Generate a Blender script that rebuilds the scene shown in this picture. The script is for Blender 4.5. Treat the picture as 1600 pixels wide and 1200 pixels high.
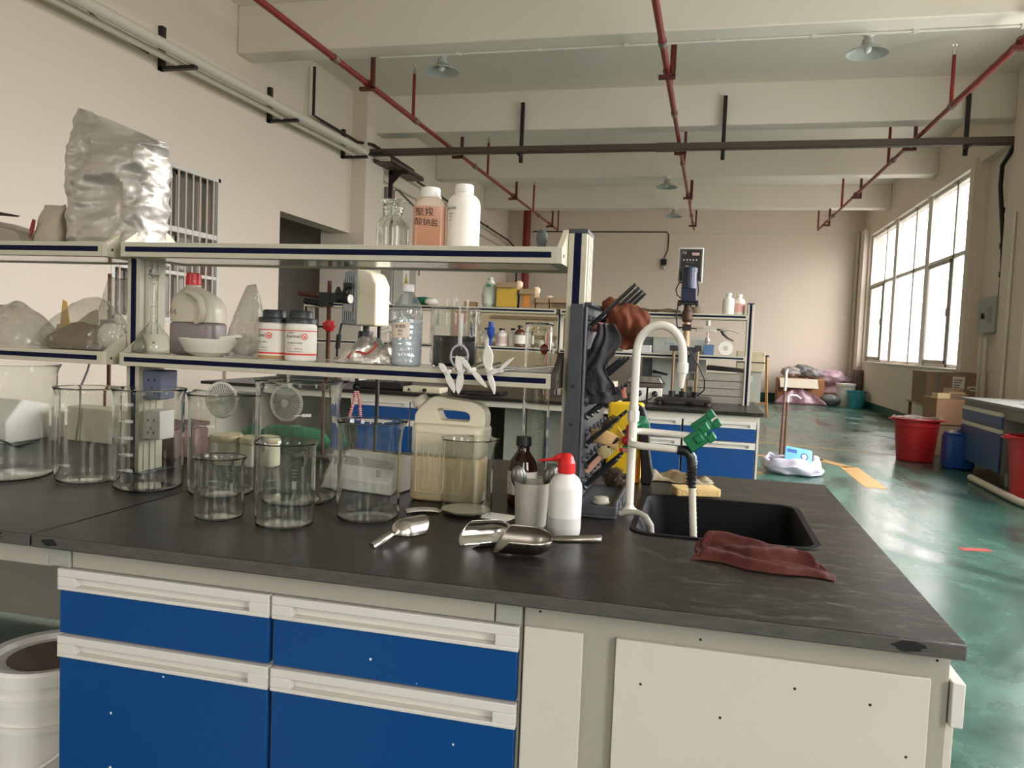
import bpy, bmesh, math, random
from math import pi, sin, cos, radians, sqrt
from mathutils import Vector, Matrix, noise, Euler

for o in list(bpy.data.objects): bpy.data.objects.remove(o)
SC = bpy.context.scene
COL = SC.collection
random.seed(7)

# ---------------------------------------------------------------- camera
YAW, PITCH, ROLL = 0.237784, 0.056418, 0.040257
cam = bpy.data.objects.new('camera', bpy.data.cameras.new('camera'))
COL.objects.link(cam)
fw = Vector((-sin(YAW)*cos(PITCH), cos(YAW)*cos(PITCH), -sin(PITCH)))
rt = Vector((cos(YAW), sin(YAW), 0)); up = rt.cross(fw)
r2 = rt*cos(ROLL)+up*sin(ROLL); u2 = -rt*sin(ROLL)+up*cos(ROLL)
cam.matrix_world = Matrix(((r2.x,u2.x,-fw.x,-0.4333),(r2.y,u2.y,-fw.y,-1.3540),(r2.z,u2.z,-fw.z,1.3055),(0,0,0,1)))
cam.data.sensor_fit = 'HORIZONTAL'; cam.data.sensor_width = 36.0
cam.data.lens = 1217.28*36.0/1600.0
cam.data.clip_start = 0.05; cam.data.clip_end = 200
SC.camera = cam

# ---------------------------------------------------------------- light and exposure
SC.view_settings.view_transform = 'Standard'
SC.view_settings.look = 'None'
SC.view_settings.gamma = 1.0
SC.view_settings.use_curve_mapping = False
SC.view_settings.exposure = -0.34
try:
    SC.cycles.max_bounces = 20; SC.cycles.transmission_bounces = 20
    SC.cycles.transparent_max_bounces = 24; SC.cycles.diffuse_bounces = 5; SC.cycles.glossy_bounces = 6
    SC.cycles.caustics_reflective = False; SC.cycles.caustics_refractive = True; SC.cycles.blur_glossy = 1.0
    SC.cycles.use_denoising = True
    SC.cycles.sample_clamp_indirect = 6.0
except Exception: pass
SKY = 22.5
w = bpy.data.worlds.new('overcast_sky'); SC.world = w; w.use_nodes = True
bg = w.node_tree.nodes['Background']
_N = w.node_tree.nodes; _L = w.node_tree.links
_tc = _N.new('ShaderNodeTexCoord'); _sx = _N.new('ShaderNodeSeparateXYZ'); _L.new(_tc.outputs['Generated'], _sx.inputs[0])
_cr = _N.new('ShaderNodeValToRGB')          # overcast: dim ground, brighter towards the upper sky
_mr = _N.new('ShaderNodeMapRange'); _mr.inputs[1].default_value = -1; _mr.inputs[2].default_value = 1; _L.new(_sx.outputs[2], _mr.inputs[0]); _L.new(_mr.outputs[0], _cr.inputs[0])
_e = _cr.color_ramp.elements
_e[0].position = .0; _e[0].color = (.30,.30,.29,1); _e[1].position = .66; _e[1].color = (1.35,1.30,1.36,1)
for _p,_c in ((.47,(.36,.355,.35,1)),(.51,(.62,.59,.60,1)),(.56,(.95,.905,.93,1))):
    _q=_e.new(_p); _q.color=_c
_L.new(_cr.outputs[0], bg.inputs[0]); bg.inputs[1].default_value = SKY

# ---------------------------------------------------------------- materials
def S(v): # srgb 0..255 triple to linear
    return tuple(((c/255)/12.92 if c/255 <= .04045 else ((c/255+.055)/1.055)**2.4) for c in v)
MATS = {}
def mat(name, col, rough=.5, metal=0.0, var=.06, scale=8, bump=0.0, bscale=40, coat=0, trans=0, ior=1.45, emit=None, spec=None, alpha=None, rvar=0, stretch=None, sss=0):
    if name in MATS: return MATS[name]
    m = bpy.data.materials.new(name); m.use_nodes = True
    nt = m.node_tree; N = nt.nodes; L = nt.links
    b = N['Principled BSDF']
    c = S(col)
    tc = N.new('ShaderNodeTexCoord')
    mp = N.new('ShaderNodeMapping')
    if stretch: mp.inputs['Scale'].default_value = stretch
    L.new(tc.outputs['Object'], mp.inputs['Vector'])
    nz = N.new('ShaderNodeTexNoise'); nz.inputs['Scale'].default_value = scale; nz.inputs['Detail'].default_value = 4
    L.new(mp.outputs[0], nz.inputs['Vector'])
    if var > 0:
        r = N.new('ShaderNodeMix'); r.data_type = 'RGBA'
        r.inputs[6].default_value = (c[0]*(1-var), c[1]*(1-var), c[2]*(1-var), 1)
        r.inputs[7].default_value = (min(1, c[0]*(1+var)), min(1, c[1]*(1+var)), min(1, c[2]*(1+var)), 1)
        L.new(nz.outputs[0], r.inputs[0]); L.new(r.outputs[2], b.inputs['Base Color'])
    else:
        b.inputs['Base Color'].default_value = (*c, 1)
    b.inputs['Roughness'].default_value = rough
    b.inputs['Metallic'].default_value = metal
    b.inputs['Coat Weight'].default_value = coat
    b.inputs['Coat Roughness'].default_value = .15
    b.inputs['Transmission Weight'].default_value = trans
    b.inputs['IOR'].default_value = ior
    if spec is not None: b.inputs['Specular IOR Level'].default_value = spec
    if sss: b.inputs['Subsurface Weight'].default_value = sss; b.inputs['Subsurface Radius'].default_value = (.02,.015,.01)
    if alpha is not None: b.inputs['Alpha'].default_value = alpha
    if emit: b.inputs['Emission Color'].default_value = (*S(emit[0]), 1); b.inputs['Emission Strength'].default_value = emit[1]
    if rvar:
        mr = N.new('ShaderNodeMapRange'); mr.inputs[3].default_value = max(0, rough-rvar); mr.inputs[4].default_value = rough+rvar
        L.new(nz.outputs[0], mr.inputs[0]); L.new(mr.outputs[0], b.inputs['Roughness'])
    if bump:
        n2 = N.new('ShaderNodeTexNoise'); n2.inputs['Scale'].default_value = bscale; n2.inputs['Detail'].default_value = 3
        L.new(mp.outputs[0], n2.inputs['Vector'])
        bp = N.new('ShaderNodeBump'); bp.inputs['Strength'].default_value = bump; bp.inputs['Distance'].default_value = .01
        L.new(n2.outputs[0], bp.inputs['Height']); L.new(bp.outputs[0], b.inputs['Normal'])
    MATS[name] = m
    return m
def thin(name, col, amount=.05, rough=.03, milky=0.0, milk=(200,200,195), bump=0, bscale=30):
    """thin clear sheet: lets light straight through and reflects by Fresnel; milky adds a diffuse share"""
    if name in MATS: return MATS[name]
    m = bpy.data.materials.new(name); m.use_nodes = True
    nt = m.node_tree; N = nt.nodes; L = nt.links
    N.remove(N['Principled BSDF']); out = N['Material Output']
    t = N.new('ShaderNodeBsdfTransparent'); t.inputs[0].default_value = (*S(col), 1)
    g = N.new('ShaderNodeBsdfGlossy'); g.inputs['Roughness'].default_value = rough
    fr = N.new('ShaderNodeLayerWeight')
    pw = N.new('ShaderNodeMath'); pw.operation = 'POWER'; pw.inputs[1].default_value = 5; L.new(fr.outputs['Facing'], pw.inputs[0])
    ad = N.new('ShaderNodeMath'); ad.operation = 'MULTIPLY_ADD'; ad.inputs[1].default_value = .9; ad.inputs[2].default_value = amount; ad.use_clamp = True
    L.new(pw.outputs[0], ad.inputs[0])
    mx = N.new('ShaderNodeMixShader'); L.new(ad.outputs[0], mx.inputs[0]); 
    first = t
    if milky:
        d = N.new('ShaderNodeBsdfDiffuse'); d.inputs[0].default_value = (*S(milk), 1)
        tl = N.new('ShaderNodeBsdfTranslucent'); tl.inputs[0].default_value = (*S(milk), 1)
        a = N.new('ShaderNodeMixShader'); a.inputs[0].default_value = .45; L.new(d.outputs[0], a.inputs[1]); L.new(tl.outputs[0], a.inputs[2])
        mm = N.new('ShaderNodeMixShader'); mm.inputs[0].default_value = milky
        tc = N.new('ShaderNodeTexCoord'); nz = N.new('ShaderNodeTexNoise'); nz.inputs['Scale'].default_value = 14
        L.new(tc.outputs['Object'], nz.inputs['Vector'])
        mr = N.new('ShaderNodeMapRange'); mr.inputs[1].default_value = .3; mr.inputs[2].default_value = .7
        mr.inputs[3].default_value = milky*.65; mr.inputs[4].default_value = min(1, milky*1.35)
        L.new(nz.outputs[0], mr.inputs[0]); L.new(mr.outputs[0], mm.inputs[0])
        L.new(t.outputs[0], mm.inputs[1]); L.new(a.outputs[0], mm.inputs[2]); first = mm
    if bump:
        tc2 = N.new('ShaderNodeTexCoord'); n2 = N.new('ShaderNodeTexNoise'); n2.inputs['Scale'].default_value = bscale; n2.inputs['Distortion'].default_value = 1.5
        L.new(tc2.outputs['Object'], n2.inputs['Vector'])
        bp = N.new('ShaderNodeBump'); bp.inputs['Strength'].default_value = bump; bp.inputs['Distance'].default_value = .02
        L.new(n2.outputs[0], bp.inputs['Height']); L.new(bp.outputs[0], g.inputs['Normal']); L.new(bp.outputs[0], fr.inputs['Normal'])
    L.new(first.outputs[0], mx.inputs[1]); L.new(g.outputs[0], mx.inputs[2]); L.new(mx.outputs[0], out.inputs[0])
    MATS[name] = m
    return m

# ---------------------------------------------------------------- mesh builder
class G:
    def __init__(s): s.v=[]; s.f=[]; s.m=[]; s.cur=0; s.M=None; s.sm=[]; s.smooth=True
    def _add(s, vs, fs, smooth=None):
        n=len(s.v)
        s.v += [tuple(s.M@Vector(p)) if s.M else tuple(p) for p in vs]
        s.f += [tuple(i+n for i in f) for f in fs]; s.m += [s.cur]*len(fs)
        s.sm += [s.smooth if smooth is None else smooth]*len(fs)
        return s
    def mat(s,i): s.cur=i; return s
    def box(s,x0,x1,y0,y1,z0,z1):
        return s._add([(x0,y0,z0),(x1,y0,z0),(x1,y1,z0),(x0,y1,z0),(x0,y0,z1),(x1,y0,z1),(x1,y1,z1),(x0,y1,z1)],
            [(0,3,2,1),(4,5,6,7),(0,1,5,4),(1,2,6,5),(2,3,7,6),(3,0,4,7)], False)
    def cbox(s,c,d): return s.box(c[0]-d[0]/2,c[0]+d[0]/2,c[1]-d[1]/2,c[1]+d[1]/2,c[2]-d[2]/2,c[2]+d[2]/2)
    def rbox(s,x0,x1,y0,y1,z0,z1,r,n=5,rz=.0,top=None):
        """box with rounded vertical edges (radius r) and softened top and bottom (rz)"""
        def ring(z,ins):
            rr=max(r-ins,.0005); pts=[]
            for k,(cx,cy,a0) in enumerate(((x1-r,y1-r,0),(x0+r,y1-r,pi/2),(x0+r,y0+r,pi),(x1-r,y0+r,1.5*pi))):
                for i in range(n+1):
                    a=a0+pi/2*i/n; pts.append((cx+rr*cos(a),cy+rr*sin(a),z))
            return pts
        R=[]
        if rz>0:
            for i in range(4):
                a=pi/2*(1-i/3); R.append(ring(z0+rz*(1-sin(a)),rz*(1-cos(a))))
            for i in range(4):
                a=pi/2*i/3; R.append(ring(z1-rz*(1-sin(a)),rz*(1-cos(a))))
        else: R=[ring(z0,0),ring(z1,0)]
        m=len(R[0]); vs=[p for q in R for p in q]; fs=[]
        for i in range(len(R)-1):
            for j in range(m): fs.append((i*m+j,i*m+(j+1)%m,(i+1)*m+(j+1)%m,(i+1)*m+j))
        fs.append(tuple(reversed(range(m)))); fs.append(tuple((len(R)-1)*m+j for j in range(m)))
        return s._add(vs,fs)
    def prism(s,poly,ax,a,b,smooth=False):
        """poly: 2-D outline in the two other axes (in xyz order); extruded along ax from a to b"""
        def p3(u,v,w_):
            return {'x':(w_,u,v),'y':(u,w_,v),'z':(u,v,w_)}[ax]
        n=len(poly); vs=[p3(u,v,a) for u,v in poly]+[p3(u,v,b) for u,v in poly]
        fs=[(i,(i+1)%n,n+(i+1)%n,n+i) for i in range(n)]
        s._add(vs,fs,smooth); k=len(s.v)-2*n
        s.f += [tuple(k+i for i in reversed(range(n))), tuple(k+n+i for i in range(n))]; s.m+=[s.cur]*2; s.sm+=[False]*2
        return s
    def tube(s,pts,r,n=10,cap=True,closed=False,flat=None):
        P=[Vector(p) for p in pts]; K=len(P)
        rs=r if isinstance(r,(list,tuple)) else [r]*K
        T=[]
        for i in range(K):
            if closed: t=P[(i+1)%K]-P[i-1]
            else: t=P[min(i+1,K-1)]-P[max(i-1,0)]
            T.append(t.normalized() if t.length>1e-9 else Vector((0,0,1)))
        a=Vector((0,0,1)) if abs(T[0].z)<.9 else Vector((1,0,0))
        u=T[0].cross(a).normalized(); vs=[]
        for i in range(K):
            if i: 
                q=T[i-1].rotation_difference(T[i]); u=(q@u); u=(u-T[i]*u.dot(T[i])).normalized()
            w_=T[i].cross(u)
            for j in range(n):
                an=2*pi*j/n; ff=flat or 1
                vs.append(P[i]+(u*cos(an)+w_*sin(an)*ff)*rs[i])
        fs=[]
        for i in range(K if closed else K-1):
            i2=(i+1)%K
            for j in range(n): fs.append((i*n+j,i*n+(j+1)%n,i2*n+(j+1)%n,i2*n+j))
        if cap and not closed: fs += [tuple(reversed(range(n))),tuple((K-1)*n+j for j in range(n))]
        return s._add(vs,fs)
    def cyl(s,p0,p1,r,n=16,r1=None): return s.tube([p0,p1],[r,r if r1 is None else r1],n)
    def lathe(s,prof,n=32,c=(0,0,0),fn=None,closed=False):
        """prof: (r,z) list; fn(r,z,a)->(r,z) bends the outline; long straight runs get support rings near their ends"""
        q=[]
        for i,(a,b) in enumerate(zip(prof,prof[1:])):
            q.append(a); d=math.hypot(b[0]-a[0],b[1]-a[1])
            if d>.02:
                for t in (.04,.96): q.append((a[0]+(b[0]-a[0])*t,a[1]+(b[1]-a[1])*t))
        q.append(prof[-1]); prof=q
        vs=[];fs=[];idx=[]
        for r,z in prof:
            if r<1e-6: idx.append([len(vs)]*n); vs.append((c[0],c[1],c[2]+z))
            else:
                row=[]
                for j in range(n):
                    a=2*pi*j/n; rr,zz=(fn(r,z,a) if fn else (r,z))
                    row.append(len(vs)); vs.append((c[0]+rr*cos(a),c[1]+rr*sin(a),c[2]+zz))
                idx.append(row)
        K=len(prof)
        for i in range(K if closed else K-1):
            A=idx[i];B=idx[(i+1)%K]
            for j in range(n):
                q=[A[j],A[(j+1)%n],B[(j+1)%n],B[j]]
                t=[]
                for k in q:
                    if k not in t: t.append(k)
                if len(t)>2: fs.append(tuple(t))
        return s._add(vs,fs)
    def grid(s,nx,ny,fn):
        vs=[fn(i/nx,j/ny) for j in range(ny+1) for i in range(nx+1)]
        fs=[(j*(nx+1)+i,j*(nx+1)+i+1,(j+1)*(nx+1)+i+1,(j+1)*(nx+1)+i) for j in range(ny) for i in range(nx)]
        return s._add(vs,fs)
    def ball(s,c,r,n=16,m=10,sc=(1,1,1),fn=None):
        vs=[];fs=[]
        for i in range(m+1):
            th=pi*i/m
            for j in range(n):
                ph=2*pi*j/n; d=Vector((sin(th)*cos(ph),sin(th)*sin(ph),cos(th))); k=fn(d) if fn else 1
                vs.append((c[0]+d.x*r*sc[0]*k,c[1]+d.y*r*sc[1]*k,c[2]+d.z*r*sc[2]*k))
        for i in range(m):
            for j in range(n): fs.append((i*n+j,(i+1)*n+j,(i+1)*n+(j+1)%n,i*n+(j+1)%n))
        return s._add(vs,fs)

def obj(name, g, mats, parent=None, loc=None, rot=None, bevel=0, solid=0, sub=0, seg=2, kind=None, label=None, weld=False):
    me = bpy.data.meshes.new(name)
    me.from_pydata(g.v, [], g.f)
    if not isinstance(mats,(list,tuple)): mats=[mats]
    for m in mats: me.materials.append(m)
    me.polygons.foreach_set('material_index', g.m)
    me.polygons.foreach_set('use_smooth', g.sm)
    bm = bmesh.new(); bm.from_mesh(me)
    if weld: bmesh.ops.remove_doubles(bm, verts=bm.verts, dist=1e-5)
    bmesh.ops.recalc_face_normals(bm, faces=bm.faces); bm.to_mesh(me); bm.free()
    me.set_sharp_from_angle(angle=radians(48))
    me.update()
    o = bpy.data.objects.new(name, me); COL.objects.link(o)
    if parent: o.parent = parent
    if loc: o.location = loc
    if rot: o.rotation_euler = rot
    if solid:
        md=o.modifiers.new('s','SOLIDIFY'); md.thickness=solid; md.offset=0
    if bevel:
        md=o.modifiers.new('b','BEVEL'); md.width=bevel; md.segments=seg; md.limit_method='ANGLE'; md.angle_limit=radians(40); md.harden_normals=False
    if sub:
        md=o.modifiers.new('u','SUBSURF'); md.levels=sub; md.render_levels=sub
    if kind: o['kind']=kind
    if label: o['label']=label
    return o
def tag(o,label,cat,group=None,kind=None):
    o['label']=label; o['category']=cat
    if group: o['group']=group
    if kind: o['kind']=kind
    return o
def thing(name,label,cat,loc=(0,0,0),rz=0,group=None,rot=None):
    o=bpy.data.objects.new(name,None); COL.objects.link(o); o.empty_display_size=.05
    o.location=loc; o.rotation_euler=rot or (0,0,rz)
    return tag(o,label,cat,group)
def struct(name,g,m,**k): return obj(name,g,m,kind='structure',**k)
def dup(root,loc=None,rz=None,label=None,group=None,rot=None):
    def cp(o,par):
        c=o.copy(); COL.objects.link(c); c.parent=par
        for ch in [x for x in bpy.data.objects if x.parent==o]: cp(ch,c)
        return c
    r=cp(root,None)
    if loc: r.location=loc
    if rz is not None: r.rotation_euler=(0,0,rz)
    if rot: r.rotation_euler=rot
    if label: r['label']=label
    if group: r['group']=group
    return r
def textmesh(body,size,depth=.0004,bend=None,ax='c'):
    """lettering as verts and faces in x (right) and z (up), facing -y; bend = radius wraps it round a cylinder axis z"""
    cu=bpy.data.curves.new('t','FONT'); cu.body=body; cu.size=size; cu.align_x='CENTER'; cu.align_y='CENTER'; cu.resolution_u=2
    ob=bpy.data.objects.new('t',cu); COL.objects.link(ob)
    dg=bpy.context.evaluated_depsgraph_get(); me=bpy.data.meshes.new_from_object(ob.evaluated_get(dg))
    V=[tuple(v.co) for v in me.vertices]; F=[tuple(p.vertices) for p in me.polygons]
    bpy.data.objects.remove(ob); bpy.data.curves.remove(cu); bpy.data.meshes.remove(me)
    out=[]
    for x,y,z in V: out.append((x,-depth,y))
    return out,F
def lettering(g,body,size,c,R=None,phi=-pi/2,mirror=False,rot=0):
    """adds lettering to mesh g. flat: centre c, facing -y. R: on a cylinder of radius R about c at angle phi"""
    V,F=textmesh(body,size)
    o=[]
    for x,y,z in V:
        if rot: x,z=x*cos(rot)-z*sin(rot),x*sin(rot)+z*cos(rot)
        if mirror: x=-x
        if R: a=phi+x/R; o.append((c[0]+R*cos(a),c[1]+R*sin(a),c[2]+z))
        else: o.append((c[0]+x,c[1]+y,c[2]+z))
    g._add(o,F,False)
    return g
def on_y(g,name_mats): pass

# shared materials
M_WALL = mat('painted_wall',(224,211,196),.75,var=.03,scale=.7,bump=.08,bscale=60)
M_CEIL = mat('painted_ceiling',(234,226,214),.8,var=.03,scale=.8)
M_PIL  = M_WALL
M_GREY = mat('grey_green_steel',(158,158,146),.45,var=.03)
M_CREAM= mat('cream_powder_coat',(190,183,163),.45,var=.03)
M_LITE = mat('light_grey_panel',(204,198,184),.5,var=.02)
M_NAVY = mat('navy_strip',(6,14,46),.6,var=.1,spec=.15)
M_WHITEP= mat('white_plastic',(226,222,214),.4,var=.04,scale=20)
M_WHITE = mat('white_paint',(214,209,201),.5,var=.03)
M_BLACK = mat('black_plastic',(22,22,22),.4,var=.15)
M_DKMET = mat('dark_painted_metal',(38,30,28),.5,var=.2,scale=20)
M_BROWNM= mat('brown_painted_steel',(84,70,60),.5,var=.15,scale=12)
M_REDP  = mat('red_pipe_paint',(128,38,32),.45,var=.18,scale=6)
M_REDB  = mat('dark_red_bracket',(92,38,32),.5,var=.2,scale=10)
M_STEEL = mat('brushed_steel',(190,186,178),.24,1.0,var=.12,scale=30,rvar=.1)
M_CHROME= mat('chrome',(210,208,204),.12,1.0,var=.03)
M_RUST  = mat('rusty_iron',(92,54,38),.75,.2,var=.45,scale=60,bump=.3)
M_GLASS = mat('lab_glass',(248,250,247),.0,trans=1,ior=1.38,var=0)
M_GREYGL= mat('grey_shelf_panel',(168,168,156),.12,var=.05,coat=.6)
M_RAIL = mat('grey_rail',(166,160,147),.5,var=.03)
M_MARK  = mat('white_enamel',(235,235,232),.5,var=0)
M_INK   = mat('black_ink',(28,24,22),.7,var=0)
M_CARD  = mat('cardboard',(150,122,92),.85,var=.1,scale=14)
M_PAPER = mat('paper',(222,216,204),.8,var=.04)
M_RED   = mat('red_plastic',(196,30,30),.32,var=.06)
M_GREEN = mat('green_plastic',(10,110,66),.35,var=.1)
M_DGREY = mat('dark_grey_plastic',(62,64,68),.42,var=.1,scale=6)
M_PANE  = thin('window_pane',(250,252,250),.02)
M_PANED = thin('dimming_window_pane',(214,213,210),.02)  # grey tint added to cut the daylight coming through the far window
M_BAG   = thin('clear_film',(240,240,236),.05,.10,milky=.13,milk=(214,210,202),bump=.5,bscale=22)
M_BAGM  = thin('milky_film',(230,228,222),.05,.18,milky=.36,milk=(205,200,190),bump=.5,bscale=26)
# ================================================================ ROOM
XL, XR, YN, YF, ZC = -6.0, 3.5, -5.0, 20.6, 5.13
# floor: green epoxy, worn, with yellow lines as thin painted strips
def floor_mat():
    m=mat('green_epoxy_floor',(56,112,94),.3,var=.16,scale=.9,rvar=.0)
    nt=m.node_tree;N=nt.nodes;L=nt.links;b=N['Principled BSDF']
    tc=N.new('ShaderNodeTexCoord'); mp=N.new('ShaderNodeMapping'); mp.inputs['Scale'].default_value=(1,.45,1); mp.inputs['Rotation'].default_value=(0,0,.5)
    L.new(tc.outputs['Object'],mp.inputs[0])
    n1=N.new('ShaderNodeTexNoise'); n1.inputs['Scale'].default_value=1.1; n1.inputs['Detail'].default_value=8; n1.inputs['Roughness'].default_value=.62; n1.inputs['Distortion'].default_value=.8
    L.new(mp.outputs[0],n1.inputs['Vector'])
    cr=N.new('ShaderNodeValToRGB'); e=cr.color_ramp.elements
    e[0].position=.32; e[0].color=(*S((34,50,50)),1); e[1].position=.69; e[1].color=(*S((78,120,104)),1)
    k=cr.color_ramp.elements.new(.5); k.color=(*S((54,90,78)),1)
    L.new(n1.outputs[0],cr.inputs[0])
    # dark scuffs
    n2=N.new('ShaderNodeTexNoise'); n2.inputs['Scale'].default_value=9; n2.inputs['Detail'].default_value=8; n2.inputs['Roughness'].default_value=.7
    L.new(mp.outputs[0],n2.inputs['Vector'])
    c2=N.new('ShaderNodeValToRGB'); c2.color_ramp.elements[0].position=.52; c2.color_ramp.elements[1].position=.68
    L.new(n2.outputs[0],c2.inputs[0])
    mx=N.new('ShaderNodeMix'); mx.data_type='RGBA'; mx.inputs[7].default_value=(*S((60,84,80)),1)
    mm=N.new('ShaderNodeMath'); mm.operation='MULTIPLY'; mm.inputs[1].default_value=.6; L.new(c2.outputs[0],mm.inputs[0])
    L.new(mm.outputs[0],mx.inputs[0]); L.new(cr.outputs[0],mx.inputs[6])
    n4=N.new('ShaderNodeTexNoise'); n4.inputs['Scale'].default_value=7; n4.inputs['Detail'].default_value=12; n4.inputs['Roughness'].default_value=.72; L.new(tc.outputs['Object'],n4.inputs['Vector'])
    m4=N.new('ShaderNodeMapRange'); m4.inputs[1].default_value=.35; m4.inputs[2].default_value=.65; m4.inputs[3].default_value=.80; m4.inputs[4].default_value=1.22; L.new(n4.outputs[0],m4.inputs[0])
    v4=N.new('ShaderNodeVectorMath'); v4.operation='SCALE'; L.new(mx.outputs[2],v4.inputs[0]); L.new(m4.outputs[0],v4.inputs['Scale']); L.new(v4.outputs[0],b.inputs['Base Color'])
    mr=N.new('ShaderNodeMapRange'); mr.inputs[1].default_value=.3; mr.inputs[2].default_value=.7; mr.inputs[3].default_value=.08; mr.inputs[4].default_value=.42; L.new(n1.outputs[0],mr.inputs[0]); L.new(mr.outputs[0],b.inputs['Roughness'])
    n3=N.new('ShaderNodeTexNoise'); n3.inputs['Scale'].default_value=2.2; n3.inputs['Detail'].default_value=3; L.new(tc.outputs['Object'],n3.inputs['Vector'])
    bp=N.new('ShaderNodeBump'); bp.inputs['Strength'].default_value=.12; bp.inputs['Distance'].default_value=.03; L.new(n3.outputs[0],bp.inputs['Height']); L.new(bp.outputs[0],b.inputs['Normal'])
    b.inputs['Specular IOR Level'].default_value=.55
    return m
struct('floor',G().box(-8.6,XR+.3,YN-.3,YF+.3,-.12,0),floor_mat())
struct('ceiling',G().box(-8.6,XR+.3,YN-.3,YF+.3,ZC,ZC+.15),M_CEIL)
M_LINE=mat('worn_yellow_floor_paint',(196,150,84),.4,var=.2,scale=5)
M_LINER=mat('worn_red_floor_paint',(170,52,48),.5,var=.3,scale=12)
def strip(a,b,wd,m,lab,z=.002):
    a=Vector((*a,0));b=Vector((*b,0));d=(b-a).normalized();n=Vector((-d.y,d.x,0))*wd/2
    g=G(); P=[a+n,a-n,b-n,b+n]; vs=[(p.x,p.y,0) for p in P]+[(p.x,p.y,z) for p in P]
    g._add(vs,[(0,1,2,3),(4,7,6,5),(0,4,5,1),(1,5,6,2),(2,6,7,3),(3,7,4,0)],False)
    return g
g=strip((-.6,8.72),(1.06,8.72),.14,M_LINE,''); g2=strip((1.0,8.75),(1.28,8.2),.14,M_LINE,''); g3=strip((1.27,8.25),(1.29,6.85),.2,M_LINE,'')
for q in (g2,g3): g._add(q.v,q.f,False)
struct('trim_1',g,M_LINE)
struct('trim_2',strip((-.6,10.45),(2.1,9.72),.06,M_LINE,''),M_LINE)
struct('trim_3',strip((-.5,7.3),(.25,7.3),.12,M_LINE,''),M_LINE)
struct('trim_4',strip((.62,5.02),(.8,5.06),.09,M_LINER,''),M_LINER)
struct('trim_5',strip((1.35,4.5),(1.55,4.55),.07,M_LINER,''),M_LINER)

# window wall (x = 3.5), 0.3 thick
W0,W1=1.13,4.27
bays=[(12.2,19.9),(10.75,11.9),(-4.2,-2.2),(.4,4.0),(4.8,8.6)]
ys=sorted(bays)
g=G()
g.box(XR,XR+.3,YN,YF+.3,0,W0); g.box(XR,XR+.3,YN,YF+.3,W1,ZC)
prev=YN
for a,b in ys: g.box(XR,XR+.3,prev,a,W0,W1); prev=b
g.box(XR+.14,XR+.3,10.74,11.91,W0-.01,W1+.01)
g.box(XR,XR+.3,prev,YF+.3,W0,W1)
struct('wall_right',g,M_WALL)
# columns standing proud of the window wall
struct('trim_6',G().box(XR-.10,XR,9.55,10.30,0,ZC),M_WALL,bevel=.01)
struct('trim_7',G().box(XR-.06,XR,11.95,12.16,0,4.35),M_WALL)
struct('trim_8',G().box(XR-.12,XR,19.98,20.6,0,4.45),M_WALL)
M_BASE=mat('dark_green_skirting_paint',(16,78,58),.4,var=.12,scale=4)
struct('baseboard_right',G().box(XR-.012,XR,10.31,YF,0,.17).box(XR-.012,XR,YN,9.54,0,.17),M_BASE)
struct('baseboard_far',G().box(XL,XR,YF-.012,YF,0,.17),M_BASE)
M_FRAME=mat('white_aluminium_frame',(216,212,204),.4,var=.03)
M_SASH=mat('grey_aluminium_sash',(150,146,138),.4,.3,var=.05)
def window(n,y0,y1,units,sash=()):
    fr=G(); x=XR+.12; d=.05
    fr.box(x-.03,x+.03,y0,y1,W1-.06,W1); fr.box(x-.03,x+.03,y0,y1,W0,W0+.06)
    wd=(y1-y0)/units
    for k in range(units+1):
        yy=y0+wd*k; ww=.09 if k in (0,units) else .26
        a=yy-(0 if k==0 else (ww/2 if k<units else ww)); fr.box(x-.06,x+.05,a,a+ww,W0,W1)
    zt=W0+(W1-W0)*.60
    fr.box(x-.03,x+.03,y0,y1,zt-.035,zt+.035)
    for k in range(units):
        ym=y0+wd*(k+.42); fr.box(x-.03,x+.022,ym-.05,ym+.05,W0,W1)
    o=struct('window_%d'%n,fr,M_FRAME,bevel=.004)
    for k in range(units):
        a=y0+wd*k+.08; b=y0+wd*(k+1)-.08; m_=y0+wd*(k+.42)
        for (p,q) in ((a,m_-.03),(m_+.03,b)):
            obj('window_pane',G().box(x-.004,x+.004,p-.02,q+.02,W0+.05,zt-.02),M_PANED if n==1 else M_PANE,o)
            obj('window_pane',G().box(x-.004,x+.004,p-.02,q+.02,zt+.02,W1-.04),M_PANED if n==1 else M_PANE,o)
        if k in sash:
            s=G(); p,q=m_+.04,b
            s.box(x-.05,x-.02,p,q,W0+.06,W0+.12).box(x-.05,x-.02,p,q,zt-.09,zt-.03).box(x-.05,x-.02,p,p+.06,W0+.06,zt-.03).box(x-.05,x-.02,q-.06,q,W0+.06,zt-.03)
            so=obj('sliding_sash',s,M_SASH,o,bevel=.003)
            obj('latch',G().box(x-.07,x-.05,p+.015,p+.045,2.0,2.14),M_SASH,so,bevel=.004)
    # sill
    obj('window_sill',G().box(XR-.03,XR+.13,y0,y1,W0-.03,W0-.002),M_WHITE,o,bevel=.004)
    l=bpy.data.lights.new('window_daylight','AREA'); l.shape='RECTANGLE'; l.size=(y1-y0); l.size_y=(W1-W0)
    l.cycles.is_portal=True
    lo=bpy.data.objects.new('window_daylight',l); COL.objects.link(lo); lo.location=(XR+.29,(y0+y1)/2,(W0+W1)/2); lo.rotation_euler=(0,pi/2,0)
    lo.rotation_euler=Euler((pi/2,0,pi/2)); 
    return o
window(1,12.2,19.9,3,(0,2)); window(2,4.8,8.6,2,(0,)); window(3,.4,4.0,2,(1,)); window(4,-4.2,-2.2,1)

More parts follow.
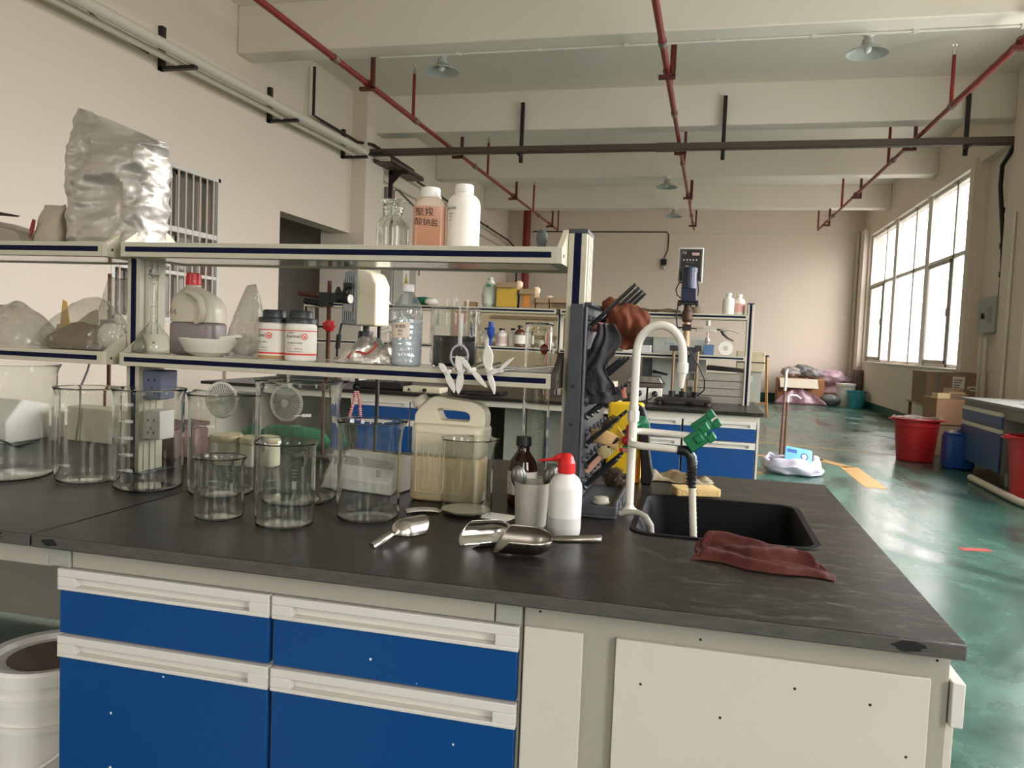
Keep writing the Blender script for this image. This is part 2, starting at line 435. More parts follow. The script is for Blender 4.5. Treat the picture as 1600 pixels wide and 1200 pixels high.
# wall behind the camera, with windows
g=G(); BW=[(-4.4,-3.5),(.7,1.6)]
g.box(-6.3,XR+.3,YN-.3,YN,0,1.4); g.box(-6.3,XR+.3,YN-.3,YN,3.2,ZC)
prev=-6.3
for a,b in BW: g.box(prev,a,YN-.3,YN,1.4,3.2); prev=b
g.box(prev,XR+.3,YN-.3,YN,1.4,3.2)
struct('wall_near',g,M_WALL)
for k,(a,b) in enumerate(BW):
    f=G(); y=YN-.15
    for x0,x1,z0,z1 in ((a,b,1.4,1.45),(a,b,3.15,3.2),(a,a+.05,1.4,3.2),(b-.05,b,1.4,3.2),((a+b)/2-.03,(a+b)/2+.03,1.4,3.2),(a,b,2.5,2.56)): f.box(x0,x1,y-.03,y+.03,z0,z1)
    o=struct('window_%d'%(5+k),f,M_FRAME)
    obj('window_pane',G().box(a+.02,b-.02,y-.004,y+.004,1.42,3.18),M_PANE,o)
    l=bpy.data.lights.new('window_daylight','AREA'); l.shape='RECTANGLE'; l.size=(b-a); l.size_y=1.8; l.cycles.is_portal=True
    lo=bpy.data.objects.new('window_daylight',l); COL.objects.link(lo); lo.location=((a+b)/2,YN-.29,2.3); lo.rotation_euler=(pi/2,0,0)

struct('wall_far',G().box(-6.3,XR+.3,YF,YF+.3,0,ZC),M_WALL)
# left wall: near part with barred window and an opening, then set-back part with pillar
g=G(); t=-6.3
wy0,wy1,wz0,wz1=5.05,6.77,1.35,3.04
oy0,oy1,oz=8.1,10.2,2.9
g.box(t,XL,YN,wy0,0,ZC); g.box(t,XL,wy0,wy1,0,wz0); g.box(t,XL,wy0,wy1,wz1,ZC); g.box(t,XL,wy1,oy0,0,ZC); g.box(t,XL,oy0,oy1,oz,ZC)
struct('wall_left',g,M_WALL)
g=G(); g.box(-6.3,-6.0,10.9,YF,0,ZC)
struct('wall_left_far',g,M_WALL)
struct('trim_9',G().box(-6.5,-5.75,10.2,10.9,0,ZC),M_WALL)
# dim corridor behind the opening
g=G(); g.box(-8.6,-8.5,YN-.3,YF,0,ZC); g.box(-8.5,-6.3,7.5,7.6,0,ZC); g.box(-8.5,-6.5,10.9,11.0,0,ZC)
struct('wall_corridor',g,mat('corridor_wall',(178,172,162),.8,var=.03))
# room behind barred window
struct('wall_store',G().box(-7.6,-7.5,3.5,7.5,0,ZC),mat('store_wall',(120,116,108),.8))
# barred window
fr=G(); x0=-6.05
fr.box(x0,x0+.06,wy0,wy1,wz0,wz0+.05).box(x0,x0+.06,wy0,wy1,wz1-.05,wz1).box(x0,x0+.06,wy0,wy0+.05,wz0,wz1).box(x0,x0+.06,wy1-.05,wy1,wz0,wz1)
fr.box(x0,x0+.05,wy0,wy1,2.32,2.38).box(x0,x0+.05,wy0,wy1,1.86,1.9)
o=struct('window_8',fr,M_FRAME,bevel=.004)
for k in range(13):
    y=wy0+.12+(wy1-wy0-.24)*k/12
    obj('window_bar',G().tube([(x0+.045,y,wz0+.03),(x0+.045,y,wz1-.03)],.012,8),mat('bar_paint',(206,186,168),.5),o)
obj('window_sash',G().box(-6.2,-6.17,wy0,wy1,2.25,2.31).box(-6.2,-6.17,wy0,wy1,wz1-.06,wz1).box(-6.2,-6.17,5.55,5.6,wz0,wz1).box(-6.2,-6.17,6.2,6.26,wz0,wz1).box(-6.2,-6.17,wy0,wy0+.06,wz0,wz1).box(-6.2,-6.17,wy1-.06,wy1,wz0,wz1),M_SASH,o)
obj('window_pane',G().box(-6.187,-6.183,wy0,wy1,wz0,wz1),M_PANE,o)

# ceiling beams across the hall
for k,(a,b,z) in enumerate(((7.05,7.37,4.57),(10.52,10.84,4.54),(14.17,14.47,4.57),(17.82,18.12,4.6),(3.4,3.72,4.57),(-.2,.12,4.57))):
    struct('trim_%d'%(10+k),G().box(-6.0,XR,a,b,z,ZC+.01),M_CEIL,bevel=.015)
# faint joint line on the far wall and cast column line on the right wall
struct('trim_20',G().box(-5.0,XR,YF-.006,YF,4.40,4.41),M_LITE)
# ================================================================ CEILING SERVICES
# sprinkler pipes, each with its own hangers and heads
def sprinkler(label,x0,x1,y0,y1,z,hangers,heads,r=.035,endbend=True):
    t=thing('sprinkler_pipe',label,'pipe',(x0,y0,z),group=None)
    X=lambda y:(x1-x0)*(y-y0)/(y1-y0)
    g=G(); g.tube([(0,0,0),(X(9),9-y0,0)],r,12); g.tube([(X(9),9-y0,0),(X(14.6),14.6-y0,0)],r*.85,12); g.tube([(X(14.6),14.6-y0,0),(X(y1),y1-y0,0)],r*.72,12)
    obj('pipe_run',g,M_REDP,t)
    for y in (3.5,6.6,9,11.8,14.6,17):
        obj('coupling',G().tube([(X(y),y-y0-.05,0),(X(y),y-y0+.05,0)],r*1.25,12),mat('grey_coupling',(130,122,112),.5,.4),t)
    for y in hangers:
        top=4.62-z if not (7.5<y<10.4) else ZC-z
        h=G(); h.box(X(y)+.05,X(y)+.09,y-y0-.03,y-y0+.03,-.06,top); h.box(X(y)-.09,X(y)+.09,y-y0-.03,y-y0+.03,-.085,-.045)
        h.tube([(X(y)+ (r+.008)*cos(a),y-y0,(r+.008)*sin(a)) for a in [pi*i/8 for i in range(-2,11)]],.006,6)
        obj('hanger',h,M_REDB,t)
    for y in heads:
        h=obj('riser',G().tube([(X(y),y-y0,0),(X(y),y-y0,.62)],.022,10),M_REDP,t)
        q=G(); q.tube([(X(y),y-y0,.6),(X(y),y-y0,.66)],.026,10); q.tube([(X(y),y-y0,.66),(X(y),y-y0,.72)],.01,8); q.lathe([(0,.72),(.03,.72),(.03,.728),(0,.728)],12,(X(y),y-y0,0))
        obj('sprinkler_head',q,M_CHROME,h)
    if endbend:
        obj('end_drop',G().tube([(X(y1),y1-y0,0),(X(y1),y1-y0,1.0)],.02,8),M_REDP,t)
    return t
sprinkler('long red sprinkler pipe nearest the left wall',-4.575,-4.37,-2,19.4,4.29,(3.45,7.42,10.86,14.5,18.3),(8.9,12.6,16.4))
sprinkler('red sprinkler pipe running along the middle of the ceiling',-1.09,-.81,-2,19.1,4.29,(3.45,7.42,10.86,14.5,18.1),(8.1,12.3,15.9),endbend=False)
sprinkler('red sprinkler pipe nearest the windows on the right',2.436,2.15,-2,19.1,4.29,(3.45,7.0,10.86,14.5,17.9),(9.05,12.1,16.0))
# cable tray across the hall
t=thing('cable_tray','long brown steel cable tray crossing the hall below the beams','cable tray',(0,10.38,4.2))
g=G(); g.box(-6.1,3.48,-.055,.055,-.045,-.04); g.box(-6.1,3.48,-.055,-.05,-.045,.045); g.box(-6.1,3.48,.05,.055,-.045,.045); g.box(-6.1,3.48,-.06,.06,.045,.05)
obj('trough',g,M_BROWNM,t)
obj('joint_sleeve',G().box(-1.25,-.95,-.062,.062,-.052,.056),M_BROWNM,t)
for x,zt,zb in ((-3.3,.74,-.17),(-.3,.74,-.17),(2.87,.66,-.17)):
    g=G(); g.box(x-.028,x+.028,.06,.1,zb,zt)
    g.box(x-.028,x+.028,-.09,.1,-.085,-.053)
    g.prism([(.08,-.09),(.08,-.17),(-.05,-.09)],'x',x-.008,x+.008)
    obj('tray_hanger',g,M_DKMET if x>-1 else M_DKMET,t,bevel=.003)
g=G(); g.box(-5.999,-5.96,-.12,-.06,-.02,.12); g.box(-6.06,-5.5,-.12,-.06,-.06,-.02)
obj('end_bracket',g,M_DKMET,t)
# branch tray along the left wall with its wall bracket
t=thing('cable_tray','short wide brown cable tray running along the left wall pillar','cable tray',(-5.58,10.45,4.10))
obj('trough',G().box(-.15,.15,0,1.5,-.03,-.02).box(-.15,-.14,0,1.5,-.03,.04).box(.14,.15,0,1.5,-.03,.04),M_BROWNM,t)
g=G(); g.box(-.15,-.09,.62,.68,-.62,-.03); g.box(-.15,.2,.62,.68,-.09,-.03); g.prism([(-.1,-.09),(.06,-.09),(-.1,-.26)],'y',.64,.66)
obj('wall_bracket',g,M_DKMET,t)
# white conduits on the left wall
def conduit(name,label,cat,pts,r,m,clips=(),group=None):
    p0=Vector(pts[0]); t=thing(name,label,cat,tuple(p0),group=group)
    obj('conduit_run',G().tube([Vector(p)-p0 for p in pts],r,10),m,t)
    for c in clips: obj('clip',G().cbox(Vector(c)-p0,(r*2.6,r*1.6,r*2.6)),m,t,bevel=.002)
    return t
M_COND=mat('aged_white_conduit',(206,200,184),.5,var=.06)
conduit('conduit','fat white cable conduit high on the left wall, upper one of the pair','conduit',[(-5.62,-4.9,3.85),(-5.62,4.2,3.99),(-5.62,9.9,4.09)],.055,M_COND)
conduit('conduit','thin white cable conduit high on the left wall, just below the fat one','conduit',[(-5.78,-4.9,3.83),(-5.78,4.2,3.955),(-5.78,10.1,4.06)],.035,M_COND)
for k,(y,z) in enumerate(((3.0,3.997),(5.7,4.04),(7.75,4.08),(9.85,4.115))):
    g=G(); g.box(-.01,.05,-.03,.03,-.12,.32); g.box(-.01,.43,-.03,.03,-.12,-.085)
    lab=['black wall bracket carrying the white conduits, close to the top left','black wall bracket under the white conduits above the silver foil bag','black wall bracket under the white conduits above the barred window','black wall bracket at the far end of the white conduits'][k]
    tag(obj('wall_bracket',g,M_DKMET,loc=(XL,y,z)),lab,'bracket','brackets of the wall conduits')
# dark cable pipe on left wall going along to the far end
pts=[(-5.9,8.75,5.0),(-5.9,8.75,4.34),(-5.9,9.0,4.33),(-5.88,10.15,4.32),(-5.68,10.3,4.31),(-5.66,12,4.28),(-5.8,12.6,4.2),(-5.8,19.6,4.05),(-5.78,20.3,3.95),(-5.72,20.45,3.8),(-5.72,20.45,2.1)]
conduit('cable_pipe','thin dark cable pipe running along the left wall to the far corner','pipe',pts,.022,M_DKMET,[(-5.68,11.3,4.29),(-5.8,14.5,4.16),(-5.8,17.5,4.1)])
conduit('thin_cable','thin sagging cable hanging from the left wall at the top','cable',[(-5.95,3.2,5.0)]+[(-5.93,3.2+.25*i,4.62-.62*sin(pi/2*i/9)) for i in range(10)],.008,M_BLACK)
conduit('conduit','white conduit strip on the left wall below the dark cable pipe','conduit',[(-5.96,11.2,3.98),(-5.96,20.4,3.86)],.02,M_COND)
g=G(); g.tube([(0,0,0),(0,0,-1.6)],.09,14)
tag(obj('drain_pipe',G().tube([(0,0,0),(0,0,1.15)],.06,14),mat('grey_pipe',(150,146,138),.5),loc=(-5.86,11.35,2.7)),'grey upright pipe on the left wall above the stoppered bottle','pipe')
conduit('thin_cable','thin cable loop on the left wall beside the grey upright pipe','cable',[(-5.97,11.9,2.5),(-5.97,11.9,3.9),(-5.97,12.1,3.95),(-5.97,13.2,3.75),(-5.97,13.3,3.6),(-5.97,13.3,2.5)],.01,M_DKMET)

# lamps under the beams, with surface conduits
M_SHADE=mat('enamel_lamp_shade',(168,172,168),.35,var=.04)
def lamp(loc,label,s=1):
    t=thing('ceiling_lamp',label,'lamp',loc,group='enamel lamps under the beams')
    g=G(); g.lathe([(0,.0),(.03,.0),(.03,-.06),(.055,-.07),(.06,-.12),(.1,-.15),(.2,-.2),(.205,-.215),(.2,-.21),(.1,-.16),(.055,-.13),(0,-.125)],28)
    obj('lamp_shade',g,M_SHADE,t)
    obj('socket',G().lathe([(0,0),(.06,0),(.06,-.03),(.03,-.05),(0,-.05)],16).tube([(-.05,0,-.015),(-.12,0,-.015)],.012,8),M_WHITEP,t)
    obj('bulb',G().ball((0,0,-.16),.04,14,8,(1,1,1.2)),mat('unlit_bulb',(220,220,215),.2),t)
    return t
lamp((-3.55,7.42,4.60),'white enamel ceiling lamp above the left red sprinkler pipe')
lamp((1.05,7.44,4.60),'large white enamel ceiling lamp nearest the windows')
lamp((-1.27,14.1,4.57),'small white enamel lamp on the middle beam, left of the centre pipe')
lamp((-1.27,17.75,4.6),'small white enamel lamp furthest down the hall')
for k,(x0,x1,y,z,lab) in enumerate(((-4.3,3.4,7.345,4.556,'thin white conduit along the nearest beam between the two large lamps'),(-5.9,-1.4,14.2,4.556,'thin white conduit along a middle beam leading to the small lamp'),(-5.9,-1.4,17.86,4.586,'thin white conduit along the furthest beam'))):
    t=thing('lamp_conduit',lab,'conduit',(x0,y,z),group='conduits on the beams')
    obj('conduit_run',G().tube([(0,0,0),(x1-x0,0,0)],.014,8),M_WHITEP,t)
    for q in range(1,8):
        xx=(x1-x0)*q/8; obj('clip',G().cbox((xx,0,0),(.05,.04,.04)),M_WHITEP,t)
tag(obj('smoke_detector',G().lathe([(0,0),(.06,0),(.055,-.03),(.03,-.05),(0,-.05)],20),M_WHITEP,loc=(-1.35,7.6,ZC)),'small white smoke detector on the ceiling beside the middle pipe','detector')
tag(obj('ceiling_vent_plate',G().box(-.06,.06,-.04,.04,-.01,0),M_DKMET,loc=(3.3,9.2,ZC)),'small dark plate on the ceiling near the right wall','plate')

# right wall: electrical box, conduit
t=thing('electrical_box','grey electrical box with open cover on the window wall','electrical box',(XR+.138,11.08,1.68))
obj('box_body',G().box(-.17,-.003,-.35,.25,0,.5),mat('grey_enamel_box',(142,146,138),.45,var=.04),t,bevel=.006)
lv=G()
for i in range(9): lv.box(-.174,-.17,-.22,-.06,.15+i*.025,.16+i*.025)
obj('louvre',lv,M_DGREY,t)
obj('cover_door',G().prism([(-.17,.25),(-.165,.262),(-.06,.62),(-.075,.62)],'z',0,.5),mat('grey_enamel_box',(142,146,138),.45),t,bevel=.004)
obj('lock',G().box(-.2,-.17,.1,.15,.2,.28),M_BLACK,t,bevel=.003)
conduit('conduit','black flexible conduit curving down the right wall into the grey electrical box','conduit',[(3.46,10.46,4.2),(3.47,10.60,4.12),(3.48,10.92,4.0),(3.52,11.06,3.75),(3.58,11.0,3.0),(3.59,10.95,2.5),(3.58,10.95,2.19)],.03,M_BLACK,[(3.56,11.02,3.4),(3.585,11.0,2.9),(3.59,10.96,2.5)])
for k,(y,x) in enumerate(((11.1,3.44),(10.93,3.44))):
    tag(obj('conduit',G().tube([(0,0,0),(0,0,1.6)],.035,10),M_COND,loc=(x,y,.005)),['white conduit dropping to the floor below the electrical box, nearer the window','white conduit dropping to the floor below the electrical box, further from the window'][k],'conduit')
tag(obj('conduit',G().tube([(0,0,0),(0,0,3.2)],.025,10),M_COND,loc=(3.37,10.0,.005)),'thin white conduit running up the pillar at the right edge','conduit')
# fire standpipe at far left
t=thing('standpipe','thick dark red fire standpipe in the far left corner','pipe',(-5.43,20.3,.02))
obj('pipe_run',G().tube([(0,0,0),(0,0,5.0)],.11,16),M_REDP,t)
obj('flange',G().tube([(0,0,1.2),(0,0,1.26)],.16,16),M_REDP,t)
# black plug box on far wall with cable
t=thing('wall_socket','small black socket box on the far wall with a plug below','socket',(-1.6,YF,3.55))
obj('socket_box',G().box(-.08,.08,-.06,0,-.02,.14),M_BLACK,t,bevel=.005)
obj('plug',G().box(-.05,.05,-.08,0,-.14,-.03),M_CHROME,t,bevel=.01)
conduit('thin_cable','thin dark cable along the far wall leading to the black socket','cable',[(-5.3,20.585,4.42),(-1.55,20.585,4.43),(-1.5,20.585,4.35),(-1.5,20.585,3.95),(-1.6,20.585,3.7)],.014,M_DKMET)
t=thing('light_switch','white switch plate on the far wall left of the windows','switch',(3.1,YF,2.2))
obj('plate',G().box(-.07,.07,-.02,0,-.07,.07),M_WHITEP,t,bevel=.004); obj('rocker',G().box(-.02,.02,-.03,-.02,-.04,.04),M_WHITE,t)
tag(obj('corner_pipe',G().tube([(0,0,0),(0,0,4.3)],.04,10),M_COND,loc=(3.33,20.5,.18)),'thin white pipe in the far right corner','pipe')
# electrical cabinet on left wall with warning sign
t=thing('electrical_cabinet','grey electrical cabinet with a yellow warning sign on the left wall','cabinet',(-5.99,11.3,1.55))
obj('cabinet_body',G().box(0,.28,0,1.15,0,1.05),M_GREY,t,bevel=.01)
obj('cabinet_door',G().box(.283,.30,.04,1.1,.03,1.02),M_GREY,t,bevel=.004)
s=G(); s.box(.30,.303,.45,.75,.25,.98); s.mat(1)
yc,zc=.6,.72
s._add([(.306,yc-.13,zc-.13),(.306,yc+.13,zc-.13),(.306,yc,zc+.16)],[(0,1,2)],False); s.mat(2)
s._add([(.307,yc-.105,zc-.112),(.307,yc+.105,zc-.112),(.307,yc,zc+.125)],[(0,1,2)],False); s.mat(1)
s._add([(.308,yc+.02,zc+.07),(.308,yc-.035,zc-.01),(.308,yc+.005,zc-.01),(.308,yc-.01,zc-.09),(.308,yc+.04,zc+.015),(.308,yc+.0,zc+.015)],[(0,1,2,3,4,5)],False)
s.m[-1]=3; s.m[-3]=3
obj('warning_sign',s,[M_PAPER,M_PAPER,mat('sign_yellow',(232,206,40),.5),M_INK],t)
tag(obj('small_wall_box',G().box(0,.1,0,.22,0,.22),M_WHITEP,loc=(-6+.004,11.25,2.45),bevel=.01),'small pale box on the left wall behind the overhead stirrer','box')
tag(obj('heater_pipe',G().tube([(-.09,0,.3),(0,0,.3),(.05,.25,.35),(.05,.4,.3),(.05,.4,-.3)],.04,10),M_COND,loc=(-5.9,11.3,1.05)),'white bent pipe on the left wall below the cabinet','pipe')
# ================================================================ ISLAND BENCHES
def worktop_mat():
    m=mat('black_resin_worktop',(31,28,25),.34,spec=.28,var=.08,scale=3)
    nt=m.node_tree;N=nt.nodes;L=nt.links;b=N['Principled BSDF']
    src=b.inputs['Base Color'].links[0].from_socket
    tc=N.new('ShaderNodeTexCoord'); mp=N.new('ShaderNodeMapping'); mp.inputs['Scale'].default_value=(3.5,11,3); mp.inputs['Rotation'].default_value=(0,0,.35)
    L.new(tc.outputs['Object'],mp.inputs[0])
    n=N.new('ShaderNodeTexNoise'); n.inputs['Scale'].default_value=3.2; n.inputs['Detail'].default_value=9; n.inputs['Roughness'].default_value=.75; n.inputs['Distortion'].default_value=1.2
    L.new(mp.outputs[0],n.inputs['Vector'])
    c=N.new('ShaderNodeValToRGB'); c.color_ramp.elements[0].position=.52; c.color_ramp.elements[1].position=.66
    L.new(n.outputs[0],c.inputs[0])
    # wear grows towards the sink end (x near 0)
    sp=N.new('ShaderNodeSeparateXYZ'); L.new(tc.outputs['Object'],sp.inputs[0])
    mr=N.new('ShaderNodeMapRange'); mr.inputs[1].default_value=-.9; mr.inputs[2].default_value=-.1; mr.inputs[3].default_value=.02; mr.inputs[4].default_value=.55; L.new(sp.outputs[0],mr.inputs[0])
    mu=N.new('ShaderNodeMath'); mu.operation='MULTIPLY'; L.new(c.outputs[0],mu.inputs[0]); L.new(mr.outputs[0],mu.inputs[1])
    mx=N.new('ShaderNodeMix'); mx.data_type='RGBA'; mx.inputs[7].default_value=(*S((128,120,110)),1)
    L.new(mu.outputs[0],mx.inputs[0]); L.new(src,mx.inputs[6]); L.new(mx.outputs[2],b.inputs['Base Color'])
    n5=N.new('ShaderNodeTexNoise'); n5.inputs['Scale'].default_value=5; n5.inputs['Detail'].default_value=6; L.new(tc.outputs['Object'],n5.inputs['Vector'])
    mr2=N.new('ShaderNodeMapRange'); mr2.inputs[3].default_value=.26; mr2.inputs[4].default_value=.42; L.new(n5.outputs[0],mr2.inputs[0]); L.new(mr2.outputs[0],b.inputs['Roughness'])
    return m
M_TOP=worktop_mat()
M_EDGE=mat('worn_worktop_edge',(76,74,69),.6,var=.55,scale=22,stretch=(1,1,4))
def slab(name,label,x0,x1,y0,y1,hole=None,z=.85,th=.026):
    """worktop slab; hole = (hx0,hx1,hy0,hy1,r) cut with rounded corners"""
    g=G()
    zt,zb=z,z-th
    if not hole: g.box(x0,x1,y0,y1,zb,zt)
    else:
        hx0,hx1,hy0,hy1,r=hole
        n=6
        inner=[]
        for cx,cy,a0 in ((hx1-r,hy1-r,0),(hx0+r,hy1-r,pi/2),(hx0+r,hy0+r,pi),(hx1-r,hy0+r,1.5*pi)):
            for i in range(n+1): a=a0+pi/2*i/n; inner.append((cx+r*cos(a),cy+r*sin(a)))
        m=len(inner); cen=((hx0+hx1)/2,(hy0+hy1)/2)
        outer=[]
        corners=[(x1,y1),(x0,y1),(x0,y0),(x1,y0)]
        for k in range(4):
            for i in range(n+1):
                p=inner[k*(n+1)+i]; cr=corners[k]
                if i<n/2: q=((x1,p[1]) if k==0 else (p[0],y1) if k==1 else (x0,p[1]) if k==2 else (p[0],y0))
                elif i==n/2: q=cr
                else: q=((p[0],y1) if k==0 else (x0,p[1]) if k==1 else (p[0],y0) if k==2 else (x1,p[1]))
                outer.append(q)
        vs=[(p[0],p[1],zt) for p in inner]+[(p[0],p[1],zt) for p in outer]+[(p[0],p[1],zb) for p in inner]+[(p[0],p[1],zb) for p in outer]
        fs=[]
        for i in range(m):
            j=(i+1)%m
            fs+=[(i,m+i,m+j,j),(2*m+i,2*m+j,3*m+j,3*m+i),(i,j,2*m+j,2*m+i),(m+i,3*m+i,3*m+j,m+j)]
        g._add(vs,fs,False)
    o=obj(name,g,[M_TOP,M_EDGE],bevel=.0025,seg=2)
    for p in o.data.polygons:
        if p.normal.y<-.9 and p.center.y<y0+.01: p.material_index=1
    return tag(o,label,'worktop')
slab('worktop','black laboratory worktop with the sink cut into it',-1.803,0,0,1.5,hole=(-.575,-.150,.535,1.035,.05))
slab('worktop','black laboratory worktop at the left edge, left of the seam',-3.9,-1.807,0,1.5)
# scuffs and stains on the front edges of the tops
M_CHIP=mat('grey_scuff',(112,108,100),.8,var=.3,scale=40); M_STAIN=mat('black_stain',(12,12,12),.5,var=.2)

# stains on the front edge
_rn=random.Random(4)
for par,x,z,r in ((0,-1.755,.838,.011),(0,-.085,.838,.013),(1,-1.90,.838,.014)):
    g=G(); g.prism([(x+r*1.9*cos(a)*_rn.uniform(.6,1.15),z+r*.85*sin(a)*_rn.uniform(.7,1.1)) for a in [2*pi*i/18 for i in range(18)]],'y',-.0008,.0004)
    obj('black_stain',g,M_STAIN,[o for o in bpy.data.objects if o.name.startswith('worktop')][par])
# sink basin (lip flush on the worktop)
t=thing('sink','black rectangular laboratory sink set into the worktop','sink',(-.3625,.785,.85))
M_SINK=mat('black_sink_resin',(10,10,11),.6,spec=.15,var=.15)
g=G()
def rr(x0,x1,y0,y1,r,z,n=6):
    return [(cx+r*cos(a0+pi/2*i/n),cy+r*sin(a0+pi/2*i/n),z) for cx,cy,a0 in ((x1-r,y1-r,0),(x0+r,y1-r,pi/2),(x0+r,y0+r,pi),(x1-r,y0+r,1.5*pi)) for i in range(n+1)]
hx,hy=.2125,.25
rings=[rr(-hx-.012,hx+.012,-hy-.012,hy+.012,.06,.0005),rr(-hx-.011,hx+.011,-hy-.011,hy+.011,.06,.004),rr(-hx+.004,hx-.004,-hy+.004,hy-.004,.05,.004),rr(-hx+.014,hx-.014,-hy+.014,hy-.014,.045,-.012),rr(-hx+.03,hx-.03,-hy+.03,hy-.03,.04,-.26),rr(-hx+.07,hx-.07,-hy+.07,hy-.07,.03,-.29)]
vs=[p for r_ in rings for p in r_]; m=len(rings[0]); fs=[(i*m+j,i*m+(j+1)%m,(i+1)*m+(j+1)%m,(i+1)*m+j) for i in range(len(rings)-1) for j in range(m)]+[tuple((len(rings)-1)*m+j for j in range(m))]
g._add(vs,fs)
obj('basin',g,M_SINK,t)
obj('drain',G().lathe([(0,-.284),(.035,-.284),(.04,-.289),(.04,-.2895)],20),M_STEEL,t)

# drawer cabinets
M_BLUE=mat('blue_laminate',(0,66,128),.38,var=.05,scale=3)
M_BLUE2=mat('dull_blue_laminate',(44,76,116),.42,var=.05)
def pull(g,x0,x1,z0,z1,y):
    """moulded recessed pull: frame and slanted recess, front face at y"""
    e=.045; zi0=z0+.008; zi1=z1-.018; d=.018
    g.box(x0,x1,y,y+.022,z1-.018,z1); g.box(x0,x1,y,y+.022,z0,zi0)
    g.box(x0,x0+e,y,y+.022,zi0,zi1); g.box(x1-e,x1,y,y+.022,zi0,zi1)
    n=len(g.v)
    g._add([(x0+e,y+.018,zi0),(x1-e,y+.018,zi0),(x1-e,y+.016,zi1),(x0+e,y+.016,zi1),(x0+e,y+.024,zi0),(x1-e,y+.024,zi0),(x1-e,y+.024,zi1),(x0+e,y+.024,zi1)],
      [(0,1,2,3),(4,7,6,5),(0,4,5,1),(1,5,6,2),(2,6,7,3),(3,7,4,0)],False)
def drawer_cab(label,x,y,wd,fronts,depth=.55,z0=.1,z1=.778,rz=0,blue=None,group=None,feet=True):
    """fronts: list of (zb,zt) of each drawer or door, columns of width wd each; origin at left front bottom"""
    t=thing('drawer_cabinet',label,'cabinet',(x,y,0),rz,group)
    obj('carcass',G().box(0,wd,.022,depth,z0,z1),M_LITE,t,bevel=.002)
    for k,(a,b) in enumerate(fronts):
        nm='drawer' if b-a<.3 else 'door'
        d=obj(nm,G().box(.004,wd-.004,.002,.02,a,b-.047),blue or M_BLUE,t,bevel=.0015)
        p=G(); pull(p,.002,wd-.002,b-.047,b,-.004)
        obj('pull',p,M_WHITE,d,bevel=.0015)
    if feet: 
        for fx in (.05,wd-.05):
            for fy in (.08,depth-.06): obj('foot',G().lathe([(0,0),(.025,0),(.025,.01),(.012,.015),(.012,z0),(0,z0)],12,(fx,fy,0)),M_BLACK,t)
    return t
c1=drawer_cab('blue fronted drawer cabinet under the bench at the left, beside the white bucket',-1.762,.03,.513,[(.632,.775),(.12,.615+.012)],group='blue cabinets of the near bench')
c2=drawer_cab('blue fronted drawer cabinet in the middle, beside the plain grey panels',-1.247,.03,.513,[(.632,.775),(.12,.615+.012)],group='blue cabinets of the near bench')
# paint chips on the blue fronts are small marks
# bench frame: rails, posts
t=thing('laboratory_bench','grey steel frame carrying the near island bench','bench',(0,0,0))
obj('front_rail',G().box(-3.9,-1.78,.03,.07,.775,.823).box(-1.725,-.785,.03,.07,.779,.823),M_RAIL,t,bevel=.002)
obj('upright',G().box(-1.785,-1.73,.028,.075,.778,.8235),M_GREY,t,bevel=.002)
obj('upright',G().box(-.782,-.733,.028,.075,.779,.8235),M_GREY,t,bevel=.002)
obj('back_rail',G().box(-3.9,-.74,1.43,1.47,.775,.823),M_GREY,t,bevel=.002)
obj('foot_panel',G().box(-3.9,-1.79,1.40,1.42,.02,.774),mat('mid_grey_panel',(150,144,132),.6),t)  # one even mid grey
# sink cabinet with plain end panels
t=thing('sink_cabinet','pale grey sink cabinet with plain removable panels at the bench end','cabinet',(-.73,.03,0))
obj('cabinet_frame',G().box(0,.72,.012,.06,.02,.8235).box(0,.72,1.38,1.44,.02,.8235).box(0,.02,.06,1.38,.02,.8235).box(.70,.72,.06,1.38,.02,.8235),mat('grey_cabinet_frame',(160,155,142),.5,var=.02),t,bevel=.0015)
obj('end_panel',G().box(.004,.113,0,.011,.06,.778),M_LITE,t,bevel=.0012)
obj('end_panel',G().box(.173,.69,0,.011,.06,.777),M_LITE,t,bevel=.0012)
obj('side_door',G().box(.722,.737,.03,.68,.06,.70),M_LITE,t,bevel=.001)
obj('side_door',G().box(.722,.737,.70,1.36,.06,.70),M_LITE,t,bevel=.001)
p=G(); p.box(.722,.742,.0,.68,.70,.775); obj('side_pull',p,M_WHITE,t,bevel=.002)
p=G(); p.box(.722,.742,.70,1.36,.70,.775); obj('side_pull',p,M_WHITE,t,bevel=.002)
s=G()
for x,z in ((.03,.805),(.70,.805),(.32,.79),(.22,.70),(.48,.73),(.60,.72),(.66,.64),(.36,.66)): s.cyl((x,-.0005 if z<.778 else .0115,z),(x,.0005 if z<.778 else .0125,z),.0025,8)
obj('screw_marks',s,M_BLACK,t)

# small chips on blue fronts and worktop edge marks: shallow flecks belonging to their fronts
rnd=random.Random(3)
def flecks(parent,n,x0,x1,z0,z1,y,m,s0=.0015,s1=.004,name='paint_chip'):
    g=G()
    for _ in range(n):
        x=rnd.uniform(x0,x1);z=rnd.uniform(z0,z1);r=rnd.uniform(s0,s1);k=rnd.uniform(.5,2)
        P=[(x+r*cos(a)*rnd.uniform(.6,1.2),z+r*k*sin(a)*rnd.uniform(.6,1.2)) for a in [2*pi*i/7 for i in range(7)]]
        g.prism(P,'y',y-.0004,y+.0006)
    obj(name,g,m,parent,label=None)
flecks(c1,9,.03,.48,.2,.70,.002,M_MARK); flecks(c2,7,.03,.48,.25,.70,.002,M_MARK)

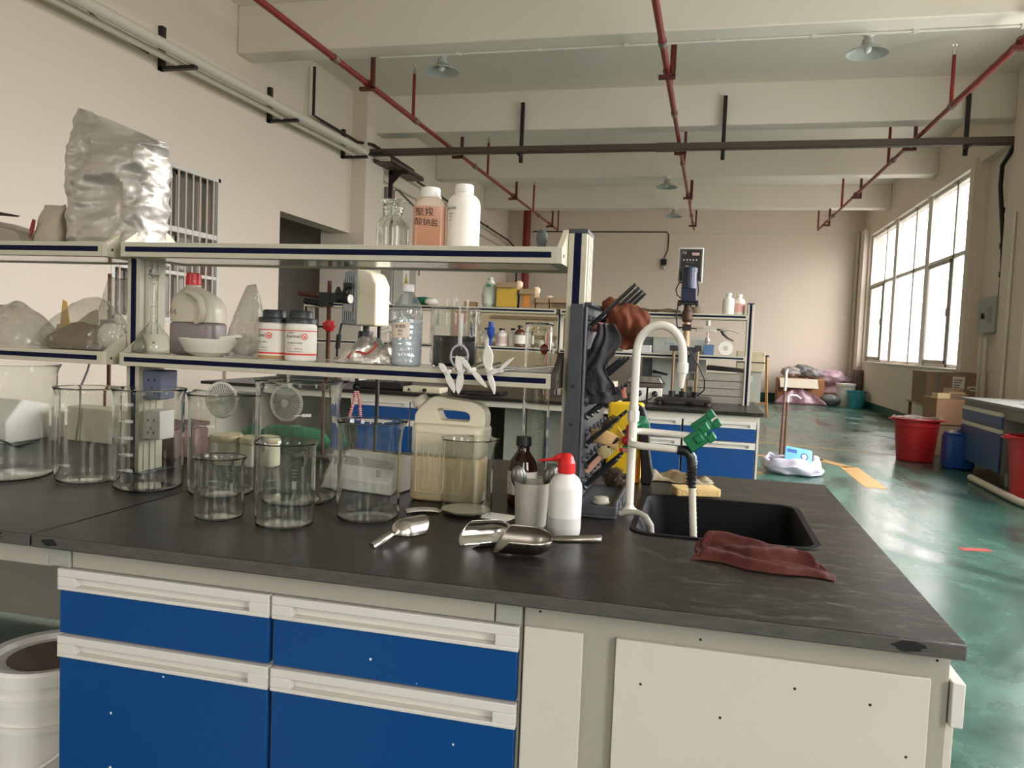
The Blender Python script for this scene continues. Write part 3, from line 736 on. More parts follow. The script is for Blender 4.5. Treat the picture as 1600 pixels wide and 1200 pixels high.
# white bucket under the left bench
t=thing('bucket','white plastic bucket with lid under the left end of the bench','bucket',(-2.04,.30,0))
g=G(); g.lathe([(0,0),(.125,0),(.13,.01),(.142,.30),(.152,.30),(.152,.315),(.143,.315),(.145,.37),(.153,.37),(.153,.385),(.146,.39),(.148,.43),(0,.43)],48)
obj('bucket_body',g,M_WHITEP,t)
g=G(); g.lathe([(0,.436),(.125,.436),(.13,.45),(.15,.452),(.157,.445),(.157,.415),(.15,.412),(.150,.431),(0,.431)],48)
obj('lid',g,M_WHITEP,t)
obj('lid_label',G().lathe([(0,.4365),(.10,.4365),(.10,.438),(0,.438)],24),mat('grubby_label',(120,104,92),.8,var=.25,scale=25),t)
pts=[(.156*cos(a),.156*sin(a)-.0,.33-.14*sin((a-pi)/pi*pi)) for a in [pi+pi*i/20 for i in range(21)]]
obj('bail_handle',G().tube(pts,.005,8),M_WHITEP,t)

# ---------------------------------------------------------------- reagent rack on the near bench
def shelf_deck(name,parent,x0,x1,y0,y1,z,th=.038):
    """z = top. aluminium edge beams front and back with navy strips, glass between"""
    g=G()
    g.box(x0,x1,y0,y0+.03,z-th,z).box(x0,x1,y1-.03,y1,z-th,z).box(x0,x0+.02,y0+.03,y1-.03,z-th,z-.006).box(x1-.02,x1,y0+.03,y1-.03,z-th,z-.006)
    g.mat(1); g.box(x0+.012,x1-.012,y0-.0012,y0+.001,z-th*.66,z-th*.30); g.box(x0+.012,x1-.012,y1-.001,y1+.0012,z-th*.66,z-th*.30)
    d=obj(name,g,[M_CREAM,M_NAVY],parent,bevel=.003)
    obj('shelf_panel',G().box(x0+.02,x1-.02,y0+.03,y1-.03,z-th+.003,z-.0008),M_GREYGL,d)
    return d
def post(parent,x0,x1,y0,y1,z0,z1):
    g=G(); g.box(x0,x1,y0,y1,z0,z1-.012); g.mat(1); w_=(x1-x0)
    g.box(x0+w_*.3,x1-w_*.3,y0-.0012,y0+.001,z0,z1-.012); g.box(x0+w_*.3,x1-w_*.3,y1-.001,y1+.0012,z0,z1-.012)
    g.mat(0)
    for k in (.25,.5,.75): yy=y0+(y1-y0)*k; g.box(x1,x1+.003,yy-.008,yy+.008,z0,z1-.012)
    p=obj('post',g,[M_CREAM,M_NAVY],parent,bevel=.0015)
    obj('post_cap',G().box(x0-.001,x1+.002,y0-.001,y1+.001,z1-.012,z1),M_DGREY,p,bevel=.002)
    obj('foot_plate',G().box(x0-.03,x1+.03,y0-.02,y1+.02,z0,z0+.004),M_DGREY,p)
    return p
def bracket(parent,x0,x1,y0,y1,yp0,yp1,z,th,m,screw=1):
    # side plate: spans shelf depth, rises to the post
    prof=[(y0,z-th),(y1,z-th),(y1,z),(yp1+.02,z+.045),(yp1,z+.055),(yp0,z+.055),(yp0-.015,z+.04),(y0+.01,z+.002),(y0,z)]
    b=obj('shelf_bracket',G().prism(prof,'x',x0,x1),m,parent,bevel=.001)
    s=G(); s.cyl((x1,y0+.02,z-th*.5),(x1+.002,y0+.02,z-th*.5),.004,10); s.cyl((x1,(yp0+yp1)/2,z+.03),(x1+.002,(yp0+yp1)/2,z+.03),.004,10)
    obj('bracket_screw',s,mat('brass_screw',(96,78,52),.4,.6),b)
    return b
t=thing('reagent_rack','cream reagent rack with navy strips and two glass shelves on the near bench','shelf rack',(0,0,.8505))
Y0,Y1=.60,.88; zL,zU=1.222-.8505,1.545-.8505
shelf_deck('shelf',t,-2.095,-.806,Y0,Y1,zL); shelf_deck('shelf',t,-2.095,-.806,Y0,Y1,zU,.042)
shelf_deck('shelf',t,-3.85,-2.165,Y0,Y1,zL); shelf_deck('shelf',t,-3.85,-2.165,Y0,Y1,zU,.042)
post(t,-.7895,-.741,.685,.80,0,1.603-.8505); post(t,-2.145,-2.100,.685,.80,0,1.600-.8505)
M_BRK=mat('bracket_cream',(200,193,172),.45,var=.02); M_BRKD=mat('bracket_dark',(62,56,50),.5,var=.1)
for z,th in ((zL,.038),(zU,.042)):
    bracket(t,-.806,-.7905,Y0+.001,Y1-.001,.685,.80,z,th,M_BRK if z==zU else M_BRKD)
    bracket(t,-2.0995,-2.096,Y0+.001,Y1-.001,.685,.80,z,th,M_BRK)
    bracket(t,-2.164,-2.146,Y0+.001,Y1-.001,.685,.80,z,th,M_BRK)
# sockets fixed on the left post
for z,lab in ((1.0785,'grey'),(.955,'white')):
    mm=mat('blue_grey_socket',(92,98,122),.4) if lab=='grey' else M_WHITEP
    so=obj('power_socket',G().box(-2.098,-2.035,.70,.78,z-.8505,z-.8505+.09),mm,t,bevel=.004)
    s=G()
    for dx,dz in ((-.011,.06),(.011,.06),(0,.035),(-.01,.022),(.01,.022)): s.box(-2.0665+dx-.0025,-2.0665+dx+.0025,.699,.7005,z-.8505+dz-.004,z-.8505+dz+.004)
    obj('socket_holes',s,M_BLACK,so)
# ================================================================ GLASSWARE ON THE NEAR BENCH
ZB=.851
def beaker(label,x,y,R,H,spout=0,marks=(),mphi=-pi/2,mirror=False,far=False,t=.0028,group=None,msize=.011,logo=False,film=None,liquid=None):
    """tapered-rim glass beaker with a pouring spout at angle `spout`"""
    th=thing('glass_beaker',label,'beaker',(x,y,ZB),0,group)
    R=R*.985; rb=R*.16
    def fn(r,z,a):
        k=max(0,(z-(H-.05*H/.2))/(.05*H/.2)); d=(a-spout+pi)%(2*pi)-pi
        e=math.exp(-(d/.17)**2)
        return r+k*k*e*R*.17*(r/R), z+k*k*e*.004
    pr_=[(0,0)]+[(R-rb+rb*sin(pi/2*i/5),rb-rb*cos(pi/2*i/5)) for i in range(6)]
    for i in range(1,7): pr_.append((R,rb+(H*.90-rb)*i/6))
    for i in range(1,6): q=i/5; pr_.append((R+R*.075*q*q,H*.90+H*.095*q))
    pr_.append((R*1.085,H*.998)); pr_.append((R*1.075,H))
    inner=[]
    Ri=R-t
    for i in range(5,-1,-1): q=i/5; inner.append((Ri+R*.075*q*q,H*.90+H*.095*q))
    for i in range(5,-1,-1): inner.append((Ri,rb+(H*.90-rb)*i/6))
    rbi=rb*.9
    inner += [(Ri-rbi+rbi*cos(pi/2*i/5),rb+t*.6-rbi*sin(pi/2*i/5)) for i in range(1,6)]
    inner.append((0,inner[-1][1]))
    obj('beaker_wall',G().lathe(pr_+inner,56,fn=fn),M_GLASS,th)
    g=G(); Rm=R+.0004
    for body,z in marks:
        lettering(g,body,msize,(0,0,z+0),Rm,mphi,mirror)
        w_=msize*1.6; off=msize*(1.9 if len(body)>3 else 1.5)*(1 if mirror else -1)
        P=[(Rm*cos(mphi+(off-w_/2+w_*i/4)/Rm),Rm*sin(mphi+(off-w_/2+w_*i/4)/Rm)) for i in range(5)]
        g._add([(p[0],p[1],z-.0006) for p in P]+[(p[0],p[1],z+.0006) for p in P],[(i,i+1,6+i,5+i) for i in range(4)],False)
    if g.f: obj('graduation_marks',g,M_MARK,th)
    g=G()
    if logo:
        # enamel writing patch
        a0=mphi+(-.95 if far else .9)
        P=[(Rm*cos(a0+.16*i/4),Rm*sin(a0+.16*i/4)) for i in range(5)]
        z=H*.36; g._add([(p[0],p[1],z) for p in P]+[(p[0],p[1],z+.02) for p in P],[(i,i+1,6+i,5+i) for i in range(4)],False)
        for k in range(3):
            z=H*.36+.03+.008*k
            P=[(Rm*cos(a0-.03+.22*i/4),Rm*sin(a0-.03+.22*i/4)) for i in range(5)]
            g._add([(p[0],p[1],z) for p in P]+[(p[0],p[1],z+.0012) for p in P],[(i,i+1,6+i,5+i) for i in range(4)],False)
    if g.f: obj('enamel_patch',g,M_MARK,th)
    if liquid:
        q=G().lathe([(0,inner[-1][1]+.0004),(Ri-rbi-.001,inner[-1][1]+.0006),(Ri-.001,rb+t),(Ri-.001,liquid[0]),(0,liquid[0])],40)
        obj('liquid',q,liquid[1],th)
    return th
GB='glass beakers on the near bench'
beaker('very large glass beaker cut by the left edge of the picture',-2.389,.49,.133,.328,spout=2.6,msize=.013,group=GB)
beaker('large glass beaker second from the left, beside the very large one',-2.144,.530,.0845,.271,spout=.35,marks=(('1000',.055),('5000',.21)),mphi=radians(-86),group=GB)
beaker('large glass beaker marked 1000 to 4000 below the left post of the rack',-1.924,.512,.093,.280,spout=-.15,marks=(('1000',.062),('2000',.105),('3000',.150),('4000',.195),('5000',.24)),mphi=radians(-84),msize=.013,group=GB)
beaker('large glass beaker between the marked one and the tallest one',-1.703,.530,.090,.277,spout=2.9,marks=(('4000',.195),),mphi=radians(-76),msize=.012,group=GB)
beaker('tallest glass beaker, its rim just under the rack shelf',-1.478,.535,.110,.326,spout=.25,marks=(('8000',.24),),mphi=radians(-50),msize=.012,group=GB)
beaker('smallest glass beaker, standing in front with its spout to the right',-1.542,.283,.0575,.149,spout=.1,marks=(('200',.048),('400',.064),('600',.079)),mphi=radians(144),far=True,msize=.0085,logo=True,group=GB)
beaker('medium glass beaker standing furthest forward beside the smallest one',-1.366,.281,.069,.197,spout=2.9,marks=(('500',.045),('1000',.075),('2000ml',.095)),mphi=radians(152),far=True,msize=.008,logo=True,group=GB)
beaker('medium glass beaker in front of the white socket block',-1.217,.419,.078,.244,spout=.2,marks=(('600',.070),),mphi=radians(145),far=True,msize=.009,logo=True,group=GB)
beaker('dusty glass beaker in front of the jerrycan with its spout to the right',-1.008,.570,.067,.197,spout=.05,logo=False,group=GB,liquid=(.013,mat('cloudy_residue',(204,198,174),.3,var=.1)))

# stacked glass dishes seen through the beakers (two ribbed jar lids standing against the rack)
for k,(x,z,y) in enumerate(((-1.795,1.096,.66),(-1.590,1.098,.668))):
    t=thing('ribbed_glass_lid',['round ribbed glass lid on the left, seen through the beakers','round ribbed glass lid on the right, seen through the tallest beaker'][k],'lid',(x,y,z),group=None)
    g=G(); g.M=Matrix.Rotation(pi/2,4,'X')
    g.lathe([(0,.004),(.012,.006),(.012,.012),(0,.014)],20); 
    for i in range(36):
        a=2*pi*i/36; g.tube([(.014*cos(a),.014*sin(a),.004),(.048*cos(a),.048*sin(a),.004)],[.0006,.0018],5)
    obj('ribbed_disc',g,mat('frosted_ribs',(214,216,204),.25,trans=.15,var=.05),t)
    g=G(); g.M=Matrix.Rotation(pi/2,4,'X'); g.lathe([(0,0),(.048,0),(.048,.0015),(0,.0015)],36); obj('clear_disc',g,M_BAG,t)
    g=G(); g.M=Matrix.Rotation(pi/2,4,'X'); g.tube([(.05*cos(2*pi*i/40),.05*sin(2*pi*i/40),.002) for i in range(40)],.0045,8,closed=True)
    obj('cream_rim',g,M_WHITEP,t)
    obj('hanging_neck',G().box(-.004,.004,.006,.012,.048,(1.183-z)),M_STEEL,t)
# cream jars with lids behind
M_JAR=mat('cream_jar',(214,206,184),.45,var=.04)
for k,(x,y) in enumerate(((-1.99,.985),(-1.865,.985))):
    t=thing('cream_jar',['cream plastic jar on the left seen through the beakers','cream plastic jar on the right seen through the beakers'][k],'jar',(x,y,ZB),group='cream jars behind the beakers')
    obj('jar_body',G().lathe([(0,0),(.055,0),(.057,.004),(.057,.072),(0,.072)],32),M_JAR,t)
    obj('jar_lid',G().lathe([(0,.074),(.060,.074),(.062,.078),(.062,.092),(.059,.095),(0,.095)],32),mat('yellowed_lid',(196,182,146),.45),t)
g=G(); random.seed(5)
g.ball((0,0,.05),.1,28,12,(1.9,.6,.48),fn=lambda d:1+.22*noise.noise(d*3.1))
o=obj('green_cloth',g,mat('green_fabric',(22,112,76),.8,var=.25,scale=12),loc=(-1.93,1.30,ZB+.0)); tag(o,'crumpled green cloth behind the cream jars','cloth')
t=thing('wooden_box','dark brown wooden box on the back of the bench behind the marked beaker','box',(-2.26,1.03,ZB))
obj('box_body',G().box(-.10,.10,-.08,.08,0,.10),mat('dark_red_wood',(96,66,58),.6,var=.25,scale=6,stretch=(1,6,6)),t,bevel=.003)
obj('box_lid',G().box(-.105,.105,-.085,.085,.101,.118),mat('dark_red_wood2',(78,54,48),.6,var=.25,scale=6),t,bevel=.003)
t=thing('instrument_box','white instrument case with a grey slanted panel seen through the leftmost beakers','instrument',(-3.05,1.08,ZB))
obj('case',G().prism([(-.12,0),(.12,0),(.12,.13),(-.04,.16),(-.12,.08)],'x',-.16,.16),M_WHITEP,t,bevel=.006)
obj('panel',G().box(-.13,.02,-.125,-.1205,.02,.075),M_GREY,t)
obj('knob',G().ball((.10,-.14,.06),.022,14,8,(1.2,.7,1)),mat('blue_knob',(50,90,150),.35),t)
obj('cable',G().tube([(-.02,-.125,.05),(-.03,-.16,.09),(.02,-.17,.10),(.07,-.15,.09),(.14,-.16,.03),(.24,-.15,.0),(.3,-.1,.02)],.005,8),M_BLACK,t)
tag(obj('plaster_block',G().rbox(-.16,.16,-.06,.06,0,.13,.01),mat('cream_block',(206,198,176),.7),loc=(-2.66,1.2,ZB),bevel=.004),'cream block behind the second beaker from the left','block')

# retort stands behind the rack
def retort(label,x,y,hgt,clamps,knob=False):
    t=thing('retort_stand',label,'stand',(x,y,ZB))
    obj('stand_base',G().rbox(-.09,.09,-.07,.10,0,.014,.01),mat('grey_cast_base',(92,88,84),.5,.3,var=.15),t,bevel=.002)
    obj('rod',G().tube([(0,0,.012),(0,0,hgt)],.0075,10),M_RUST,t)
    return t
t=retort('rusty retort stand behind the rack holding a clamp, right of the two black-lidded jars',-1.745,1.22,.64,())
g=G(); zc=.585
g.tube([(-.12,0,zc+.008),(-.01,0,zc-.004)],.009,10); obj('clamp_arm',g,M_RUST,t)
g=G(); g.tube([(-.105,.02,zc-.018),(-.03,.01,zc-.028)],.012,10); g.cbox((-.012,0,zc-.012),(.04,.035,.05)); g.cbox((.022,0,zc-.006),(.03,.03,.035)); g.tube([(.035,0,zc-.006),(.085,-.01,zc-.008)],.018,14); g.prism([(.02,zc),(.035,zc+.035),(.05,zc)],'y',-.01,.01)
obj('clamp_head',g,mat('dark_clamp',(52,54,54),.45,.5,var=.1),t)
obj('clamp_end',G().tube([(.085,-.01,zc-.008),(.089,-.011,zc-.008)],.016,14),M_WHITEP,t)
g=G(); 
g.tube([(-.08,0,.475),(.0,0,.475)],.004,8); obj('side_pin',g,M_BLACK,t)
g=G()
g.M=Matrix.Translation((.012,-.012,.478))@Matrix.Rotation(pi/2,4,'X')
g.lathe([(0,0),(.02,0),(.022,.005),(.02,.018),(0,.02)],14,fn=lambda r,z,a:(r*(1+.14*cos(7*a)),z)); g.M=None
obj('red_knob',g,M_RED,t)
t=retort('rusty retort stand behind the bags at the left part of the rack',-2.70,1.25,.65,())
g=G(); g.cbox((-.03,0,.445),(.07,.04,.05)); g.cbox((0,0,.445),(.03,.035,.04)); g.tube([(.0,0,.445),(.06,-.05,.45)],.006,8)
obj('clamp_head',g,M_BLACK,t)
conduit('thin_cable','thin grey cable hanging beside the left retort stand','cable',[(-2.70,1.16,1.18),(-2.71,1.15,1.12),(-2.735,1.14,1.05),(-2.73,1.13,.96),(-2.74,1.12,.858)],.004,mat('grey_cable',(110,108,102),.5))
# white overhead stirrer seen from behind, hung on a stand
t=thing('overhead_stirrer','cream overhead stirrer with a black chuck behind the rack','stirrer',(-1.635,1.27,1.335))
prof=[(-.065,0),(.065,0),(.065,.15),(.045,.19),(.01,.203),(-.03,.203),(-.055,.19),(-.065,.16)]
g=G(); g.prism([(x,z) for x,z in prof],'y',-.035,.09)
obj('motor_housing',g,mat('cream_enamel',(220,212,188),.35,var=.02),t,bevel=.008,seg=3)
g=G(); g.prism([(x*.0-.0665 if False else x,z) for x,z in [(-.062,.004),(-.008,.004),(-.008,.199),(-.03,.199),(-.052,.187),(-.062,.158)]],'y',-.042,-.036)
obj('back_plate',g,mat('grey_ribbed_plate',(120,122,122),.4,.4,var=.1),t,bevel=.001)
g=G()
for i in range(6): g.box(-.056+.008*i,-.052+.008*i,-.046,-.042,.02,.175)
g.box(-.052,-.02,-.05,-.042,.05,.11); g.cyl((-.05,-.044,.186),(-.05,-.048,.186),.003,8); g.cyl((-.02,-.044,.19),(-.02,-.048,.19),.003,8)
obj('plate_ribs',g,mat('grey_ribbed_plate2',(150,152,150),.4,.4),t)
g=G(); g.tube([(-.035,-.046,.135),(-.035,-.07,.135)],.008,10); g.tube([(-.035,-.065,.14),(-.055,-.065,.1)],[.008,.005],8); g.cbox((-.03,-.065,.142),(.03,.014,.014))
obj('lock_lever',g,M_BLACK,t)
g=G(); g.lathe([(0,-.005),(.012,-.005),(.012,-.018),(.028,-.02),(.03,-.045),(.024,-.07),(.012,-.08),(0,-.08)],20,(.0,.03,0),fn=lambda r,z,a:(r*(1+(.05*cos(12*a) if r>.02 else 0)),z))
g.cyl((.0,.03,0),(.0,.03,-.006),.012)
obj('chuck',g,M_BLACK,t)
obj('mount_rod',G().tube([(-.03,-.0,.10),(-.03,-.052,.10)],.006,8),M_DKMET,t)
obj('power_cable',G().tube([(-.06,.0,.03),(-.075,-.02,.0),(-.08,-.03,-.06),(-.085,-.03,-.09)],.004,8),M_BLACK,t)
obj('inline_switch',G().tube([(-.078,-.03,-.035),(-.082,-.03,-.085)],.009,8),M_BLACK,t)
obj('power_cable_lower',G().tube([(-.083,-.03,-.085),(-.09,-.02,-.15),(-.1,.0,-.25),(-.08,.02,-.4),(-.06,.05,-.48)],.004,8),M_BLACK,t)
obj('support_post',G().tube([(.03,.08,-.483),(.03,.08,.1)],.008,8),M_DKMET,t)

# 2-litre measuring cylinder
t=thing('measuring_cylinder','tall glass measuring cylinder standing behind the rack','cylinder',(-.935,1.05,ZB))
Rc=.0425
g=G(); g.lathe([(0,0),(.06,0),(.06,.006),(.04,.012),(Rc,.02),(Rc,.50),(Rc+.004,.508),(Rc+.003,.511),(Rc-.001,.508),(Rc-.003,.50),(Rc-.003,.026),(0,.022)],40)
obj('cylinder_wall',g,M_GLASS,t)
g=G(); ph=-pi/2+.25
for i in range(34):
    z=.06+i*.0115; w_=.016 if i%5==0 else .009
    P=[((Rc+.0004)*cos(ph+(w_*j/3)/Rc),(Rc+.0004)*sin(ph+(w_*j/3)/Rc)) for j in range(4)]
    g._add([(p[0],p[1],z) for p in P]+[(p[0],p[1],z+.0008) for p in P],[(j,j+1,5+j,4+j) for j in range(3)],False)
obj('graduation_marks',g,M_MARK,t)
g=G(); lettering(g,'EX20°C',.013,(0,0,.375),Rc+.0004,ph+.25); lettering(g,'2000',.016,(0,0,.352),Rc+.0004,ph+.25)
obj('black_marking',g,M_INK,t)
g=G(); g.lathe([(0,0),(.0125,0)],20); V=[(0,0)]
n=20; vs=[(0,0)]+[(.013*cos(2*pi*i/n),.017*sin(2*pi*i/n)) for i in range(n)]
g=G(); g._add([((Rc+.0005)*cos(ph+.4+x/Rc),(Rc+.0005)*sin(ph+.4+x/Rc),.43+z) for x,z in vs],[(0,1+i,1+(i+1)%n) for i in range(n)],False)
g.mat(1); lettering(g,'MY',.013,(0,0,.43),Rc+.0012,ph+.4)
obj('round_emblem',g,[mat('brown_emblem',(150,62,24),.5),M_PAPER],t)

# ================================================================ BENCH ITEMS
# white double socket block
t=thing('socket_block','white wedge socket block with two mains sockets on the bench','socket',(-1.385,.76,ZB),-.12)
g=G(); g.prism([(-.055,0),(.07,0),(.07,.1),(.02,.1),(-.055,.035)],'x',-.1,.13)
obj('housing',g,M_WHITEP,t,bevel=.004)
for k,x in enumerate((-.043,.07)):
    g=G(); nrm=Vector((0,-.65,.75)).normalized()
    g.M=Matrix.Translation((x,-.018,.068))@Matrix.Rotation(radians(-49),4,'X')@Matrix.Translation((0,0,.0))
    g.box(-.052,.052,-.040,.040,.0005,.004)
    so=obj('socket_plate',g,M_WHITE,t,bevel=.001)
    h=G(); h.M=g.M
    for dx,dy in ((-.015,.012),(.015,.012),(0,-.01),(-.008,-.022),(.01,-.022)): h.box(dx-.003,dx+.003,dy-.005,dy+.005,.0042,.0046)
    obj('socket_holes',h,M_BLACK,so)
g=G(); g.M=Matrix.Translation((-.06,-.025,.075))@Matrix.Rotation(radians(-49),4,'X')
g.lathe([(0,.004),(.02,.004),(.018,.02),(.008,.024),(0,.024)],16); g.M=None
g.tube([(-.06,-.045,.09),(-.065,-.06,.07),(-.085,-.065,.03),(-.1,-.06,.004)],.004,8)
obj('white_plug',g,M_WHITEP,t)
# jerrycan
t=thing('jerrycan','translucent plastic jerrycan with yellowish liquid, handle on top','jerrycan',(-1.105,.725,ZB))
M_HDPE=mat('yellowed_hdpe',(226,218,192),.35,trans=.12,var=.03,sss=.0); M_HDPL=mat('hdpe_full_part',(224,202,160),.35,var=.03)
hw,hd=.105,.06
g=G(); g.rbox(-hw,hw,-hd,hd,.125,.214,.028,6,.012)
g.mat(1); g.rbox(-hw,hw,-hd,hd,0,.126,.028,6,.010); g.mat(0)
obj('can_body',g,[M_HDPE,M_HDPL],t)
# raised face panel with vertical ribs
g=G()
g.tube([(-hw+.022,-hd+.001,.025),(-hw+.022,-hd+.001,.190),(hw-.022,-hd+.001,.190),(hw-.022,-hd+.001,.025)],.0035,8,closed=True)
for x in (-.055,-.022): g.tube([(x-.008,-hd,.035),(x-.008,-hd,.155),(x+.008,-hd,.155),(x+.008,-hd,.035)],.0022,6,closed=True)
obj('face_ribs',g,M_HDPE,t)
# top plate with the handle hole: an outline bridged to a slot
def dens(P,n):
    L=[0]
    for i in range(len(P)): L.append(L[-1]+math.dist(P[i],P[(i+1)%len(P)]))
    out=[]
    for k in range(n):
        d=L[-1]*k/n; i=max(j for j in range(len(P)) if L[j]<=d+1e-12); q=(d-L[i])/(L[i+1]-L[i]); a_=P[i]; b_=P[(i+1)%len(P)]
        out.append((a_[0]+(b_[0]-a_[0])*q,a_[1]+(b_[1]-a_[1])*q))
    return out
def angsort(P,c): return sorted(P,key=lambda p:math.atan2((p[1]-c[1])*3,p[0]-c[0]))
outer=[(.100,.205),(.104,.225),(.103,.245),(.096,.262),(.082,.274),(.060,.280),(.0,.286),(-.03,.290),(-.045,.290),(-.058,.284),(-.075,.268),(-.095,.247),(-.102,.235),(-.103,.205)]
hole=[(.056,.224),(.060,.236),(.056,.246),(.048,.250),(-.024,.257),(-.033,.256),(-.038,.250),(-.036,.243),(-.028,.228),(-.022,.224)]
cc=(.012,.240); N_=64
O=angsort(dens(outer,N_),cc); H=angsort(dens(hole,N_),cc)
g=G(); ths=[(-.030,0),(.030,0)]
vs=[]
for y,_ in ths: vs+=[(p[0],y,p[1]) for p in O]+[(p[0],y,p[1]) for p in H]
fs=[]
for i in range(N_):
    j=(i+1)%N_
    fs+=[(i,j,N_+j,N_+i),(2*N_+i,3*N_+i,3*N_+j,2*N_+j),(i,2*N_+i,2*N_+j,j),(N_+i,N_+j,3*N_+j,3*N_+i)]
g._add(vs,fs)
obj('handle',g,M_HDPE,t,bevel=.010,seg=4)
g=G(); d=Vector((-.55,0,.84)).normalized(); p=Vector((-.082,0,.250))
g.tube([p,p+d*.022],.019,20)
obj('can_neck',g,M_HDPE,t)
g=G(); g.tube([p+d*.014,p+d*.018,p+d*.036,p+d*.039],[.0235,.0245,.0235,.020],20)
for i in range(20): pass
obj('screw_cap',g,mat('cream_cap',(214,206,184),.45),t,bevel=.001)
# folded papers
for k,(x,y,rz,w_,d_,lab,tx) in enumerate(((-1.12,.545,.45,.085,.05,'small folded paper slip with handwriting left of the dusty beaker','NaCl'),(-1.005,.64,.1,.0,.0,'',''))):
    if not w_: continue
    t=thing('paper_slip',lab,'paper',(x,y,ZB),rz)
    obj('slip',G().grid(6,4,lambda u,v:((u-.5)*w_,(v-.5)*d_,.002+.004*abs(sin(u*3)))),M_PAPER,t,solid=.0008)
    g=G(); V,F=textmesh(tx,.014); g._add([(a,c_,.0075) for a,b_,c_ in V],F,False); obj('handwriting',g,M_INK,t)
t=thing('paper_sheet','small white paper under the dusty beaker','paper',(-.985,.575,.8503),-.2)
obj('slip',G().box(-.10,.105,-.03,.04,0,.0006),M_PAPER,t)
# amber bottle
t=thing('amber_bottle','brown glass reagent bottle with a black cap and white label','bottle',(-.897,.725,ZB))
M_AMBER=mat('amber_glass',(58,26,10),.06,trans=.6,var=0,ior=1.45,coat=.3)
obj('bottle_body',G().lathe([(0,0),(.037,0),(.041,.004),(.041,.105),(.036,.125),(.022,.145),(.017,.152),(.017,.165),(0,.165)],36),M_AMBER,t)
obj('bottle_cap',G().lathe([(0,.166),(.0205,.166),(.021,.168),(.0205,.19),(.019,.192),(0,.192)],28,fn=lambda r,z,a:(r*(1+(.02*cos(30*a) if r>.0195 else 0)),z)),M_BLACK,t)
R_=.0415; g=G().lathe([(R_,.035),(R_+.0004,.035),(R_+.0004,.098),(R_,.098)],36)
g.mat(1); lettering(g,'乙醇',.010,(0,0,.078),R_+.001,-pi/2+.15); lettering(g,'AR 500ml',.006,(0,0,.062),R_+.001,-pi/2+.2); g.mat(2)
n=12; g._add([((R_+.001)*cos(-pi/2-.1+.01*cos(2*pi*i/n)/R_),(R_+.001)*sin(-pi/2-.1+.01*cos(2*pi*i/n)/R_),.092+.004*sin(2*pi*i/n)) for i in range(n)],[tuple(range(n))],False)
obj('bottle_label',g,[mat('white_label',(212,206,196),.6),M_INK,mat('orange_mark',(216,130,40),.5)],t)
# measuring cup with two dark spoons
t=thing('measuring_cup','frosted plastic cup with a pouring lip, stained inside, holding spoons','cup',(-.822,.500,ZB))
def fnc(r,z,a):
    k=max(0,(z-.085)/.025); d=(a-2.6+pi)%(2*pi)-pi
    return r+k*k*math.exp(-(d/.25)**2)*.009,z
obj('cup_body',G().lathe([(0,0),(.034,0),(.038,.004),(.041,.06),(.043,.108),(.044,.110),(.0425,.110),(.0395,.06),(.036,.006),(0,.003)],40,fn=fnc),mat('frosted_pp',(206,202,188),.4,trans=.45,var=.15,scale=30),t)
def scoop_spoon(label,x,y,tilt,rz,col,s=1):
    t=thing('dosing_spoon',label,'spoon',(x,y,ZB+.006)); t.rotation_euler=Euler((0,tilt,rz))
    g=G(); g.tube([(0,0,0),(0,0,.085)],[.003,.004],8); 
    o=obj('spoon_handle',g,col,t)
    g=G(); g.ball((0,0,.115*s),.022,18,10,(.9,.45,1.35)); obj('spoon_bowl',g,col,t)
    return t
M_SPN=mat('dark_steel_spoon',(104,104,98),.3,.8,var=.1)
scoop_spoon('dark metal spoon leaning left in the frosted cup',-.835,.500,-.18,.3,M_SPN,1.0)
scoop_spoon('dark metal spoon leaning right in the frosted cup, next to the red cap',-.795,.515,.14,.2,M_SPN,1.02)
scoop_spoon('third dark spoon furthest back in the frosted cup behind the red-capped bottle',-.800,.530,.24,.75,M_SPN,.98)
# wash bottle
t=thing('wash_bottle','white squeeze bottle with a red cap and spout, half full','bottle',(-.730,.448,ZB))
M_LDPE=mat('translucent_ldpe',(228,226,220),.35,trans=.12,var=.02); M_LDPW=mat('ldpe_with_water',(188,188,182),.35,var=.02)
g=G(); g.lathe([(.0385,.042),(.0395,.045),(.0395,.113),(.037,.125),(.030,.137),(.021,.144),(.018,.147),(0,.147)],40)
g.mat(1); g.lathe([(0,0),(.034,0),(.038,.005),(.0395,.02),(.0395,.045),(0,.045)],40)
obj('bottle_body',g,[M_LDPE,M_LDPW],t)
g=G(); g.lathe([(0,.148),(.0205,.148),(.021,.150),(.0205,.172),(.019,.174),(.016,.185),(.010,.193),(0,.195)],30,fn=lambda r,z,a:(r*(1+(.025*cos(24*a) if r>.0195 else 0)),z))
obj('red_cap',g,M_RED,t)
d_=Vector((-.93,-.1,-.15)).normalized(); p=Vector((0,0,.183))
obj('red_spout',G().tube([p+Vector((.004,0,.002)),p+d_*.018+Vector((0,0,.004)),p+d_*.03,p+d_*.032,p+d_*.068],[.010,.0085,.007,.0045,.0025],12),M_RED,t)

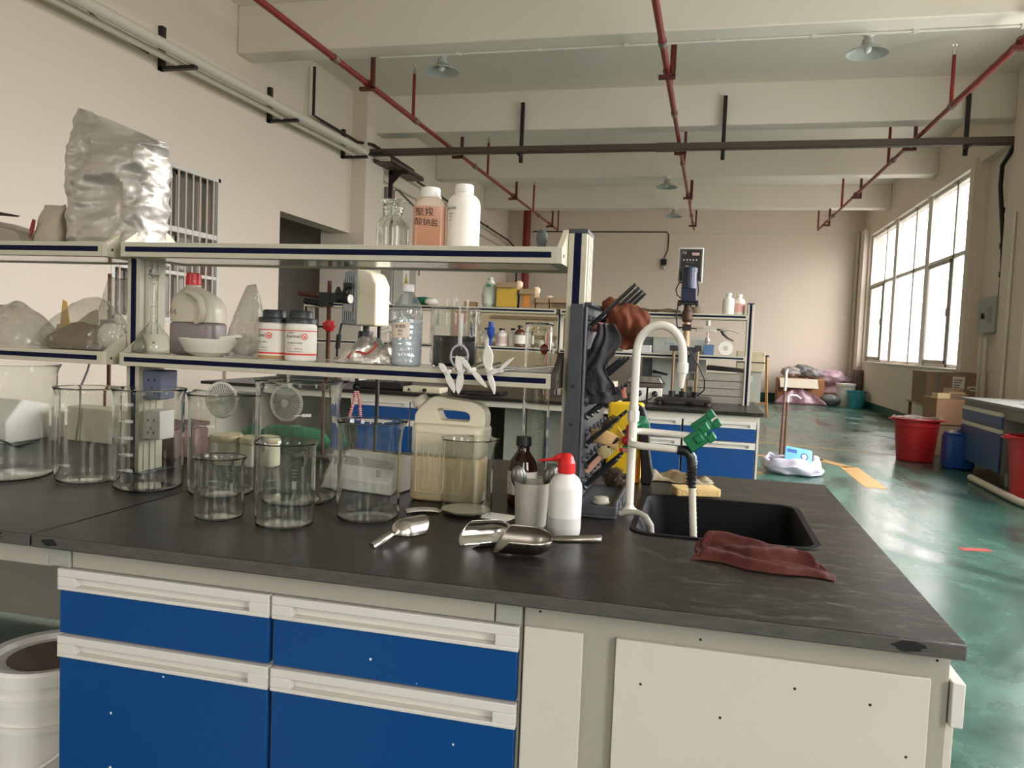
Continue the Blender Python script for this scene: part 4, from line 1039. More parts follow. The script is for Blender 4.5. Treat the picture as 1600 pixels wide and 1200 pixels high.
# scoops
def scoop(label,loc,rz,L=.085,W=.032,hl=.07,tilt=0,roll=0,m=None,deep=1.0,hang=0,flip=False):
    """feed scoop: open half-round trough that closes round at the back, tubular handle"""
    t=thing('metal_scoop',label,'scoop',loc); t.rotation_euler=Euler((roll,tilt,rz))
    def f(u,v):
        # u around -90..90, v from back (0) to lip (1)
        a=(-.5+u)*pi*(1.12)
        q=min(1,v/.38); prof=sqrt(max(0,1-(1-q)**2))
        w_=W*prof; x=L*v - (0 if v<.5 else (1-cos(a))*.22*L*(v-.5)*2*(1 if True else 0))
        y=w_*sin(a); z=W*deep-(W*deep*prof)*cos(a)
        return (x,y,z if not flip else z)
    g=G().grid(24,20,f)
    b=obj('scoop_bowl',g,m or M_STEEL,t,solid=.0012)
    hp=Vector((.002,0,W*deep*1.0)); 
    g=G().tube([hp+Vector((.004,0,0)),hp+Vector((-.006,0,0)),hp+Vector((-.010,0,0)),hp+Vector((-hl,0,hang)),hp+Vector((-hl-.002,0,hang))],[.006,.007,.0085,.0095,.008],16)
    obj('scoop_handle',g,m or M_STEEL,t)
    return t
M_DULLS=mat('dull_steel',(150,144,134),.3,1.0,var=.15,scale=25,rvar=.1)
# left one lies face down: bowl up
scoop('steel scoop lying face down with its handle towards the front, left of the other two',(-1.068,.222,.851+.050),radians(63),L=.092,W=.030,hl=.060,roll=pi,deep=1.0,hang=.018)
scoop('shiny steel scoop with its open mouth facing left, the one in the middle',(-.832,.345,.8515),radians(217),L=.125,W=.034,hl=.05,m=M_CHROME,deep=.9,roll=-.55)
scoop('dull steel scoop lying on its back with its handle pointing right, overlapping the middle one',(-.722,.262,.8515),radians(192),L=.125,W=.035,hl=.100,m=M_DULLS,deep=1.1,hang=.010,tilt=-.04,roll=-.30)
# cloths
def cloth(name,label,cat,loc,nx,ny,fn,m,rz=0,thick=.003,sub=1):
    o=obj(name,G().grid(nx,ny,fn),m,loc=loc,rot=(0,0,rz),solid=thick,sub=sub); return tag(o,label,cat)
M_RAGR=mat('dark_red_rag',(78,30,22),.9,var=.25,scale=30,bump=.4,bscale=300)
def f(u,v):
    x=(u-.5)*.26*(1-.1*v)+.01*sin(v*7)+ (.03*(1-v) if u>.5 else 0); y=(v-.5)*.16+.012*sin(u*9)-.03*u
    n_=noise.noise(Vector((u*3,v*3,1)))
    z=.006+.024*max(0,sin(v*9+u*2.5+n_*2))*(.5+.5*v)+.008*n_+.014*max(0,v-.75)*4*(.6+.4*sin(u*5))+.003*abs(sin(u*17+v*6+n_*5))
    if v<.12: z*=v/.12
    if u<.06 or u>.95: z*=.4
    return (x,y,max(.002,z))
cloth('cleaning_cloth','dark red cloth lying on the worktop in front of the sink','cloth',(-.300,.405,.8505),46,34,f,M_RAGR,rz=-.12,thick=.003)
M_RAGG=mat('dirty_glove_fabric',(150,138,116),.9,var=.45,scale=40,bump=.4,bscale=250)
def f(u,v):
    x=(u-.5)*.22; y=(v-.5)*.11+.02*sin(u*6); n_=noise.noise(Vector((u*4.5,v*3.5,4)))
    e=min(u,1-u,v,1-v)*7; e=min(1,e)
    z=(.016+.022*n_+.014*sin(u*11+v*4))*e
    return (x+.012*noise.noise(Vector((v*5,u,0))),y+.02*noise.noise(Vector((u*6,v,2))),max(.002,z))
cloth('work_glove','dirty crumpled work glove behind the sink','glove',(-.487,1.33,.8505),40,26,f,M_RAGG,thick=.004)
t=obj('sponge',G().rbox(-.068,.068,-.036,.036,0,.024,.006,4,.003),mat('yellow_sponge',(214,184,124),.95,var=.12,scale=60,bump=.6,bscale=180),loc=(-.432,1.085,.855),rot=(0,0,.32)); tag(t,'yellow sponge on the back edge of the sink','sponge')

# ---------------------------------------------------------------- faucet
t=thing('tap_pipe','white plastic gooseneck tap pipe rising beside the sink','tap',(-.606,.770,ZB))
M_PIPEW=mat('white_pvc_pipe',(222,216,204),.35,var=.08,scale=30)
g=G(); g.tube([(0,0,0),(0,0,.27)],.0115,16); obj('lower_pipe',g,M_PIPEW,t)
obj('base_flange',G().lathe([(0,0),(.024,0),(.024,.006),(.015,.012),(.0115,.02),(0,.02)],20),M_PIPEW,t)
g=G(); g.lathe([(.0,.248),(.0155,.248),(.016,.252),(.016,.274),(.013,.278),(.0,.278)],6); g.lathe([(0,.276),(.012,.276),(.014,.29),(.0,.29)],16)
obj('coupling_nut',g,M_PIPEW,t)
pts=[(0,0,.28),(0,0,.42)]+[(.061-.061*cos(pi*i/16),0,.435+.075*sin(pi*i/16)) for i in range(17)]
pts=[(x-.004*0,y,z) for x,y,z in pts]; pts+=[(.124,0,.40)]
obj('gooseneck',G().tube(pts,.0112,16),M_PIPEW,t)
obj('nozzle',G().tube([(.124,0,.412),(.124,0,.400),(.1235,0,.385),(.1235,0,.384),(.1215,0,.350),(.1205,0,.345)],[.0145,.015,.0145,.0105,.007,.0065],16),M_PIPEW,t)
# two side arms with green taps
for k,(dy,zz,x1) in enumerate(((-.07,.192,.135),(.062,.216,.150))):
    sgn=-1 if dy<0 else 1
    p=[(0,.0,zz+.0),(-.002,.3*dy,zz),(.004,.8*dy,zz),(.03,dy,zz-.001),(x1,dy,zz-.004)]
    a=obj('side_arm',G().tube(p,.0095,14),M_PIPEW,t)
    # green tap head: chunky block with lobes, tilted up to the right
    M_=Matrix.Translation((x1+.042,dy,zz+.030))@Matrix.Rotation(radians(-38),4,'Y')
    h=G(); h.M=M_
    h.box(-.036,.020,-.018,.018,-.020,.022); h.box(.014,.036,-.020,.020,-.025,-.004); h.box(.014,.036,-.020,.020,.004,.026); h.box(-.012,.010,-.024,.024,-.010,.012)
    obj('green_tap_head',h,M_GREEN,a,bevel=.003)
    if k==0:
        e=G(); e.tube([(x1-.012,dy,zz-.004),(x1+.012,dy,zz-.006),(x1+.024,dy,zz-.022),(x1+.027,dy,zz-.05),(x1+.030,dy,zz-.10)],[.0125,.014,.0145,.013,.0105],14)
        rnd=random.Random(2)
        for i in range(7):
            z_=zz-.03-.01*i; e.tube([(x1+.0265+.0115*cos(b)*1.1,dy+.0125*sin(b),z_+.004*sin(b+i)) for b in [2*pi*j/12 for j in range(12)]],.0018,5,closed=True)
        obj('black_tape_elbow',e,mat('black_tape',(26,26,26),.28,var=.1),t)
        ho=G(); n=44; P=[];R_=[]
        for i in range(n+1):
            q=i/n; P.append((x1+.030+.020*q,dy,zz-.098-.27*q)); R_.append(.0088+(.0009 if i%2 else 0))
        ho.tube(P,R_,12); obj('ribbed_hose',ho,mat('grey_white_hose',(196,190,172),.5,var=.08),t)
for k,(dx,dy,zz,mm,nm,r) in enumerate(((-.018,.03,.190,M_RED,'red_valve_knob',.013),(.016,.075,.235,M_GREEN,'green_valve_wheel',.022))):
    g=G(); g.M=Matrix.Translation((dx,dy,zz))@Matrix.Rotation(pi/2,4,'X')
    g.lathe([(0,-.006),(r*.8,-.006),(r,-.002),(r,.006),(r*.7,.011),(0,.012)],18,fn=lambda r_,z_,a:(r_*(1+.05*cos(6*a)),z_)); g.M=None
    g.tube([(dx,dy,zz),(0,0,zz)],.005,8)
    obj(nm,g,mm,t)
obj('red_valve_body',G().box(-.02,-.006,.02,.04,.195,.235),M_RED,t,bevel=.003)
# drain hose curving into the sink
pts=[(-.625,.690,.8605),(-.600,.692,.8665),(-.575,.690,.868),(-.555,.685,.860),(-.540,.68,.84),(-.532,.68,.78),(-.53,.68,.70)]
tag(obj('drain_hose',G().tube([Vector(p)-Vector(pts[0]) for p in pts],.0075,12),mat('clear_hose',(186,182,168),.3,trans=.3,var=.05),loc=pts[0]),'pale hose looping over the left rim of the sink','hose')
# ================================================================ DRYING RACK
t=thing('drying_rack','dark grey plastic peg drying rack standing beside the rack post','drying rack',(-.737,.66,ZB))
D=.50; HT=.555
M_RACK=mat('dark_grey_rack_plastic',(60,63,68),.42,var=.1,scale=6)
g=G(); g.box(-.002,.003,.0,D,.035,HT-.004)
# unused mounting nubs on the panel
for z in (.52,.43,.39,.30,.21,.14,.085):
    for i in range(6):
        y=.06+i*.08+(.04 if int(z*100)%2 else 0)
        g.M=Matrix.Translation((.003,y,z))@Matrix.Rotation(pi/2,4,'Y'); g.lathe([(.004,0),(.009,0),(.009,.006),(.006,.010),(.004,.010),(.004,.002)],10); g.M=None
obj('back_panel',g,M_RACK,t)
g=G(); g.prism([(-.042,.012),(.004,.012),(.0,HT),(-.034,HT)],'y',-.008,.014)
g.box(.0032,.009,-.008,.012,.05,HT-.006)
obj('front_frame',g,M_RACK,t,bevel=.002)
obj('top_frame',G().box(-.002,.018,.014,D,HT-.004,HT+.006),M_RACK,t,bevel=.002)
g=G(); g.box(.003,.108,-.006,D,0,.008).box(.003,.108,-.006,.004,.008,.032).box(.100,.108,.004,D,.008,.04).box(.003,.108,D-.008,D,.008,.04).box(.003,.100,.004,D,.020,.026)
for i in range(5): g.box(.108,.111,.05+i*.1,.07+i*.1,.004,.036)
obj('drip_tray',g,M_RACK,t,bevel=.0015)
g=G(); 
for z in (.34,.24): g.cyl((-.02,-.0085,z),(-.02,-.0075,z),.005,14)
obj('frame_hole',g,M_BLACK,t)
# pegs: individual rods, seven rows
def peg(y,z,L=.115,dx=.72,dz=.72):
    d=Vector((dx,0,dz)).normalized(); p=Vector((.004,y,z)); 
    g=G()
    g.tube([p,p+d*L],[.0056,.0042],8); 
    for a in (0,pi/2,pi,1.5*pi):
        n=Vector((0,1,0))*cos(a)+Vector((-dz,0,dx)).normalized()*sin(a)
        g.tube([p+n*.0045,p+d*(L*.96)+n*.0034],[.0022,.0018],5)
    g.tube([p+d*L,p+d*(L+.004)],[.006,.0045],8)
    g.M=Matrix.Translation(p)@d.to_track_quat('Z','Y').to_matrix().to_4x4(); g.lathe([(0,-.002),(.012,-.002),(.012,.004),(.007,.008)],12); g.M=None
    obj('peg',g,M_RACK if False else mat('black_peg_plastic',(34,36,38),.4,var=.1),t)
rows=[(.495,(.07,.19,.31,.43)),(.335,(.09,.2,.32)),(.255,(.08,.17,.30)),(.175,(.10,.21,.33)),(.115,(.12,.25,.38)),(.058,(.11,.19,.27))]
for z,ys_ in rows:
    for y in ys_: peg(y,z,.165 if z>.4 else .118,.72,.66 if z<.4 else .72)
# cloths hanging on the pegs
M_BRC=mat('brown_cloth',(98,49,25),.92,var=.15,scale=16,bump=.4,bscale=260)
def drape(name,label,cat,ctr,wx,wz,m,seed,amp=.012,shape=None,ry=0,yaw=.9,cn=(30,26),sub=1):
    def f(u,v):
        a=(u-.5); q=noise.noise(Vector((u*2.5+seed,v*2.0,seed))); r=noise.noise(Vector((u*6+seed,v*4,seed+3)))
        px=a*wx*(shape(v) if shape else 1); pz=(v-.5)*wz+.05*wz*sin(u*5+seed)
        d=amp*(q*2.2+r+.8*sin(u*12+q*3+v*2))
        return (px,d+.02*(v-.5)**2*4,pz)
    g=G().grid(cn[0],cn[1],f)
    o=obj(name,g,m,loc=ctr,rot=(0,ry,yaw),solid=.0035,sub=sub); return tag(o,label,cat)
# brown cloth: lumpy folded bundle thrown over the upper pegs
def bun(d):
    return 1+.20*noise.noise(d*2.2+Vector((3,1,7)))+.09*abs(noise.noise(d*5))
def brown(u,v):
    # runs from the back over the pegs (v=0 top) and down (v=1) with folds; a quad silhouette
    q=noise.noise(Vector((u*3,v*3,2.2))); r=noise.noise(Vector((u*7,v*5,5.1)))
    top=Vector((-.035+.115*u,0,.055-.03*(2*u-1)**2)); left=Vector((-.06,0,-.03)); 
    P00=Vector((-.035,0,.052)); P10=Vector((.075,0,.028)); P01=Vector((-.062,0,-.022)); P11=Vector((.0,0,-.115))
    Pm=Vector((.062,0,-.05))
    p=(P00*(1-u)+P10*u)*(1-v)+(P01*(1-u)**2+P11*2*u*(1-u)*.9+Pm*u*u+P11*.0)*v/((1-u)**2+2*u*(1-u)*.9+u*u)
    fold=.012*sin(u*13+q*4)*v**.7+.016*q+.006*r
    p.z+=.015*sin(pi*u)*(1-v)+.004*r
    p.y=fold-.035*sin(pi*min(1,v*1.1))*.9-.012*sin(pi*u)
    return tuple(p)
o=obj('cleaning_cloth',G().grid(40,34,brown),M_BRC,loc=(-.655,.865,1.365),solid=.004,sub=1,rot=(0,0,.25)); tag(o,'brown cloth thrown over the upper pegs of the drying rack','cloth')
g=G(); g.ball((0,0,0),.028,20,14,(1,.8,.9),fn=lambda d:1+.3*noise.noise(d*2.4)); 
o2=obj('cloth_knot',g,M_BRC,o,loc=(-.035,.0,.045))
def dn(u,v):
    q=noise.noise(Vector((u*2.5,v*4,9))); r=noise.noise(Vector((u*7,v*9,2)))
    w_=.031+.016*sin(v*6.0)**2; x=-.042+.026*(1-v)+(u-.5)*w_*2*(.8 if v<.35 else 1)+.012*sin(v*9)
    if v>.8: x+=(v-.8)*.22*u
    return (x, .010*sin(u*9+q*4)+.014*q, .085-.225*v+.012*r*(1 if v>.8 else .4)+(.02*u if v>.85 else 0))
M_GRYC=mat('grey_cloth',(66,65,66),.92,var=.12,scale=14,bump=.35,bscale=240)
o=obj('grey_cloth',G().grid(26,44,dn),M_GRYC,loc=(-.672,.735,1.275),solid=.003,sub=1); tag(o,'grey cloth hanging below the brown one on the drying rack pegs','cloth')
g=G(); pts=[(.012*cos(a)*(1 if a<5 else .6),0,.014*sin(a)) for a in [pi*.2+i*.32 for i in range(17)]]
obj('black_curl_print',G().tube(pts,.0018,6),M_INK,o,loc=(-.048,-.022,-.055))
o=obj('pink_rag',G().ball((0,0,0),.022,16,10,(1,.7,.6),fn=lambda d:1+.25*noise.noise(d*3)),mat('pink_fabric',(196,120,104),.9,var=.1),loc=(-.716,.79,1.350)); tag(o,'small pink rag stuck at the top of the drying rack panel','rag')
# brushes and spatulas kept on the pegs
t=thing('bottle_brush','brown bristle bottle brush resting on the middle pegs','brush',(-.682,.80,1.075)); t.rotation_euler=Euler((0,radians(42),0))
g=G(); rnd=random.Random(8)
for i in range(420):
    a=rnd.uniform(0,2*pi);z=rnd.uniform(-.035,.04); r=.015
    g.tube([(0,0,z),(r*cos(a),r*sin(a),z+rnd.uniform(-.003,.003))],.0005,3,cap=False)
obj('bristles',g,mat('brown_bristle',(92,80,66),.8,var=.3),t)
obj('wire_handle',G().tube([(0,0,-.09),(0,0,.04)],.0016,6),M_STEEL,t)
t=thing('round_brush','round steel wool brush lying at the foot of the drying rack','brush',(-.672,.99,.902))
g=G(); rnd=random.Random(9)
for i in range(900):
    d=Vector((rnd.gauss(0,1),rnd.gauss(0,1),rnd.gauss(0,1))).normalized()
    p=Vector((d.x*.030,d.y*.024,d.z*.030)); q=Vector((rnd.gauss(0,1),rnd.gauss(0,1),rnd.gauss(0,1)))*.006
    g.tube([p*.72,p+q*.6,p*.98-q*.8],.0005,3,cap=False)
obj('wool_bristles',g,mat('steel_wool',(96,80,64),.5,.4,var=.3),t)
obj('brush_core',G().ball((0,0,0),.023,14,10),mat('brush_core',(52,42,34),.9),t)
t=thing('scrub_sponge','tan curved sponge band hooked on the lower pegs','sponge',(-.690,.80,1.050))
def f(u,v):
    a=-1.5+2.6*u; return (-.03+.072*u,-.024*cos(a)-.0,.018-.016*u-.040*v+.010*sin(u*3))
obj('sponge_band',G().grid(24,6,f),mat('tan_sponge',(214,176,124),.9,var=.08,scale=40,bump=.3,bscale=150),t,solid=.010,bevel=0)
obj('green_scouring_pad',G().rbox(-.018,.03,-.012,.012,-.047,-.036,.005),mat('green_pad',(92,140,116),.95),t)
o=obj('yellow_scraper',G().prism([(0,.03),(.022,.0),(.012,-.03),(-.01,-.012)],'y',-.004,.004),mat('yellow_plastic',(230,196,70),.5),loc=(-.652,.83,1.045)); tag(o,'small yellow scraper beside the tan sponge on the pegs','scraper')
t=thing('paint_brush','small worn brush with a pink wooden handle hung between the lower pegs','brush',(-.70,.78,.985)); t.rotation_euler=Euler((0,radians(38),0))
obj('brush_handle',G().rbox(-.008,.008,-.005,.005,-.045,.012,.003),mat('pink_wood',(196,150,126),.7),t)
obj('brush_hair',G().ball((0,0,.03),.018,14,8,(1,.6,1.1),fn=lambda d:1+.3*noise.noise(d*4)),mat('cream_hair',(190,172,132),.95,var=.25,scale=40),t)
o=obj('clear_plastic_lid',G().lathe([(0,0),(.020,0),(.023,.003),(.023,.007),(.020,.008),(.020,.016),(.017,.018),(0,.016)],24),mat('milky_cap',(200,196,180),.4,trans=.2),loc=(-.676,.715,ZB+.0265)); tag(o,'clear white bottle cap on the front of the drip tray','cap')
o=obj('test_tube_brush',G().tube([(0,0,0),(.02,0,.026)],.009,10),M_STEEL,loc=(-.715,.80,1.04)); tag(o,'small metal cap end held between the pegs','tube')
o=obj('stopper',G().lathe([(0,0),(.022,0),(.017,.018),(.017,.03),(0,.03)],18),mat('brown_rag2',(128,72,48),.9,var=.2),loc=(-.66,.89,1.145)); o.location=(-.655,.86,1.155); tag(o,'rust brown cap stuck on a middle peg','cap')
# yellow packet and black handle behind the rack
t=thing('detergent_packet','yellow packet with round red and green logos behind the drying rack','packet',(-.665,1.26,ZB))
def ym():
    m=mat('yellow_print',(240,196,30),.45,var=.04)
    return m
g=G(); g.rbox(-.062,.052,-.04,.04,0,.262,.012,4,.01)
g.mat(1); g.prism([(-.0,.002),(.052,.002),(.052,.10),(.03,.06)],'y',-.0412,-.0402)
obj('packet_body',g,[ym(),mat('orange_print',(226,128,28),.45)],t)
for z in (.115,.155):
    g=G(); 
    n=14
    g.prism([(.016*cos(pi*i/n),z+.014*sin(pi*i/n)) for i in range(n+1)],'y',-.0425,-.0412); g.mat(1)
    g.prism([(-.018,z-.002),(.018,z-.002),(.016,z-.014),(-.016,z-.014)],'y',-.0425,-.0412); g.mat(2)
    lettering(g,'888',.010,(0,-.0432,z-.008))
    obj('round_logo',g,[M_GREEN,M_RED,M_PAPER],t)
t=thing('black_spray_handle','black curved plastic handle behind the white tap pipe','handle',(-.588,1.22,ZB))
obj('handle_body',G().prism([(-.018,0),(.014,0),(.02,.03),(.012,.07),(.004,.11),(.0,.20),(-.02,.25),(-.04,.262),(-.04,.20),(-.024,.10)],'y',-.02,.02),M_BLACK,t,bevel=.005)
# ================================================================ LOWER SHELF OF THE RACK
ZL=1.2222
def put(o): return o
t=thing('volumetric_flask','pear shaped glass flask with a long narrow neck on the lower shelf','flask',(-2.047,.68,ZL))
R=.056
prof=[(0,0),(.052,0),(.057,.006),(.055,.025),(.042,.055),(.022,.078),(.0115,.092),(.0105,.10),(.0105,.222),(.014,.227),(.012,.229)]
inn=[(max(0,r-.002),z+(.002 if r>.02 else 0)) for r,z in reversed(prof[1:-2])]+[(0,.003)]
obj('flask_body',G().lathe(prof+inn,36),M_GLASS,t)
g=G().lathe([(0,.205),(.0078,.21),(.009,.23),(.016,.235),(.014,.248),(.006,.255),(.004,.268),(0,.27)],20); obj('glass_stopper',g,M_GLASS,t)
obj('ring_mark',G().lathe([(.0107,.140),(.011,.1405),(.0107,.141)],20),M_INK,t)
# jug with red cap
t=thing('plastic_jug','translucent handled jug with a red cap and murky liquid on the lower shelf','jug',(-1.924,.725,ZL))
g=G(); g.rbox(-.078,.078,-.05,.05,.0,.098,.03,6,.010); obj('liquid_part',g,mat('murky_violet_liquid',(128,116,116),.35,trans=.1,var=.05),t)
g=G(); 
def ring(z,w_,d_,cx=0,n=28): 
    return [(cx+w_*abs(cos(a))**(.42 if w_>.06 else .8)*(1 if cos(a)>=0 else -1),d_*abs(sin(a))**(.42 if w_>.06 else .8)*(1 if sin(a)>=0 else -1),z) for a in [2*pi*i/n for i in range(n)]]
L_=[(.0985,.077,.049,0),(.125,.077,.049,0),(.15,.074,.048,0),(.172,.064,.044,-.006),(.19,.045,.036,-.014),(.200,.028,.026,-.018),(.206,.021,.021,-.019),(.222,.021,.021,-.019)]
vs=[p for z,a,b,c in L_ for p in ring(z,a,b,c)]; n=28
g._add(vs,[(i*n+j,i*n+(j+1)%n,(i+1)*n+(j+1)%n,(i+1)*n+j) for i in range(len(L_)-1) for j in range(n)]+[tuple(reversed(range(n))),tuple((len(L_)-1)*n+j for j in range(n))])
obj('jug_body',g,mat('cloudy_hdpe',(206,198,176),.35,trans=.25,var=.05),t)
obj('jug_handle',G().tube([(-.005,-.046,.188),(.02,-.055,.182),(.045,-.057,.165),(.054,-.057,.13),(.046,-.055,.105),(.028,-.052,.098)],[.010,.010,.0105,.0105,.010,.008],12),mat('cloudy_hdpe',(206,198,176)),t)
obj('red_cap',G().lathe([(0,.210),(.0225,.210),(.023,.213),(.021,.244),(.019,.246),(0,.246)],28,(-.019,0,0),fn=lambda r,z,a:(r*(1+(.025*cos(26*a) if r>.019 else 0)),z)),M_RED,t)
g=G(); g.tube([(-.066,-.0505,.122),(-.056,-.0505,.138),(-.060,-.0505,.118),(-.045,-.0505,.134),(-.042,-.0505,.118)],.0008,5); obj('pen_mark',g,M_INK,t)
# porcelain dish
t=thing('evaporating_dish','white porcelain dish with a spout in front of the jug','dish',(-1.840,.655,ZL))
g=G(); g.lathe([(0,0),(.040,0),(.062,.012),(.076,.034),(.083,.050),(.0815,.0515),(.073,.034),(.058,.014),(.036,.005),(0,.004)],44,fn=lambda r,z,a:(r+(.014*math.exp(-(((a+pi)%(2*pi)-pi+.1)/.16)**2) if z>.045 else 0),z+(.004*math.exp(-(((a+pi)%(2*pi)-pi+.1)/.16)**2) if z>.045 else 0)))
obj('dish_bowl',g,mat('porcelain',(226,220,206),.15,coat=.6,var=.02),t)
g=G().prism([(0,0),(.06,.012),(.062,.02),(.0,.012)],'y',-.012,.012); obj('folded_paper_scoop',g,M_PAPER,t,loc=(.03,.02,.046))
def bagmesh(w_,d_,h,seed,top=.15,lean=0,n=(30,26),flat=.35,rough=.14):
    """standing crumpled bag: closed tube narrowing to a flat seal"""
    g=G(); nx,nz=n; vs=[];fs=[]
    for j in range(nz+1):
        v=j/nz
        ww=w_/2*(1-(1-top)*v**1.6); dd=d_/2*(1-v**2.2)*(1 if v>.05 else .9)+.002
        if v<.06: ww*=.9+.1*v/.06
        for i in range(nx):
            a=2*pi*i/nx; c_,s_=cos(a),sin(a)
            k=1+rough*noise.noise(Vector((c_*2+seed,s_*2,v*4)))+rough*.5*noise.noise(Vector((c_*5+seed,s_*5,v*9)))
            e=.62
            vs.append((ww*k*abs(c_)**e*(1 if c_>=0 else -1)+lean*v,dd*k*abs(s_)**e*(1 if s_>=0 else -1),h*v*(1+.04*noise.noise(Vector((c_*2,s_,seed))))))
    for j in range(nz):
        for i in range(nx): fs.append((j*nx+i,j*nx+(i+1)%nx,(j+1)*nx+(i+1)%nx,(j+1)*nx+i))
    fs.append(tuple(reversed(range(nx)))); fs.append(tuple(nz*nx+i for i in range(nx)))
    return g._add(vs,fs)
t=thing('plastic_bag','milky zip bag of white powder standing left of the two black-lidded jars','bag',(-1.762,.72,ZL))
obj('bag_film',bagmesh(.125,.07,.215,3.3,top=.25,lean=.02,rough=.10),M_BAGM,t)
obj('powder',G().ball((0,0,.036),.05,24,12,(1,.5,.68),fn=lambda d:1+.1*noise.noise(d*3)),mat('white_powder',(214,206,194),.9,var=.04),t)
# the two jars
M_JARW=mat('white_hdpe_jar',(222,216,208),.4,var=.02); M_LIDD=mat('dark_green_black_lid',(38,44,42),.4,var=.1)
M_STR=mat('label_red',(206,62,46),.5,var=0); M_GT=mat('label_grey_text',(90,86,86),.6,var=0)
def kermel(label,x,y,turn,stain):
    t=thing('reagent_jar',label,'jar',(x,y,ZL),turn,'reagent jars with black lids')
    R=.0435
    obj('jar_body',G().lathe([(0,0),(.040,0),(R,.004),(R,.098),(R-.002,.104),(.037,.108),(0,.108)],40),M_JARW,t)
    obj('jar_lid',G().lathe([(0,.106),(.0445,.106),(.0445,.119),(.0435,.120),(.0335,.121),(.0325,.139),(.030,.142),(0,.142)],40),M_LIDD,t)
    g=G(); g.lathe([(R,.013),(R+.0005,.013),(R+.0005,.095),(R,.095)],40)
    g.mat(1); g.lathe([(R+.0005,.0165),(R+.0009,.0165),(R+.0009,.0215),(R+.0005,.0215)],40); g.lathe([(R+.0005,.0835),(R+.0009,.0835),(R+.0009,.086),(R+.0005,.086)],40)
    ph=-pi/2-.10; Rt=R+.0012
    g.mat(2); lettering(g,'Kermel',.0145,(0,0,.069),Rt,ph); lettering(g,'科密欧 ®',.005,(0,0,.0785),Rt,ph-.12)
    g.mat(3); lettering(g,'无水亚硫酸钠 (碳酸盐)',.0048,(0,0,.050),Rt,ph+.1); lettering(g,'AR   GB      净含量 500g',.0045,(0,0,.0345),Rt,ph+.1); lettering(g,'天津市科密欧化学试剂有限公司',.0036,(0,0,.0265),Rt,ph+.1)
    g.mat(1); lettering(g,'Sodium sulfite',.0038,(0,0,.0435),Rt,ph-.05)
    n=16; cz=.0685; cp=ph+.74; 
    def disc(r,rr_): g._add([(rr_*cos(cp+r*cos(2*pi*i/n)/R),rr_*sin(cp+r*cos(2*pi*i/n)/R),cz+r*sin(2*pi*i/n)) for i in range(n)],[tuple(range(n))],False)
    g.mat(1); disc(.0088,Rt+.0003)
    g.mat(4); disc(.0062,Rt+.0006)
    g.mat(1); g._add([((Rt+.0009)*cos(cp+x/R),(Rt+.0009)*sin(cp+x/R),cz+z) for x,z in ((-.004,-.001),(-.001,.003),(.001,.000),(.003,.003),(.004,-.003),(0,-.004))],[(0,1,2,3,4,5)],False)
    obj('jar_label',g,[M_PAPER,M_STR,M_INK,M_GT,mat('label_pink',(240,196,186),.5,var=0)],t)
    if stain: obj('stain_band',G().lathe([(R+.0001,.003),(R+.0004,.004),(R+.0004,.011),(R+.0001,.012)],40),mat('brown_stain_band',(170,132,82),.6),t)
    return t
kermel('left one of the two white reagent jars with black lids, brown stain at its foot',-1.633,.668,-.45,True)
kermel('right one of the two white reagent jars with black lids, full logo visible',-1.541,.655,.08,False)
# silver crumpled bag
t=thing('foil_bag','crumpled silver bag with red print lying on the lower shelf','bag',(-1.365,.70,ZL))
def fb(d): return 1+.22*noise.noise(d*2.6)+.12*abs(noise.noise(d*6.5))
def crum(u,v):
    x=(u-.5)*.185; w_=(.035+.02*sin(pi*min(1,u*1.2)))*(.3+.7*min(1,u*2.2))
    h=.012+.062*max(0,sin(pi*min(1,max(0,(u-.12)*1.12))))**.8
    a=pi*(v*1.02)-.03
    q=noise.noise(Vector((u*5,v*4,3))); r=noise.noise(Vector((u*13,v*9,8)))
    return (x+.006*r,-w_*cos(a)*(1+.25*q),max(.0012,h*sin(a)*(1+.28*q+.16*r)+.001))
M_FOIL=mat('silver_foil',(204,198,190),.34,.75,var=.06,bump=.4,bscale=60)
obj('bag_body',G().grid(64,36,crum),M_FOIL,t,sub=1,solid=.001)
g=G(); g.tube([(-.03,-.05,.015),(-.015,-.050,.03),(.005,-.052,.034),(.02,-.054,.03),(.035,-.056,.03),(.05,-.052,.045),(.055,-.045,.055),(.048,-.04,.06)],.0035,6); obj('red_print',g,mat('dull_red_print',(168,70,62),.4,var=0),t)
g=G(); g.tube([(.07,-.01,.035),(.095,-.015,.04),(.11,-.02,.048)],[.02,.028,.012],12); obj('bag_neck',g,M_FOIL,t)
# PET bottle
t=thing('plastic_bottle','clear ribbed plastic bottle with a white cap and paper label, half full','bottle',(-1.236,.69,ZL))
def fr_(r,z,a): return r*(1+(.012*cos(10*a) if .02<z<.13 else 0)),z
P=[(0,0),(.038,0),(.043,.006)]
for i in range(1,9): z=.006+.0155*i; P+= [(.0435,z-.006),(.0418,z-.002),(.0435,z+.002)]
P+=[(.0435,.150),(.043,.158),(.030,.182),(.018,.198),(.0125,.203),(.0125,.212),(0,.212)]
obj('bottle_body',G().lathe(P,44,fn=fr_),thin('pet_film',(238,240,240),.10,.05,milky=.17,milk=(206,210,212),bump=.25,bscale=20),t)
obj('water',G().lathe([(0,.002),(.037,.002),(.0405,.008),(.0405,.126),(0,.126)],36),mat('milky_water',(222,229,234),.3,trans=.12,ior=1.2,var=0),t)
obj('bottle_cap',G().lathe([(0,.205),(.0165,.205),(.017,.207),(.0165,.224),(.015,.226),(0,.226)],28,fn=lambda r,z,a:(r*(1+(.02*cos(28*a) if r>.0155 else 0)),z)),M_WHITEP,t)
R=.0442; cz=.098
